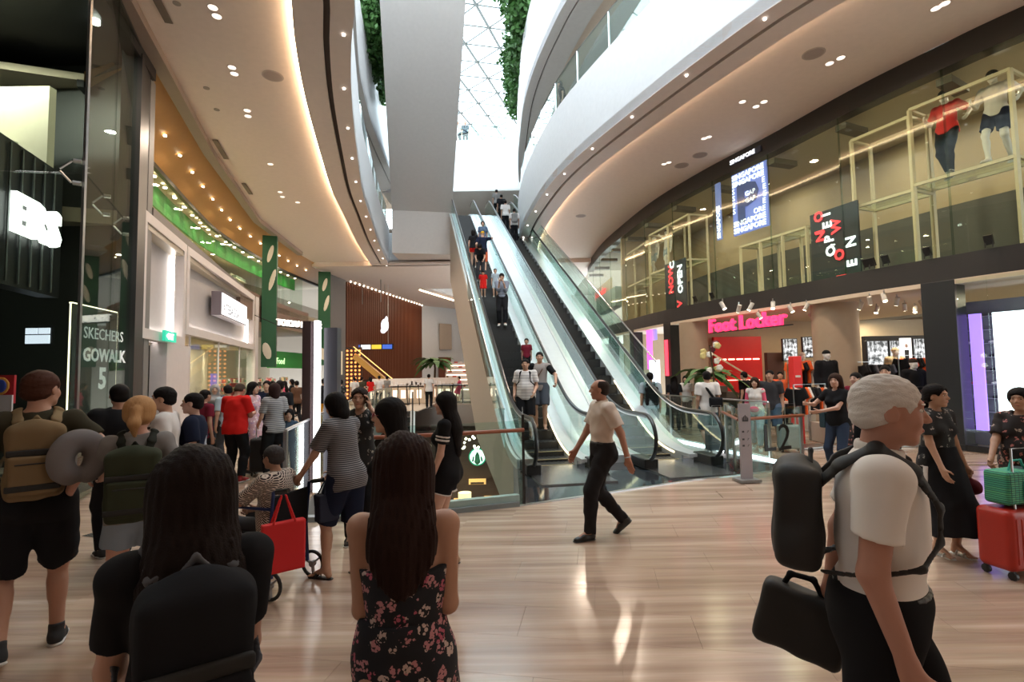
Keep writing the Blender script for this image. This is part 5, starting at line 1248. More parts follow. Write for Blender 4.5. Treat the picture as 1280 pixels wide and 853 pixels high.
# green banner columns with white leaf prints
def bcol(px, z0, z1, w, label, k):
    p, d = hit(LF, px, 430, -.12); rz = azc(p)*.75; r = thing('banner_column', label, 'banner column', (p.x+.25, p.y, z0), rz)
    
    MB().lo(-w/2, w/2, 0, -.4*-1, 0, z1-z0).build('core', mat('column_dark', (.02, .05, .03), .6), r)
    MB().lo(-w/2, w/2, -.05, 0, 0, z1-z0).build('banner', M_DGREEN, r)
    for i, (u, v, a, b_) in enumerate(((.05, .86, .26, .75), (-.2, .72, .2, .7), (.2, .66, .18, .6), (-.2, .42, .24, .5), (.16, .30, .28, .7), (-.1, .12, .3, .45))):
        F = Field(); F.ell((u*w, -.055, v*(z1-z0)), (a*w, .012, b_*.9), rotm('y', 14*(-1)**i)); npmesh('printed_leaf', *F.mesh(.035), mat('print_cream', (.55, .52, .45), .7), r)
bcol(329, 2.2, 8.3, .62, 'nearer tall dark green banner column with cream leaf print', 0); bcol(400, 2.4, 8.3, .72, 'farther tall dark green banner column with cream leaf print', 1)
tag(MB().wall(LC(LF, 20.6, 31), 4.35, 5.5, .3).build('wall_band_left', mat('brown_band', (.16, .10, .075), .5)), kind='structure')
p, p2_ = D(346, 412, 22.2), D(391, 415, 24.2); sg2 = thing('shop_sign', 'big white lit block letters between the two green banner columns', 'shop sign', (p.x, p.y, 3.95)); xd = Vector((p2_.x-p.x, p2_.y-p.y, 0))
text('letters', 'TOKYU HANDS', xd.length/5.6, (p.x, p.y, 4.0), xd, emis('letters_white', (1., .96, .9), 1.6), sg2, ext=.05, bold=.015); MB().beam((0, 0, 0), (xd.x, xd.y, 0), .05, .05).beam((.1, .1, 0), (-1.3, .4, .6), .03, .03).beam((xd.x*.9, xd.y*.9, 0), (xd.x*.9-1.9, xd.y*.9+.4, .6), .03, .03).build('carrier', M_BLACK, sg2)
t = thing('green_board', 'green lit board over the ground floor goods of the banner shop', 'sign board', (0, 0, 0)); p, _ = hit(LF, 335, 430, 1.2); p2_, _ = hit(LF, 392, 430, 1.2); t.location = (p.x, p.y, 2.2); MB().beam((0, 0, .5), (p2_.x-p.x, p2_.y-p.y, .5), .08, .95).build('panel', mat('board_green', (.03, .32, .06), .5), t)
text('lettering', 'Food', .5, (p.x+.2, p.y+.6, 2.45), (p2_.x-p.x, p2_.y-p.y, 0), emis('letters_lime', (.6, 1, .5), 1.), t, ext=.01)
for y in (21.5, 24, 27, 30):
    p = at_y(LF, y); LAMPS.append(lamp('shop_lamp', (p[0]-1.6, y, 4.2), .6, 110, (1., .88, .66)))
tag(MB().slab(LC(LF, 20.6, 33), offset(LC(LF, 20.6, 33), 5), 4.25, 4.35).build('ceiling_shop_left_low', mat('shop_ceiling_brown', (.2, .15, .11), .7)), kind='structure')
for i, y in enumerate((21.6, 22.8, 24.2, 25.6, 27.2, 29)):
    p = at_y(LF, y); t = thing('goods_stand', ('white', 'red', 'cream', 'dark', 'pink', 'grey')[i]+' stand of small goods at the banner shop entrance, stand '+('next to the pier', 'second in', 'in the middle', 'past the middle', 'near the far banner', 'under the far banner')[i], 'display stand', (p[0]-.9, y, 0), 100)
    c = ((.6, .55, .5), (.5, .05, .05), (.6, .5, .38), (.05, .05, .05), (.6, .3, .3), (.25, .25, .25))[i]; MB().lo(-.5, .5, -.2, .2, 0, .12).build('plinth', M_GREY, t); MB().lo(-.5, .5, -.03, .03, .12, 1.7).build('back', mat('stand_'+str(i), c, .6), t)
    for z in (.45, .8, 1.15, 1.5): MB().lo(-.5, .5, -.22, -.03, z, z+.02).build('shelf', mat('shelf_white', (.7, .65, .55), .5), t); [MB().lo(-.45+.2*q, -.3+.2*q, -.18, -.06, z+.02, z+.02+rnd.uniform(.08, .2)).build('goods', mat('goods_'+str((q+i) % 4), ((.5, .1, .1), (.6, .5, .3), (.1, .3, .15), (.5, .5, .5))[(q+i) % 4], .6), t) for q in range(5)]
# ceiling of the walkway past the banner shop: grey pier before the wood screen
p, d = hit(LF, 408, 430, .1); p2_, _ = hit(LF, 432, 430, .1) if False else (Vector((-11.9, 36.1, 0)), 0)
gp = thing('grey_pier', 'plain grey wall pier between the far banner column and the wood screen', 'pier', (p.x, p.y, 0)); MB().beam((0, 0, 4.3), (p2_.x-p.x, p2_.y-p.y, 4.3), .3, 8.6).build('body', mat('pier_grey', (.17, .165, .165), .6), gp)
MB().beam((.25, 1.0, 2.6), ((p2_.x-p.x)*.7+.25, (p2_.y-p.y)*.7, 2.6), .05, 1.6).build('lit_poster', emis('poster_cream', (.6, .5, .35), .6), gp)
# ============================================================ the black sports shop at the near left
gl = [(-6.15, 7.25), (-7.55, 10.1)]; BLK = mat('shop_black', (.012, .012, .014), .45); GL2 = glass_mat('dark_shop_glass', (.78, .84, .80), .4)
bs = thing('shop_glazing', 'tall dark shop glass with steel spider fittings, nearest to the man with the tan backpack', 'glass front', (gl[0][0], gl[0][1], 0)); O = Vector(bs.location)
ptA, ptB = Vector((-6.15, 7.25, 0)), Vector((-7.55, 10.1, 0)); ptM = (ptA+ptB)/2; ptL = Vector((-8.6, 6.9, 0))
zj = 4.75
for a, b in ((ptA, ptM), (ptM, ptB), (ptL, ptL+(ptA-ptL)*.48), (ptL+(ptA-ptL)*.5, ptA)):
    for z0, z1 in ((.05, zj-.01), (zj+.01, 8.5)): d = (b-a).normalized(); MB().beam(a+d*.012+Vector((0, 0, (z0+z1)/2))-O, b-d*.012+Vector((0, 0, (z0+z1)/2))-O, .02, z1-z0).build('glass_panel', GL2, bs)
MB().lo(-.02, .02, -.02, .02, 0, 8.5).build('corner_strip', mat('strip_alu', (.4, .4, .4), .3, .8), bs)
for c in (ptA, ptM, ptB+Vector((.1, -.2, 0))):
    for dz in (-.16, .16):
        o_ = Vector((-.1, -.08, zj+dz))+c-O; MB().tube([o_, o_+Vector((.08, .05, 0))], .035, 8).tube([o_-Vector((.02, 0, 0)), o_+Vector((-.12, -.08, -dz*.9))], .016, 6).build('spider_fitting', M_STEEL, bs)
tag(MB().lo(-11.5, -5.2, 1.5, 1.7, 0, 8.7).build('wall_sports_side', BLK), kind='structure')
tag(MB().prism([(-13, 12), (-12.8, 12), (-9.2, 1.5), (-9.4, 1.5)], 0, 8.7).build('wall_sports_back', BLK), kind='structure')
tag(MB().prism([(-13, 10.6), (-7.9, 10.6), (-7.9, 10.8), (-13, 10.8)], 0, 8.7).build('wall_sports_far', mat('sports_grey', (.06, .065, .065), .5)), kind='structure')
tag(MB().prism([(-4.9, 1.5), (-5.95, 6.2), (-6.2, 7.2), (-7.7, 10.6), (-13, 10.8), (-13, 1.5)], 8.5, 8.74).build('ceiling_sports', BLK), kind='structure')
tag(MB().wall([(-4.75, 1.6), (-5.9, 5.2), (-7.0, 8.7), (-7.75, 10.9)], 8.3, 8.95, .25).build('trim_12', BLK), kind='structure')
tag(MB().wall([(-7.0, 8.7), (-7.85, 11.1), (-9.3, 15.2), (-11.3, 22.2), (-12, 28.5)], 8.55, 8.76, -.28).build('trim_13', mat('soffit_border', (.30, .24, .21), .6)), kind='structure')
tag(MB().lo(-13, -4.9, 1.5, 10.8, -.06, -.02).build('floor_sports', mat('sports_floor', (.05, .05, .05), .2)), kind='structure')
for a, b, m, lb in (((-7.45, 10.0), (-7.75, 10.65), BLK, 'tall black pier at the corner of the black sports shop'), ((-7.8, 10.75), (-7.98, 11.15), mat('pier_grey', (.17, .165, .165), .6), 'tall grey pier between the black sports shop and the white shopfront')):
    t = thing('corner_pier', lb, 'pier', (a[0], a[1], 0)); MB().beam((-.15, 0, 4.2), (b[0]-a[0]-.15, b[1]-a[1], 4.2), .34, 8.4).build('body', m, t); MB().beam((-.15, 0, .1), (b[0]-a[0]-.15, b[1]-a[1], .1), .38, .2).build('base', M_BLACK, t)
# inside: sloping black ribbed box with the white neon name, cream shoe wall, lit windows
nb = thing('ribbed_wall', 'black ribbed wall inside the dark sports shop carrying the white neon name', 'wall panel', (-7.77, 8.6, 3.2)); dn = Vector((-.287, .958, 0)); nn = Vector((.958, .287, 0)); b = Vector((-7.77, 8.6, 0)); a = b-dn*1.45; O = Vector(nb.location)
MB().beam(a-nn*.2+Vector((0, 0, 4.3))-O, b-nn*.2+dn*.3+Vector((0, 0, 4.3))-O, .3, 2.2).build('panel', BLK, nb)
for k in range(6): q = a+(b-a)*(k/5)-nn*.03-O; MB().lo(q.x-.012, q.x+.012, q.y-.012, q.y+.012, .05, 2.15).build('rib', mat('rib_grey', (.12, .13, .13), .4), nb)
ln = text('neon_letters', 'ERS', .80, b+nn*.06+Vector((0, 0, 4.02)), dn, emis('neon_white', (1., .98, .95), 4), nb, ext=.04, bold=.035, align='RIGHT')
cw = thing('cream_display_wall', 'cream lit wall with shoe display boxes high inside the dark sports shop', 'display wall', (-10.9, 9.4, 4.6), 0); MB().lo(0, 2.2, 0, .15, 0, 2.75).build('panel', mat('cream_lit', (.62, .58, .46), .6), cw)
for i, (x, z) in enumerate(((.25, .2), (1.15, 1.25), (.2, 1.6))):
    MB().lo(x, x+.5, -.3, -.28, z, z+.4).lo(x, x+.5, -.02, 0, z, z+.4).lo(x, x+.5, -.3, 0, z, z+.03).lo(x, x+.5, -.3, 0, z+.38, z+.4).build('display_box', mat('box_frame', (.6, .6, .5), .5), cw)
    o = bpy.data.objects.new('display_shoe', shoe_me[i % 3]); COL.objects.link(o); o.location = Vector(cw.location)+Vector((x+.25, -.15, z+.03)); o.scale = (1.5, 1.5, 1.5); tag(o, ('white', 'black', 'grey')[i]+' display shoe in a box on the cream wall of the dark sports shop', 'shoe')
LAMPS.append(lamp('shop_lamp', (-9.6, 8.6, 8.2), .4, 190, (1., .95, .8))); LAMPS.append(lamp('shop_lamp', (-8.4, 8.8, 8.3), .2, 20, (1., .95, .8)))
for x, y in ((-7.0, 6.9), (-7.6, 8.0), (-7.7, 9.2), (-8.2, 7.1), (-7.1, 8.3)): o = MB().cyl((x, y), .07, 8.42, 8.5, 12).build('small_downlight', emis('lamp_white', (1, .97, .9), 14)); tag(o, 'bright spot in the black ceiling of the dark sports shop', 'light', 'spots in the black ceiling')
# advertising panel behind the glass and its quote
ad = thing('advert_panel', 'grey advertising panel with warm lit edge behind the dark shop glass', 'advert', tuple(D(86, 480, 8.2))); ad.location.z = 0; O = Vector(ad.location); bA, bB = Vector((D(86, 450, 8.0).x, 8.0, 0)), Vector((D(143, 450, 9.3).x, 9.3, 0)); O = Vector((bA.x, bA.y, 0)); ad.location = O
MB().beam(Vector((0, 0, 1.75)), bB-bA+Vector((0, 0, 1.75)), .06, 2.45).build('panel', mat('advert_grey', (.07, .08, .085), .4), ad); xd = (bB-bA).normalized(); nv = Vector((xd.y, -xd.x, 0))
eg = MB().beam(Vector((0, 0, 2.98)), bB-bA+Vector((0, 0, 2.98)), .05, .03).beam(bB-bA+Vector((0, 0, .5)), bB-bA+Vector((0, 0, 2.98)), .03, .05, (1, 0, 0)).beam(Vector((0, 0, .5)), Vector((0, 0, 2.98)), .015, .02, (1, 0, 0)).build('edge_light', emis('advert_edge', (1., .85, .6), 3.), ad)
TG = emis('advert_text', (.6, .62, .62), .5); Lw = (bB-bA).length
text('lettering', 'SKECHERS', .27, bA+xd*Lw*.2+nv*.05+Vector((0, 0, 2.45)), xd, TG, ad, ext=.003); text('lettering', 'GOWALK', .3, bA+xd*Lw*.2+nv*.05+Vector((0, 0, 2.08)), xd, TG, ad, ext=.003, bold=.03); text('lettering', '5', .5, bA+xd*Lw*.55+nv*.05+Vector((0, 0, 1.62)), xd, TG, ad, ext=.003, bold=.03)
MB().beam(nv*.1+Vector((0, 0, 1.02))+xd*.1, bB-bA+nv*.1+xd*.3+Vector((0, 0, 1.02)), .03, .42).build('quote_strip', BLK, ad)
# the strip sits higher as seen in the place
for i, s_ in enumerate(('WALKING HAS NEVER', 'BEEN SO COMFORTABLE.')): text('lettering', s_, .165, bA+xd*.12+nv*.13+Vector((0, 0, 1.08-.18*i)), xd, emis('quote_text', (.75, .75, .72), .7), ad, ext=.003)
for k, z in enumerate((1.2, 1.75, 2.2)):
    p = D(133, 460, 9.9); o = MB(); F = Field().ell((p.x+.1, 9.55, z), (.11, .11, .11)); o = npmesh('globe_lamp', *F.mesh(.03), emis('globe_white', (1., .95, .82), 12), None); tag(o, ('lowest', 'middle', 'topmost')[k]+' of the three glowing globes behind the advertising panel', 'lamp')
wn = thing('lit_window', 'small white lit window of three panes deep inside the dark sports shop', 'lit window', (0, 0, 0)); a = D(31, 430, 9.6); b = D(62, 410, 9.6); wn.location = (a.x, 9.6, a.z); W_, H_ = b.x-a.x, b.z-a.z
MB().lo(-.03, W_+.03, .02, .06, -.03, H_+.03).build('frame', BLK, wn); [MB().lo(*q, 0, .02, *z).build('pane', emis('pane_white', (.75, .78, .95), 1.2), wn) for q, z in (((0, W_), (0, H_*.55)), ((0, W_*.48), (H_*.62, H_)), ((W_*.54, W_), (H_*.62, H_)))]
ps = thing('poster', 'red poster with a blue and orange roundel at the lower corner of the dark shop', 'poster', (0, 0, 0)); a = D(-12, 505, 6.6); b = D(18, 469, 6.6); ps.location = (a.x, 6.6, a.z); W_, H_ = b.x-a.x, b.z-a.z
MB().lo(0, W_, 0, .03, 0, H_).build('board', mat('poster_red', (.4, .02, .03), .5), ps); F = Field().ell((W_*.45, -.01, H_*.62), (.13, .015, .13)); npmesh('roundel', *F.mesh(.015), mat('roundel_orange', (.6, .3, .05), .5), ps); F = Field().ell((W_*.45, -.02, H_*.62), (.1, .015, .1)); npmesh('roundel_centre', *F.mesh(.015), mat('roundel_blue', (.03, .06, .3), .5), ps); MB().lo(W_*.1, W_, -.02, 0, -.1, H_*.3).build('white_cloud', mat('poster_white2', (.5, .5, .52), .5), ps)
# ============================================================ downlights, grilles and detectors of the gallery ceilings
def disc(px, py, r, m, name, label, cat, group=None, z=Z3, ring=True):
    p = G(px, py, z); t = thing(name, label, cat, (p.x, p.y, z), 0, group); MB().cyl((0, 0), r, -.012, 0, 18).build('plate', m, t)
    if ring: MB().cyl((0, 0), r*1.18, -.008, 0, 18, r*1.18).build('ring', mat('fitting_ring', (.42, .36, .33), .4), t)
    return t
FACE = emis('downlight_dim', (1., .9, .8), 1.1)
for x, y in ((266, 9), (271, 20), (290, 84), (293, 92), (309, 138), (310, 145), (350, 240), (353, 246), (372, 253), (338, 205)): disc(x, y, .085, FACE, 'downlight', 'small paired ceiling downlight above the left walkway', 'light', 'paired downlights of the left walkway')
for x, y in ((1037, 79), (1051, 72), (945, 133), (955, 127), (880, 173), (886, 171), (928, 127), (1170, 10), (1181, 4), (830, 205), (836, 203)): disc(x, y, .085, FACE, 'downlight', 'small paired ceiling downlight above the sports shop walkway', 'light', 'paired downlights of the right walkway')
for x, y, l in ((1017, 67, 'large round ceiling speaker above the two mannequins'), (875, 194, 'round ceiling speaker above the repeated-word screen'), (852, 207, 'smaller round ceiling speaker past the repeated-word screen'), (726, 270, 'far round ceiling speaker near the shop corner'), (341, 95, 'round ceiling speaker above the left walkway')): disc(x, y, .2, mat('speaker_grille', (.36, .30, .28), .7), 'ceiling_speaker', l, 'speaker')
for x, y in ((221, 4), (271, 137), (258, 110), (420, 400)): disc(x, y, .07, mat('detector', (.3, .25, .22), .5), 'detector', 'small round smoke detector on the left ceiling', 'detector', 'smoke detectors of the left ceiling', ring=False) if y < 300 else None
for P, s in ((R_LIP, 1), (L_LIP, -1)):
    q = resample([p for p in offset(P, -.16*s) if p[1] > 7.5], 13)
    for a in q:
        o = MB().cyl(a, .03, 8.47, 8.5, 12).build('lip_downlight', emis('lip_face', (1, .92, .85), 6)); tag(o, 'tiny bright downlight set in the curved lip on the '+('escalator side above the sports shops' if s > 0 else 'side above the banner shop walkway'), 'light', 'lip downlights '+('right' if s > 0 else 'left')+' curve')
for (a, b, l) in (((-6.55, 8.3), (-6.95, 9.6), 'long slot grille near the ceiling border above the dark sports shop'), ((-8.95, 14.6), (-9.35, 15.9), 'slot grille in the ceiling border above the white shopfront'), ((-9.9, 18), (-10.2, 19.1), 'slot grille farther along the left ceiling border')):
    t = thing('slot_grille', l, 'grille', (a[0], a[1], 8.70)); MB().beam((.35, 0, 0), (b[0]-a[0]+.35, b[1]-a[1], 0), .14, .02).build('grille', mat('grille_brown', (.16, .12, .09), .6), t)
# ============================================================ below: coffee counter of the basement floor
cf = thing('coffee_shop_front', 'dark brown coffee shop front on the floor below with warm lit shelves', 'shop front', (-4.6, 27.5, -6.2)); MB().lo(-3, 6, 0, .3, 0, 4.9).build('wall', mat('coffee_brown', (.045, .022, .014), .6), cf)
for i, (x, z) in enumerate(((.6, 2.1), (2.2, 2.1), (1.4, 1.1), (3.0, 1.2), (.2, .6), (-1, 2.2), (3.8, 2.2))): MB().lo(x, x+.9, -.1, 0, z, z+.28).build('lit_shelf', emis('amber_shelf', (1., .5, .16), .9), cf); MB().lo(x+.1, x+.8, -.14, -.1, z+.02, z+.12).build('goods', mat('goods_dark', (.05, .03, .02), .5), cf)
p = D(597, 571, 27.2); lg = thing('roundel_sign', 'round green and white coffee emblem hanging on the floor below', 'sign', (p.x, 27.1, p.z)); F = Field().ell((0, 0, 0), (.47, .04, .47)); npmesh('rim', *F.mesh(.03), emis('logo_green', (.0, .28, .14), 1.), lg); F = Field().ell((0, -.03, 0), (.4, .04, .4)); npmesh('disc', *F.mesh(.03), emis('logo_white', (.85, 1, .92), 2.), lg)
F = Field().ell((0, -.07, .05), (.14, .02, .16)).cone((0, -.07, -.05), (0, -.07, -.22), .1, .16, .05).cone((-.2, -.07, .0), (-.24, -.07, -.2), .04, .05).cone((.2, -.07, 0), (.24, -.07, -.2), .04, .05).cone((0, -.07, .2), (0, -.07, .25), .05, .02); npmesh('figure', *F.mesh(.02), mat('logo_ink', (.0, .2, .1), .5), lg)
rnd2 = random.Random(5)
for i in range(26): o = MB().cyl((rnd2.uniform(-5.2, -1.2), rnd2.uniform(16, 26)), .06, -.98, -.94, 8) if False else None
for i in range(24):
    p = D(rnd2.uniform(568, 608), rnd2.uniform(546, 562), rnd2.uniform(24, 26.8)); F = Field().ell(p, (.07, .07, .07)); o = npmesh('string_bulb', *F.mesh(.05), emis('bulb_warm', (1., .85, .62), 9), None); tag(o, 'tiny warm bulb of the string lights over the coffee counter below', 'light', 'string lights on the floor below')
w_ = MB()
for z in (-1.6, -1.9, -2.1): w_.tube([(-5, 25.5, z), (-3.5, 25.3, z-.12), (-1, 25.5, z)], .01, 4)
tag(w_.build('light_wire', M_BLACK), 'thin sagging wires of the string lights over the coffee counter below', 'wire')
LAMPS.append(lamp('cafe_lamp', (-3.3, 25, -2.6), .5, 130, (1., .7, .4))); LAMPS.append(lamp('cafe_lamp', (-2.5, 20, -1.2), .5, 80, (1., .7, .45)))
for i, (x, y, s) in enumerate(((-3.0, 22, 'near the escalator wall'), (-1.6, 23.5, 'close to the emblem'), (-3.6, 24.4, 'by the far shelves'))):
    t = thing('cafe_table', 'small round wooden cafe table on the floor below '+s, 'table', (x, y, -6.2)); MB().cyl((0, 0), .4, .7, .74, 18).build('table_top', mat('cafe_wood', (.2, .09, .04), .4), t); MB().cyl((0, 0), .04, 0, .7, 8).build('stem', M_BLACK, t); MB().cyl((0, 0), .22, 0, .03, 14).build('foot', M_BLACK, t)
dl = thing('drum_lamp', 'glowing cream drum lamp standing on the floor below', 'lamp', tuple(D(581, 625, 19))); MB().cyl((0, 0), .24, 0, .26, 18).build('shade', emis('drum_cream', (1., .75, .4), 1.3), dl); MB().cyl((0, 0), .02, -1.0, 0, 6).build('stem', M_BLACK, dl)
# ============================================================ the people
def prj(p):
    v = Vector(p)-Vector((0, 0, EYE)); z = v.dot(fw); return 640+FOC*v.dot(rt)/z, 426.5-FOC*v.dot(up)/z
def on_flight(t, py, px=None):        # where on the steps (t across) the feet are seen at height py
    P = epath(0, -.3); best = None
    for i in range(0, 560):
        s = .3+i*.036
        for (a, za), (b, zb) in zip(P, P[1:]):
            if a <= s <= b: z = za+(zb-za)*(s-a)/(b-a); break
        q = EP(s, t, z+.02); d = abs(prj(q)[1]-py)
        if best is None or d < best[0]: best = (d, q)
    return best[1]
def at_head(px, py, y, h=1.7):        # stand at depth y under the head seen at px
    p = D(px, py, y); return Vector((p.x, y, 0))
BLKC = mat('cloth_black', (.012, .012, .014), .9); NAVY = mat('cloth_navy', (.012, .016, .035), .9); WHT = mat('cloth_white', (.62, .58, .56), .85); DENIM = mat('denim', (.09, .13, .2), .9); GREYT = mat('cloth_grey', (.20, .19, .185), .9)
DGREY = mat('cloth_charcoal', (.04, .04, .045), .9); REDC = mat('cloth_red', (.55, .015, .012), .85); OLIVE = mat('cloth_olive', (.045, .04, .026), .9); PINK = mat('cloth_pink', (.75, .12, .2), .85); YEL = mat('cloth_mustard', (.55, .28, .02), .85); MAR = mat('cloth_maroon', (.16, .015, .03), .9)
ORG = mat('cloth_orange', (.7, .13, .05), .85); LBLUE = mat('cloth_pale_blue', (.34, .40, .45), .85); TANC = mat('cloth_tan', (.25, .17, .09), .85); BRN = mat('cloth_brown', (.10, .05, .03), .9)
S_BLK = (mat('shoe_black_leather', (.014, .013, .013), .35), 'shoe'); S_SNB = (mat('canvas_black', (.02, .02, .022), .8), 'sneaker'); S_SNW = (mat('canvas_white', (.6, .57, .55), .8), 'sneaker'); S_RED = (mat('canvas_red', (.3, .02, .02), .8), 'sneaker')
S_SAN = (mat('sandal_white', (.6, .58, .55), .6), 'sandal'); S_FLP = (mat('flip_black', (.015, .015, .015), .6), 'flipflop')
def striped(name, a, b, scale, axis=2, rough=.9, duty=.5):
    def f(nt, bs, nd):
        tc = nd('TexCoord'); sx = nd('SeparateXYZ'); nt.links.new(tc.outputs['Object'], sx.inputs[0])
        m = nd('Math', operation='MULTIPLY'); m.inputs[1].default_value = scale; fr = nd('Math', operation='FRACT'); gt = nd('Math', operation='GREATER_THAN'); gt.inputs[1].default_value = duty
        nt.links.new(sx.outputs[axis], m.inputs[0]); nt.links.new(m.outputs[0], fr.inputs[0]); nt.links.new(fr.outputs[0], gt.inputs[0])
        mx = nd('Mix', data_type='RGBA'); mx.inputs[6].default_value = (*a, 1); mx.inputs[7].default_value = (*b, 1); nt.links.new(gt.outputs[0], mx.inputs[0]); nt.links.new(mx.outputs[2], bs.inputs['Base Color'])
    return nodemat(name, f, rough)
def blossoms(name, base, cols, scale=14., size=.42, rough=.9):
    def f(nt, bs, nd):
        tc = nd('TexCoord'); v = nd('TexVoronoi'); v.inputs['Scale'].default_value = scale; v2 = nd('TexVoronoi'); v2.inputs['Scale'].default_value = scale*3.3; n = nd('TexNoise', i_Scale=scale*2.6, i_Detail=2.)
        for q in (v, v2, n): nt.links.new(tc.outputs['Object'], q.inputs['Vector'])
        ad = nd('Math', operation='MULTIPLY_ADD'); ad.inputs[1].default_value = .5; nt.links.new(n.outputs['Fac'], ad.inputs[0]); nt.links.new(v.outputs['Distance'], ad.inputs[2])
        lt = nd('Math', operation='LESS_THAN'); lt.inputs[1].default_value = size+.30; nt.links.new(ad.outputs[0], lt.inputs[0])
        g2 = nd('Math', operation='LESS_THAN'); g2.inputs[1].default_value = .55; nt.links.new(v2.outputs['Distance'], g2.inputs[0])
        r = nd('ValToRGB'); e = r.color_ramp.elements; e[0].color = (*cols[0], 1); e[1].color = (*cols[1], 1); r.color_ramp.interpolation = 'CONSTANT'; e[1].position = .5
        if len(cols) > 2: x = e.new(.78); x.color = (*cols[2], 1)
        sp_ = nd('SeparateColor'); nt.links.new(v.outputs['Color'], sp_.inputs[0]); nt.links.new(sp_.outputs[0], r.inputs[0])
        ml = nd('Math', operation='MULTIPLY'); nt.links.new(lt.outputs[0], ml.inputs[0]); nt.links.new(g2.outputs[0], ml.inputs[1])
        mx = nd('Mix', data_type='RGBA'); mx.inputs[6].default_value = (*base, 1); nt.links.new(r.outputs[0], mx.inputs[7]); nt.links.new(ml.outputs[0], mx.inputs[0]); nt.links.new(mx.outputs[2], bs.inputs['Base Color'])
    return nodemat(name, f, rough)
FLORAL = blossoms('dress_floral', (.010, .011, .016), ((.50, .22, .24), (.55, .42, .38), (.45, .10, .15)), 25, .44); LEAFY = blossoms('blouse_leafy', (.012, .012, .013), ((.22, .22, .2), (.35, .3, .28)), 16, .26); FLOR2 = blossoms('blouse_floral', (.018, .012, .012), ((.45, .16, .14), (.4, .3, .25)), 16, .34)
PINKF = blossoms('dress_pinkish', (.5, .3, .32), ((.7, .6, .6), (.25, .2, .4)), 18, .4)
STR_NAVY = striped('stripe_fine_navy', (.03, .032, .04), (.26, .25, .26), 60, 2, duty=.62); STR_GREY = striped('stripe_grey', (.36, .34, .34), (.10, .10, .11), 30, 2, duty=.6); STR_BW = striped('stripe_chest', (.62, .58, .55), (.015, .015, .02), 22); STR_W = striped('stripe_white_tee', (.66, .63, .62), (.25, .24, .26), 16, duty=.86)
def lattice(nt, bs, nd):
    tc = nd('TexCoord'); b = nd('TexBrick'); b.inputs['Scale'].default_value = 24.; b.inputs['Color1'].default_value = (.018, .012, .014, 1); b.inputs['Color2'].default_value = (.04, .018, .02, 1); b.inputs['Mortar'].default_value = (.6, .5, .42, 1); b.inputs['Mortar Size'].default_value = .05; b.inputs['Brick Width'].default_value = .8
    mp = nd('Mapping'); mp.inputs['Rotation'].default_value = (1.2, .5, .4); nt.links.new(tc.outputs['Object'], mp.inputs[0]); nt.links.new(mp.outputs[0], b.inputs['Vector']); nt.links.new(b.outputs['Color'], bs.inputs['Base Color'])
LATT = nodemat('blouse_lattice', lattice, .9)
HB = (.008, .006, .006); HBR = (.03, .014, .009)
SK_A, SK_B, SK_C = (.50, .29, .20), (.56, .34, .26), (.40, .22, .15)
STAND = dict(footL=(-.1, .0), footR=(.1, .02)); STEPA = dict(footL=(-.09, .16), footR=(.09, -.2, .05), fpR=-25, pz=.925); STEPB = dict(footR=(.09, .16), footL=(-.09, -.2, .05), fpL=-25, pz=.925)
def mk(**k): d = dict(STAND); d.update(k); return d
def strap_path(s, k, g, w=.02, n=None, front=True):
    T = s.T; f = s.fat
    w = .150+g*.8+f
    return [T(k*.07, -.125-f-g, .40), T(k*.085, -.085-g, .475), T(k*.095, -.02, .512+g), T(k*.105, .055+f*.3+g*.4, .47+g*.4), T(k*.115, .10+g*.9+f*.5, .38), T(k*.13, .085+g+f, .28), T(k*w, .035+g+f, .21), T(k*w, -.04, .16), T(k*.11, -.11-g-f, .12)]
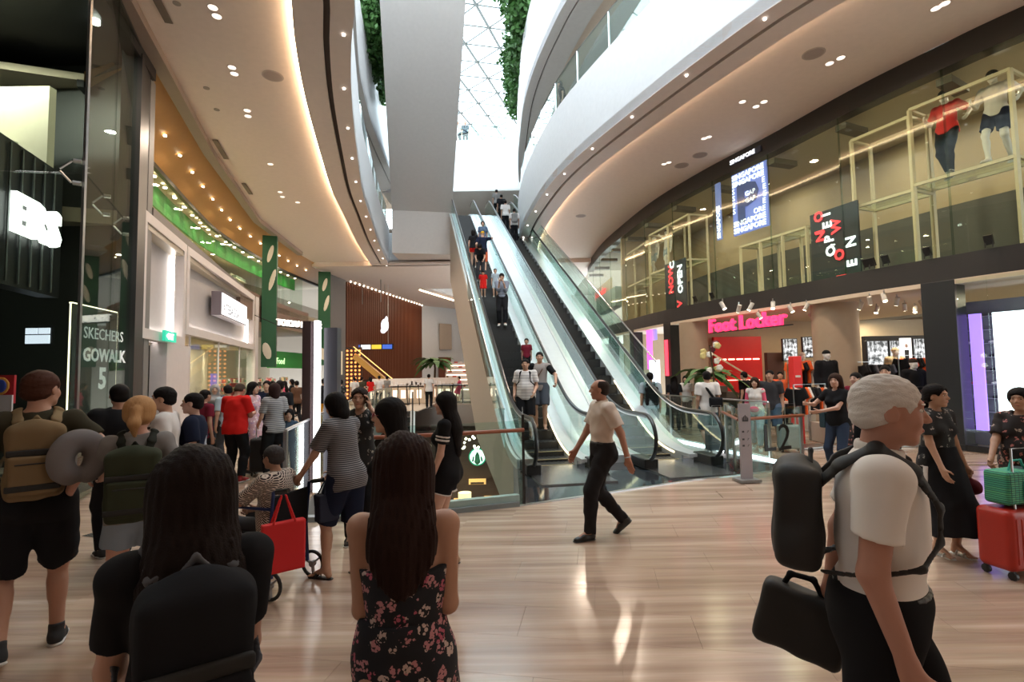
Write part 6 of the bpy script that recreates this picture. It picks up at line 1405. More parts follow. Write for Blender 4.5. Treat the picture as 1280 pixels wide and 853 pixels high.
def backpack(root, label, m, size=(.15, .085, .22), zc=.24, sm=None, vox=.009, name='backpack', g=.02, trim=None, sides=(-1, 1), pocket=True, straps=True):
    s, S = SK[root.name]; b = thing(name, label, 'backpack', tuple(root.location), math.degrees(root.rotation_euler.z)); sm = sm or m
    add = lambda n, VQ, mm, par=b: npmesh(n, VQ[0]*S, VQ[1], mm, par)
    c = s.T(0, -.115-size[1]-g-s.fat, zc); R = s.RT
    F = Field(); F.box(c, (size[0]-.04, size[1]-.035, size[2]-.04), .035, R, .0); F.ell(c+R@A3(0, -.01, size[2]*.75), (size[0]*.92, size[1]*.9, size[2]*.4), R, .04); F.ell(c+R@A3(0, -.0, -size[2]*.5), (size[0]*1.02, size[1]*1.05, size[2]*.5), R, .04)
    add('pack_body', F.mesh(vox, folds(.004, 26, 3)), m)
    if pocket:
        F = Field(); F.box(c+R@A3(0, -size[1]-.0, -size[2]*.3), (size[0]*.72, .02, size[2]*.42), .02, R, .0); add('front_pocket', F.mesh(vox, folds(.003, 30, 5)), m)
        F = Field(); F.cone(c+R@A3(-size[0]*.6, -size[1]-.042, -size[2]*.0), c+R@A3(size[0]*.6, -size[1]-.042, -size[2]*.0), .005, .005, .002); add('zip', F.mesh(.005), mat('zip_dark', (.01, .01, .01), .4))
        for zz in (.28, -.62):
            F = Field(); F.box(c+R@A3(0, -size[1]-(.012 if zz > 0 else .035), size[2]*zz), (size[0]*.9, .008, .014), .004, R, .0); add('webbing', F.mesh(.007), trim or mat('webbing_black', (.012, .011, .01), .8))
    F = Field(); h0, h1, h2 = c+R@A3(-.035, size[1]*.5, size[2]*1.02), c+R@A3(0, size[1]*.5, size[2]*1.02+.04), c+R@A3(.035, size[1]*.5, size[2]*1.02); F.cone(h0, h1, .008, .008, .01).cone(h1, h2, .008, .008, .01); add('handle', F.mesh(.006), sm)
    if straps:
        for k in sides:
            F = Field(); P = strap_path(s, k, g); n = len(P)
            for i in range(n-1):
                nrm = unit(s.chest-(P[i]+P[i+1])/2); F.cone(P[i], P[i+1], .026 if i < 4 else .013, .026 if i < 3 else .013, .012, nrm, 2.6)
            add('strap', F.mesh(min(vox, .007)), sm)
    return b
def rolling_case(loc, rz, label, m, w=.24, d=.14, h=.62, handle=True, vox=.012, up_h=.42):
    b = thing('suitcase', label, 'suitcase', loc, rz)
    F = Field().box((0, 0, .07+h/2), (w-.05, d-.05, h/2-.05), .05); npmesh('shell', *F.mesh(vox), m, b)
    for k in range(-3, 4): F = Field().box((k*w*.24, 0, .07+h/2), (.008, d-.0, h/2-.07), .006); npmesh('rib', *F.mesh(.012), m, b) if vox < .014 else None
    for sx in (-1, 1):
        for sy in (-1, 1): MB().tube([(sx*(w-.05)-.012, sy*(d-.04), .035), (sx*(w-.05)+.012, sy*(d-.04), .035)], .035, 10).lo(sx*(w-.05)-.015, sx*(w-.05)+.015, sy*(d-.04)-.012, sy*(d-.04)+.012, .03, .085).build('wheel', M_BLACK, b)
    if handle: MB().tube([(-.1, -d*.6, .07+h), (-.1, -d*.6, .07+h+up_h), (.1, -d*.6, .07+h+up_h), (.1, -d*.6, .07+h)], .009, 6).build('pull_handle', M_STEEL, b)
    F = Field().box((0, 0, .07+h+.02), (.07, .012, .008), .008); npmesh('grip', *F.mesh(.007), M_BLACK, b)
    return b
def gp_(px, py): p = G(px, py, 0); return (p.x, p.y, 0)
# --- nearest people
man1 = person('tall man with tan backpack, olive T-shirt and black shorts seen from behind', gp_(36, 822), -2, 1.85, mk(footL=(-.13, -.1, .04), fpL=-18, footR=(.12, .12), hyaw=-38, handR=(.34, .12, 1.03), poleR=(.8, -.9, -.4), palmR=(-.3, .2, 1), handL=(-.32, .05, .9)), skin=(.42, .22, .15), hair=('short', (.055, .02, .012), .2), top=(OLIVE, .55, .06, .016, .0), bottom=('shorts', BLKC, .98, .03), shoes=S_SNB, vox=.0085)
backpack(man1, 'tan canvas backpack with black webbing on the back of the tall man', mat('pack_tan', (.17, .115, .062), .9), (.128, .07, .215), .24, mat('pack_strap_tan', (.22, .16, .09), .9), .008, trim=mat('webbing_black', (.012, .011, .01), .8))
s, S = SK[man1.name]; t = thing('neck_pillow', 'grey U-shaped neck pillow hooked on the side of the tan backpack', 'neck pillow', tuple(man1.location), RZ(man1)); F = Field(); c = s.T(.195, -.29, .245)
for i in range(13):
    a0, a1 = [math.radians(-60+300*(i+j)/13) for j in (0, 1)]; F.cone(c+A3(.085*math.cos(a0), .03*math.cos(a0), .11*math.sin(a0)), c+A3(.085*math.cos(a1), .03*math.cos(a1), .11*math.sin(a1)), .055, .055, .03)
V, Q = F.mesh(.009); npmesh('cushion', V*S, Q, mat('pillow_grey', (.17, .155, .155), .95), t); F = Field(); F.cone(c+A3(-.05, 0, .1), s.T(.12, -.16, .36), .006, .006); V, Q = F.mesh(.006); npmesh('loop', V*S, Q, BLKC, t)
blonde = person('blonde woman with ponytail, grey T-shirt and denim shorts carrying a dark green backpack', gp_(166, 812), -6, 1.66, mk(footL=(-.12, .06), footR=(.12, -.02), hyaw=-6, handL=(-.42, .22, 1.02), poleL=(-1, -.6, -.5), fyL=12, handR=(.26, .12, .98)), fem=True, skin=(.52, .28, .21), hair=('pony', (.40, .22, .10), .09), top=(GREYT, .45, .07, .02, .01), bottom=('shorts', mat('denim_pale', (.22, .27, .33), .9), .5, .018), shoes=S_SNW, vox=.0085)
backpack(blonde, 'dark green hiking backpack on the blonde woman', mat('pack_green', (.035, .04, .024), .85), (.15, .085, .23), .2, mat('pack_strap_dark', (.02, .022, .018), .85), .009)
wom3 = person('woman with long black hair and black T-shirt closest of all, seen from behind', (-.84, 1.36, 0), 3, 1.60, mk(hyaw=-4, hpitch=4, handL=(-.14, .30, 1.0), poleL=(-.45, -1, -.6), handR=(.10, .3, 1.12), poleR=(.25, -1, -1)), fem=True, skin=(.45, .25, .18), hair=('long', (.012, .007, .006), .17), top=(BLKC, .7, .06, .015, .0), bottom=('trousers', DGREY, 2, .014), shoes=S_SNB, vox=.008, hairamp=.0035)
backpack(wom3, 'black backpack with dark grey straps on the closest woman', BLKC, (.125, .09, .24), .24, mat('strap_grey', (.07, .07, .078), .8), .008)
wom4 = person('woman in a black floral sundress with very long dark brown hair seen from behind', (-.365, 1.72, 0), -6, 1.585, mk(hyaw=6, handL=(-.08, .24, 1.08), poleL=(-.25, -1, -1), handR=(.10, .25, 1.08), poleR=(.25, -1, -1), hairw=.95), fem=True, skin=(.46, .25, .17), hair=('long', (.022, .010, .008), .19), top=(FLORAL, 0, -.12, .026, .03), bottom=('skirt', FLORAL, 1.0, .016), shoes=S_FLP, vox=.0075, hairamp=.0045, extra={'shirt': 'bodice', 'cut': .33})
s, S = SK[wom4.name]
for k in (-1, 1):
    F = Field(); P = [s.T(k*.07, -.108, .33), s.T(k*.075, -.09, .43), s.T(k*.082, -.03, .497), s.T(k*.08, .06, .46), s.T(k*.07, .12, .36)]
    for a, b in zip(P, P[1:]): F.cone(a, b, .0055, .0055, .004)
    V, Q = F.mesh(.004); npmesh('shoulder_strap', V*S, Q, FLORAL, wom4)
man5 = person('grey haired man in a white short sleeved shirt with a black backpack', (1.205, 1.75, 0), -86, 1.725, mk(pz=.975, footL=(-.1, .28), footR=(.1, -.2), fpR=-20, lean=3, hpitch=2, hyaw=4, handR=(.232, .045, .912), poleR=(.1, -1, -.1), palmR=(-1, .3, 0), curlR=.55, handL=(-.27, -.16, .84), curlL=1.1, poleL=(-.3, -1, 0)), fat=.02, skin=(.45, .22, .16), hair=('short', (.66, .62, .59), .2), top=(mat('shirt_ivory', (.80, .75, .71), .8), .64, -.09, .024, -.01), bottom=('trousers', BLKC, 1.93, .022), shoes=S_BLK, vox=.0065, extra={'collar': 1}, hairamp=.0014)
backpack(man5, 'boxy black backpack on the back of the grey haired man', mat('pack_black', (.010, .010, .011), .6), (.14, .072, .175), .28, None, .008, g=.03, pocket=False)
s, S = SK[man5.name]; t = thing('briefcase', 'soft black laptop briefcase held low behind the grey haired man', 'briefcase', tuple(man5.location), RZ(man5)); c = A3(-.25, -.24, .775)
F = Field().box(c, (.025, .125, .095), .03, rotm('x', -14)); V, Q = F.mesh(.009, folds(.003, 20, 8)); npmesh('case_body', V*S, Q, mat('nylon_black', (.010, .010, .010), .6), t)
F = Field(); H1, H2, H3, H4 = c+A3(0, -.07, .11), c+A3(0, -.03, .18), c+A3(0, .05, .17), c+A3(0, .08, .10); F.cone(H1, H2, .011, .011, .01).cone(H2, H3, .011, .011, .01).cone(H3, H4, .011, .011, .01); V, Q = F.mesh(.007); npmesh('carry_handle', V*S, Q, BLKC, t)
F = Field().box(c+A3(.04, 0, .05), (.004, .11, .004), .004, rotm('x', -14)); V, Q = F.mesh(.006); npmesh('zip', V*S, Q, M_STEEL, t)
man6 = person('balding man in white short sleeved shirt and dark trousers walking in front of the escalators', gp_(756, 671), 112, 1.715, mk(pz=.925, footL=(-.07, .20), footR=(.07, -.24, .07), fpR=-38, fpL=0, hyaw=-24, handR=(.20, .26, .86), palmR=(-1, -.2, .2), handL=(-.30, -.16, .86), palmL=(.6, -.8, 0), curlR=.5, curlL=.25), fat=.012, skin=(.42, .20, .13), hair=('balding', (.03, .02, .017), .2), top=(mat('shirt_cream', (.64, .54, .47), .85), .72, -.09, .024, -.01), bottom=('trousers', mat('trouser_dark', (.018, .017, .019), .85), 2.02, .022), shoes=S_BLK, vox=.0085, extra={'collar': 1})
s, S = SK[man6.name]; F = Field()
for i in range(10): a, b = [2*math.pi*(i+j)/10 for j in (0, 1)]; w = s.wr[-1]; u_ = unit(np.cross(s.hd[-1], A3(0, 1, .2))); v_ = np.cross(s.hd[-1], u_); F.cone(w+(u_*math.cos(a)+v_*math.sin(a))*.03, w+(u_*math.cos(b)+v_*math.sin(b))*.03, .006, .006, .003)
V, Q = F.mesh(.005); tag(npmesh('wristwatch', V*S, Q, M_STEEL, man6), None)
lady7 = person('short haired woman in black leafy top and long black skirt with white side stripe', gp_(1181, 692), -128, 1.60, mk(fyL=-5, footL=(-.09, .05), footR=(.09, 0), hyaw=14, handR=(.20, .20, .84), handL=(-.24, .08, .86), curlL=1.1), fem=True, fat=.015, skin=SK_A, hair=('curl', (.008, .006, .006), .2), top=(LEAFY, .7, .06, .022, .0), bottom=('skirt', BLKC, 1.62, .03), shoes=S_SAN, vox=.0095)
s, S = SK[lady7.name]; F = Field(); F.box(s.P+A3(.222, .02, -.38), (.008, .022, .33), .004, rotm('y', -5)); V, Q = F.mesh(.011); npmesh('side_stripe', V*S, Q, WHT, lady7); F = Field(); F.ell(s.P+A3(0, 0, -.05), (.205, .155, .03)); V, Q = F.mesh(.011); npmesh('white_hem', V*S, Q, WHT, lady7)
t = thing('handbag', 'small maroon cloth bag in the hand of the woman with the long skirt', 'handbag', tuple(lady7.location), RZ(lady7)); c = s.wr[-1]+A3(-.02, .02, -.2); F = Field().ell(c, (.05, .11, .085)).cone(c+A3(0, -.05, .05), s.wr[-1]+A3(0, 0, -.07), .008, .008).cone(c+A3(0, .05, .05), s.wr[-1]+A3(0, 0, -.07), .008, .008); V, Q = F.mesh(.009, folds(.004, 30, 2)); npmesh('pouch', V*S, Q, mat('bag_maroon', (.13, .006, .02), .7), t)
p = D(1274, 490, 4.85); lady8 = person('dark haired woman in a black and pink floral top behind the red suitcase', (p.x, 4.85, 0), 160, 1.56, mk(handR=(.14, .34, .98), poleR=(.8, -.8, -.5), curlR=1.2, hyaw=8), fem=True, fat=.03, skin=SK_A, hair=('bun', HB, .2), top=(FLOR2, .75, .1, .025, .01), bottom=('trousers', BLKC, 2, .02), shoes=S_SNB, vox=.0095)
p = G(1272, 718, 0); rolling_case((p.x, p.y, 0), 12, 'bright red hard shell suitcase standing in front of the floral top woman', mat('shell_red', (.42, .022, .012), .35), .24, .14, .5, vox=.01, up_h=.5)
t = thing('tote_bag', 'green and turquoise patterned bag resting on the red suitcase', 'bag', (p.x+.02, p.y, .60), 12)
def greenbag(nt, bs, nd):
    tc = nd('TexCoord'); b = nd('TexBrick'); b.inputs['Scale'].default_value = 14; b.inputs['Color1'].default_value = (.04, .33, .22, 1); b.inputs['Color2'].default_value = (.10, .45, .22, 1); b.inputs['Mortar'].default_value = (.005, .04, .05, 1); b.inputs['Mortar Size'].default_value = .04; b.inputs['Brick Width'].default_value = .6; b.offset = 0
    mp = nd('Mapping'); mp.inputs['Rotation'].default_value = (1.5708, 0, 0); nt.links.new(tc.outputs['Object'], mp.inputs[0]); nt.links.new(mp.outputs[0], b.inputs['Vector']); nt.links.new(b.outputs['Color'], bs.inputs['Base Color'])
MGB = nodemat('bag_green_pattern', greenbag, .7); npmesh('bag_body', *Field().box((0, 0, .14), (.17, .07, .11), .03).mesh(.01, folds(.004, 18, 4)), MGB, t); npmesh('front_pocket', *Field().box((.05, -.1, .12), (.08, .005, .07), .012).mesh(.008), mat('pocket_turquoise', (.03, .35, .30), .7), t)
F = Field(); [F.cone((x, -.03, .26), (x*.5, -.03, .36), .01, .01, .01) for x in (-.1, .1)]; F.cone((-.05, -.03, .36), (.05, -.03, .36), .01, .01, .01); npmesh('handle', *F.mesh(.008), mat('pocket_turquoise', (.03, .35, .30), .7), t)
# --- the group at the railing
p9 = gp_(432, 722); wom9 = person('woman with chin length black hair in a fine striped blouse pushing the wheelchair', p9, 46, 1.64, mk(lean=9, hpitch=10, footL=(-.1, .14), footR=(.1, -.12), handL=(-.24, .36, .90), poleL=(-.5, -.6, -1), handR=(.14, .34, .88), poleR=(.5, -.5, -1), curlL=1.1, curlR=1.1), fem=True, skin=SK_A, hair=('bob', HB, .2), top=(STR_NAVY, .8, .14, .03, .0), bottom=('shorts', NAVY, 1.0, .03), shoes=S_FLP, vox=.0095)
wc = (-2.12, 4.48, 0); WR = 72.; WR0 = WR-azc(wc); wheel = thing('wheelchair', 'folding wheelchair with small dark wheels pushed by the woman in the striped blouse', 'wheelchair', wc, WR)
M_FR = mat('frame_blue', (.015, .03, .12), .35, .4)
for sx in (-1, 1):
    mb = MB().tube([(sx*.21, -.36, .86), (sx*.21, -.25, .84), (sx*.21, -.22, .5), (sx*.21, -.24, .16)], .014, 8).tube([(sx*.21, -.22, .48), (sx*.21, .24, .48), (sx*.21, .36, .14)], .014, 8).tube([(sx*.21, -.22, .70), (sx*.21, .14, .70), (sx*.21, .2, .48)], .013, 8).tube([(sx*.21, -.24, .2), (sx*.21, .2, .2), (sx*.21, .24, .48)], .012, 8); mb.build('side_frame', M_FR, wheel, smooth=True)
    MB().tube([(sx*.21, -.40, .865), (sx*.21, -.28, .845)], .02, 8).build('push_grip', M_BLACK, wheel)
    for y, r in ((-.26, .12), (.25, .09)):
        wl = MB().tube([(sx*.25, y+r*.88*math.cos(2*math.pi*k/24), r+r*.88*math.sin(2*math.pi*k/24)) for k in range(24)], r*.12, 8, closed=True).build('wheel', mat('tyre', (.02, .02, .02), .8), wheel, smooth=True)
        mb = MB(); [mb.beam((sx*.25, y, r), (sx*.25, y+r*.84*math.cos(a), r+r*.84*math.sin(a)), .014, r*.22, (1, 0, 0)) for a in (.4, .4+2.094, .4+4.189)]; mb.tube([(sx*.25-.02, y, r), (sx*.25+.02, y, r)], r*.22, 10); mb.build('spoke_hub', mat('hub_grey', (.25, .25, .26), .5), wl)
    MB().lo(sx*.21-.03, sx*.21+.03, .34, .52, .10, .12).build('footrest', M_BLACK, wheel)
MB().lo(-.2, .2, -.2, .24, .46, .50).build('seat', BLKC, wheel, bevel=.01); MB().lo(-.2, .2, -.25, -.22, .5, .80).build('backrest', BLKC, wheel, bevel=.01)
o = Matrix.Rotation(math.radians(WR), 3, 'Z')
lady10 = person('old woman with short grey-black hair in a lattice patterned blouse sitting in the wheelchair', tuple(Vector(wc)+o@Vector((0, -.10, 0))), WR0, 1.50, dict(pz=.585, lean=4, footL=(-.1, .52, .12), footR=(.1, .52, .12), handL=(-.30, .44, .78), handR=(.1, .36, .70), poleL=(-.6, -.5, -1), hyaw=0), fem=True, fat=.03, skin=SK_C, hair=('short', (.045, .04, .04), .2), top=(LATT, .95, .1, .03, .0), bottom=('trousers', DGREY, 2, .02), shoes=S_SNB, vox=.0095)
s, S = SK[lady10.name]; t = thing('walking_stick', 'dark folded walking stick held up by the old woman in the wheelchair', 'walking stick', tuple(lady10.location), WR); w = s.wr[-1]+s.hd[-1]*.07; MB().tube([tuple((w+A3(-.02, -.05, -.12))*S), tuple((w+A3(.02, .10, .22))*S), tuple((w+A3(.02, .16, .27))*S)], .013, 8).build('shaft', M_BLACK, t)
def hangbag(loc, rz, label, m, w, h, d, name='shopping_bag', drop=.2):
    t = thing(name, label, 'bag', loc, rz); npmesh('bag_body', *Field().box((0, 0, -drop-h), (w-.01, d-.01, h-.01), .01).mesh(.01, folds(.004, 16, int(w*100))), m, t)
    for y in (-d, d):
        F = Field(); F.cone((-w*.5, y, -drop), (-w*.1, y*.3, 0), .010, .008, .01, (0, 1, 0), 2.).cone((w*.5, y, -drop), (w*.1, y*.3, 0), .010, .008, .01, (0, 1, 0), 2.); npmesh('carry_strap', *F.mesh(.006), m, t)
    return t
q = Vector(wc)+o@Vector((-.21, -.39, .86)); hangbag((q.x+.0, q.y-.07, q.z-.02), WR-34, 'bright red fabric shopping bag hanging from the wheelchair handle', mat('bag_red', (.55, .008, .010), .7), .16, .19, .035, drop=.2)
q = Vector(wc)+o@Vector((.19, -.40, .86)); hangbag((q.x+.05, q.y-.02, q.z), WR-20, 'dark navy cloth bag hanging beside the red shopping bag', mat('bag_navy', (.006, .010, .03), .8), .10, .12, .05, 'cloth_bag', .10)
p = at_head(450, 484, 5.6); lady11 = person('short haired woman in black leafy blouse talking on a phone', tuple(p), 176, 1.64, mk(handL=(-.115, .12, 1.50), poleL=(-.7, .2, -1), hdirL=(.1, -.1, 1), palmL=(1, 0, 0), curlL=.5, hyaw=-8, handR=(.2, .22, 1.0)), fem=True, fat=.01, skin=SK_A, hair=('curl', (.02, .011, .009), .2), top=(LEAFY, 1.5, .08, .025, .02), bottom=('trousers', BLKC, 2, .02), shoes=S_SNB, vox=.0095)
s, S = SK[lady11.name]; t = thing('mobile_phone', 'dark mobile phone held to the ear of the woman in the leafy blouse', 'phone', tuple(lady11.location), RZ(lady11)); npmesh('handset', *[(v*S if i == 0 else v) for i, v in enumerate(Field().box(s.H(-.092, .03, -.02), (.004, .03, .068), .004, s.RH).mesh(.006))], mat('phone_black', (.01, .01, .012), .2), t)
p = at_head(489, 495, 3.3); person('girl with glasses and long black hair half hidden by the floral dress woman', tuple(p), 82, 1.63, mk(), fem=True, skin=SK_A, hair=('long', HB, .28), top=(BLKC, .6, .08, .02, .0), bottom=('trousers', DENIM, 2, .012), shoes=S_SNB, vox=.0095)
s, S = SK['person.00'+str(0)] if False else list(SK.values())[-1]; gl_ = [o for o in COL.objects if o.get('label', '').startswith('girl with glasses')][0]
t = thing('glasses', 'red framed glasses worn by the girl half hidden by the floral dress woman', 'glasses', tuple(gl_.location), RZ(gl_)); F = Field()
for k in (-1, 1):
    for i in range(12): a, b = [2*math.pi*(i+j)/12 for j in (0, 1)]; F.cone(s.H(k*.032+.024*math.cos(a), .098, .012+.017*math.sin(a)), s.H(k*.032+.024*math.cos(b), .098, .012+.017*math.sin(b)), .0028, .0028, .001)
    F.cone(s.H(k*.056, .097, .016), s.H(k*.08, .0, .012), .0028, .0028, .001)
V, Q = F.mesh(.003); npmesh('frame', V*S, Q, mat('spectacle_red', (.3, .02, .03), .4), t)
girl13 = person('girl in black T-shirt with white sleeve bands and black shorts with very long hair', gp_(560, 708), 78, 1.61, mk(footL=(-.08, .05), footR=(.08, -.04), handR=(.2, .02, .86), handL=(-.17, .12, .88)), fem=True, skin=SK_B, hair=('long', HB, .31), top=(BLKC, .62, .12, .018, .0), bottom=('shorts', BLKC, .42, .022), shoes=(mat('flat_beige', (.42, .28, .19), .7), 'shoe'), vox=.0095)
s, S = SK[girl13.name]
for k in (-1, 1):
    for q0, q1 in ((.36, .42), (.47, .54)):
        F = Field(); a = s.sh[k]; e = s.el[k]; F.cone(a+(e-a)*q0, a+(e-a)*q1, .071, .069, 0, cut=True); F.half(a+(e-a)*q0, unit(a-e)); V, Q = F.mesh(.008); npmesh('sleeve_band', V*S, Q, WHT, girl13)
for k in (-1, 1):
    F = Field(); a = s.hip[k]; e = s.knee[k]; F.cone(a+(e-a)*.40, a+(e-a)*.43, .118, .117, 0, cut=True); F.half(a+(e-a)*.4, unit(a-e)); V, Q = F.mesh(.01); npmesh('hem_line', V*S, Q, WHT, girl13)
# --- the group before the dark sports shop
def P_(label, px, py, y, rot, h, pose, **k): p = at_head(px, py, y); return person(label, (p.x, p.y, 0), rot, h, pose, **k)
m14 = P_('man in a white polo shirt with black collar stripes looking sideways', 207, 487, 5.0, 78, 1.70, mk(), skin=SK_A, hair=('short', HB, .2), top=(WHT, .7, .1, .025, .0), bottom=('trousers', DGREY, 2, .02), shoes=S_BLK, vox=.0105)
s, S = SK[m14.name]; F = Field().ell(s.T(0, .07, .36), (.11, .085, .14), s.RT); V, Q = F.mesh(.012); npmesh('striped_chest', V*S, Q, STR_BW, m14)
P_('woman with short black hair and dark blue top with a pale shoulder strap', 243, 493, 5.3, 76, 1.63, mk(), fem=True, skin=SK_B, hair=('crop', HB, .2), top=(NAVY, .7, .1, .025, .0), bottom=('trousers', BLKC, 2, .02), shoes=S_SNB, vox=.0115)
s, S = list(SK.values())[-1]; w15 = [o for o in COL.objects if o.get('label', '').startswith('woman with short black hair and dark blue')][0]; F = Field(); P = [s.T(-.1, .10, .2), s.T(-.02, .115, .36), s.T(.08, .03, .50), s.T(.07, -.1, .40), s.T(-.06, -.125, .2), s.T(-.15, -.06, .02)]
for a, b in zip(P, P[1:]): F.cone(a, b, .014, .014, .01)
V, Q = F.mesh(.009); npmesh('shoulder_strap', V*S, Q, mat('strap_pale', (.35, .37, .42), .8), w15)
P_('black clad person standing close to the dark shop glass', 150, 480, 5.3, 12, 1.73, mk(), skin=SK_C, hair=('short', HB, .2), top=(BLKC, 1.4, .1, .035, .0), bottom=('trousers', BLKC, 2, .02), shoes=S_SNB, vox=.0125)
# --- the middle group on the left
V2, V3 = .0135, .018
red = person('man with shaved head in a bright red polo shirt looking down', gp_(293, 603), -32, 1.70, mk(hpitch=32, lean=4, handL=(-.16, .32, 1.12), handR=(.14, .33, 1.15)), fat=.03, skin=(.42, .2, .14), hair=('balding', (.06, .04, .03), .2), top=(REDC, .75, .12, .03, .0), bottom=('trousers', BLKC, 1.97, .025), shoes=S_RED, vox=.011)
p = gp_(342, 600); person('woman with brown hair in a grey striped T-shirt holding a black suitcase', p, 18, 1.66, mk(handL=(-.2, .22, .98)), fem=True, skin=SK_A, hair=('bob', (.03, .013, .012), .2), top=(STR_GREY, .75, .1, .025, .0), bottom=('trousers', BLKC, 1.95, .03), shoes=S_SNB, vox=.011)
p = gp_(329, 594); rolling_case(p, 10, 'tall black soft suitcase between the red polo man and the striped T-shirt woman', mat('case_black', (.014, .014, .015), .7), .21, .13, .60, vox=.016, up_h=.3)
p = gp_(361, 598); kid = person('small girl with long dark hair in a denim jacket holding out one arm', p, 172, 1.20, mk(handL=(-.52, .16, 1.22), poleL=(-.5, -.8, -.6), hdirL=(-1, .1, .1), curlL=.15, handR=(.22, .02, .82)), fem=True, skin=SK_A, hair=('long', HB, .16), top=(mat('denim_jacket', (.05, .08, .12), .9), 1.9, .12, .02, .0), bottom=('trousers', mat('denim_light', (.10, .14, .19), .9), 1.95, .012), shoes=S_SNB, vox=.010, hs=1.22)
P_('woman with long black hair in a pink floral dress talking in the middle group', 316, 474, 9.6, -125, 1.68, mk(), fem=True, skin=SK_A, hair=('long', HB, .2), top=(PINKF, .4, .1, .02, .01), bottom=('skirt', PINKF, .9, .02), shoes=S_SNB, vox=V2)
P_('man in black T-shirt at the back of the middle group', 350, 476, 10.2, -10, 1.70, mk(), skin=SK_C, hair=('short', HB, .2), top=(BLKC, .7, .1, .03, .0), bottom=('trousers', BLKC, 2, .02), shoes=S_SNB, vox=V2)
P_('woman in a pale grey headscarf and grey-blue tunic', 269, 474, 10.5, 176, 1.64, mk(), fem=True, skin=SK_A, hair=('hijab', (.30, .28, .28), .2), top=(mat('tunic_grey', (.08, .10, .13), .9), 1.9, .3, .03, .0), bottom=('trousers', DENIM, 2, .02), shoes=S_SNB, vox=V2)
P_('short haired woman in a dark maroon T-shirt next to the white shopfront window', 256, 486, 8.6, -50, 1.58, mk(), fem=True, skin=SK_C, hair=('crop', HB, .2), top=(MAR, .6, .1, .02, .0), bottom=('trousers', BLKC, 2, .02), shoes=S_SNB, vox=V2)
P_('person in pale shirt directly behind the red polo man', 285, 482, 10.4, 20, 1.62, mk(), skin=SK_A, hair=('short', HB, .2), top=(LBLUE, .8, .1, .02, .0), bottom=('trousers', DGREY, 2, .02), shoes=S_SNB, vox=V2)
P_('man with glasses in dark shirt facing the middle group', 334, 474, 11.5, 165, 1.69, mk(), skin=SK_A, hair=('short', HB, .2), top=(NAVY, .8, .1, .02, .0), bottom=('trousers', DGREY, 2, .02), shoes=S_SNB, vox=V2)
for (lb, px, y, rot, h, fem, top, bot, hr) in (
    ('woman in rust orange top walking past the banner shop', 371, 18.5, 20, 1.62, True, BRN, BLKC, 'short'), ('man in a grey-brown shirt and pale trousers far along the banner shop', 387, 19, -5, 1.68, False, TANC, mat('trouser_pale', (.4, .36, .3), .9), 'short'), ('shopper in pink at the green lit goods of the banner shop', 356, 20, 60, 1.6, True, PINK, BLKC, 'long'),
    ('shopper in black by the goods stands of the banner shop', 365, 22, 100, 1.65, True, BLKC, BLKC, 'bob'), ('shopper in cream by the banner shop entrance', 341, 17, 70, 1.62, True, WHT, DENIM, 'bob'),
    ('person in a black and mustard outfit beside the pylon', 405, 17.5, 10, 1.68, True, BLKC, YEL, 'short'), ('woman in a grey patterned dress beyond the curved glass railing', 426, 19.5, 0, 1.62, True, LEAFY, GREYT, 'bun'),
    ('person in a white top at the far end by the orange lamps', 443, 26, 30, 1.66, False, WHT, BLKC, 'short'), ('person in a grey-green shirt at the far end of the opening', 452, 27, -30, 1.68, False, OLIVE, BLKC, 'short'), ('person in a bright red jacket at the far end of the opening', 463, 27.5, 30, 1.66, True, REDC, DENIM, 'bob'),
    ('tall person in a white shirt at the far end of the opening', 474, 28, 5, 1.72, False, WHT, DGREY, 'short'), ('person in a grey shirt near the far counters', 484, 29, -40, 1.7, False, GREYT, DENIM, 'short'),
    ('person in dark clothes standing at the far counter', 559, 34, 170, 1.62, True, BLKC, DGREY, 'short')):
    p = at_head(px, 465, y); person(lb, (p.x, y, 0), rot, h, random.choice((mk(), STEPA, STEPB)), fem=fem, skin=SK_A, hair=(hr, HB, .2), top=(top, .7, .1, .02, .0), bottom=('trousers', bot, 2, .02), shoes=S_SNB, vox=.024)
p = at_head(536, 463, 26.4); person('man in a white T-shirt and black trousers seen from behind near the far counters', (p.x, 26.4, 0), -5, 1.76, mk(), skin=SK_A, hair=('short', HB, .2), top=(WHT, .6, .1, .03, .0), bottom=('trousers', BLKC, 2, .02), shoes=S_SNB, vox=.02)
# --- riders on the flights
def rider(lb, t, py, rot, h, pose, px=None, **k): q = on_flight(t, py); return person(lb, tuple(q), rot, h, pose, **k)
w1 = rider('man in a white striped T-shirt with backpack straps riding the escalator', .22, 548, 172, 1.74, mk(handR=(.24, .1, .93), handL=(-.2, .2, .98)), fat=.03, skin=SK_A, hair=('short', HB, .2), top=(STR_W, .7, .1, .03, .0), bottom=('shorts', BLKC, 1.0, .03), shoes=S_SNB, vox=.0105)
backpack(w1, 'dark backpack worn by the rider in the white striped T-shirt', BLKC, (.14, .07, .2), .22, None, .012, pocket=False)
w2 = rider('man in a grey raglan T-shirt with black sleeves holding the handrail', .62, 536, 176, 1.74, mk(handL=(-.36, .26, 1.02), poleL=(-1, -.6, -.2), curlL=1., footL=(-.1, .1)), skin=SK_A, hair=('short', HB, .2), top=(mat('cloth_raglan', (.32, .29, .28), .9), .1, .1, .02, .0), bottom=('shorts', mat('shorts_greyblue', (.07, .08, .10), .9), .95, .03), shoes=S_FLP, vox=.0105)
s, S = SK[w2.name]
for k in (-1, 1): F = Field(); s.arm(F, k, .022, .8, True); V, Q = F.mesh(.011); npmesh('raglan_sleeve', V*S, Q, BLKC, w2)
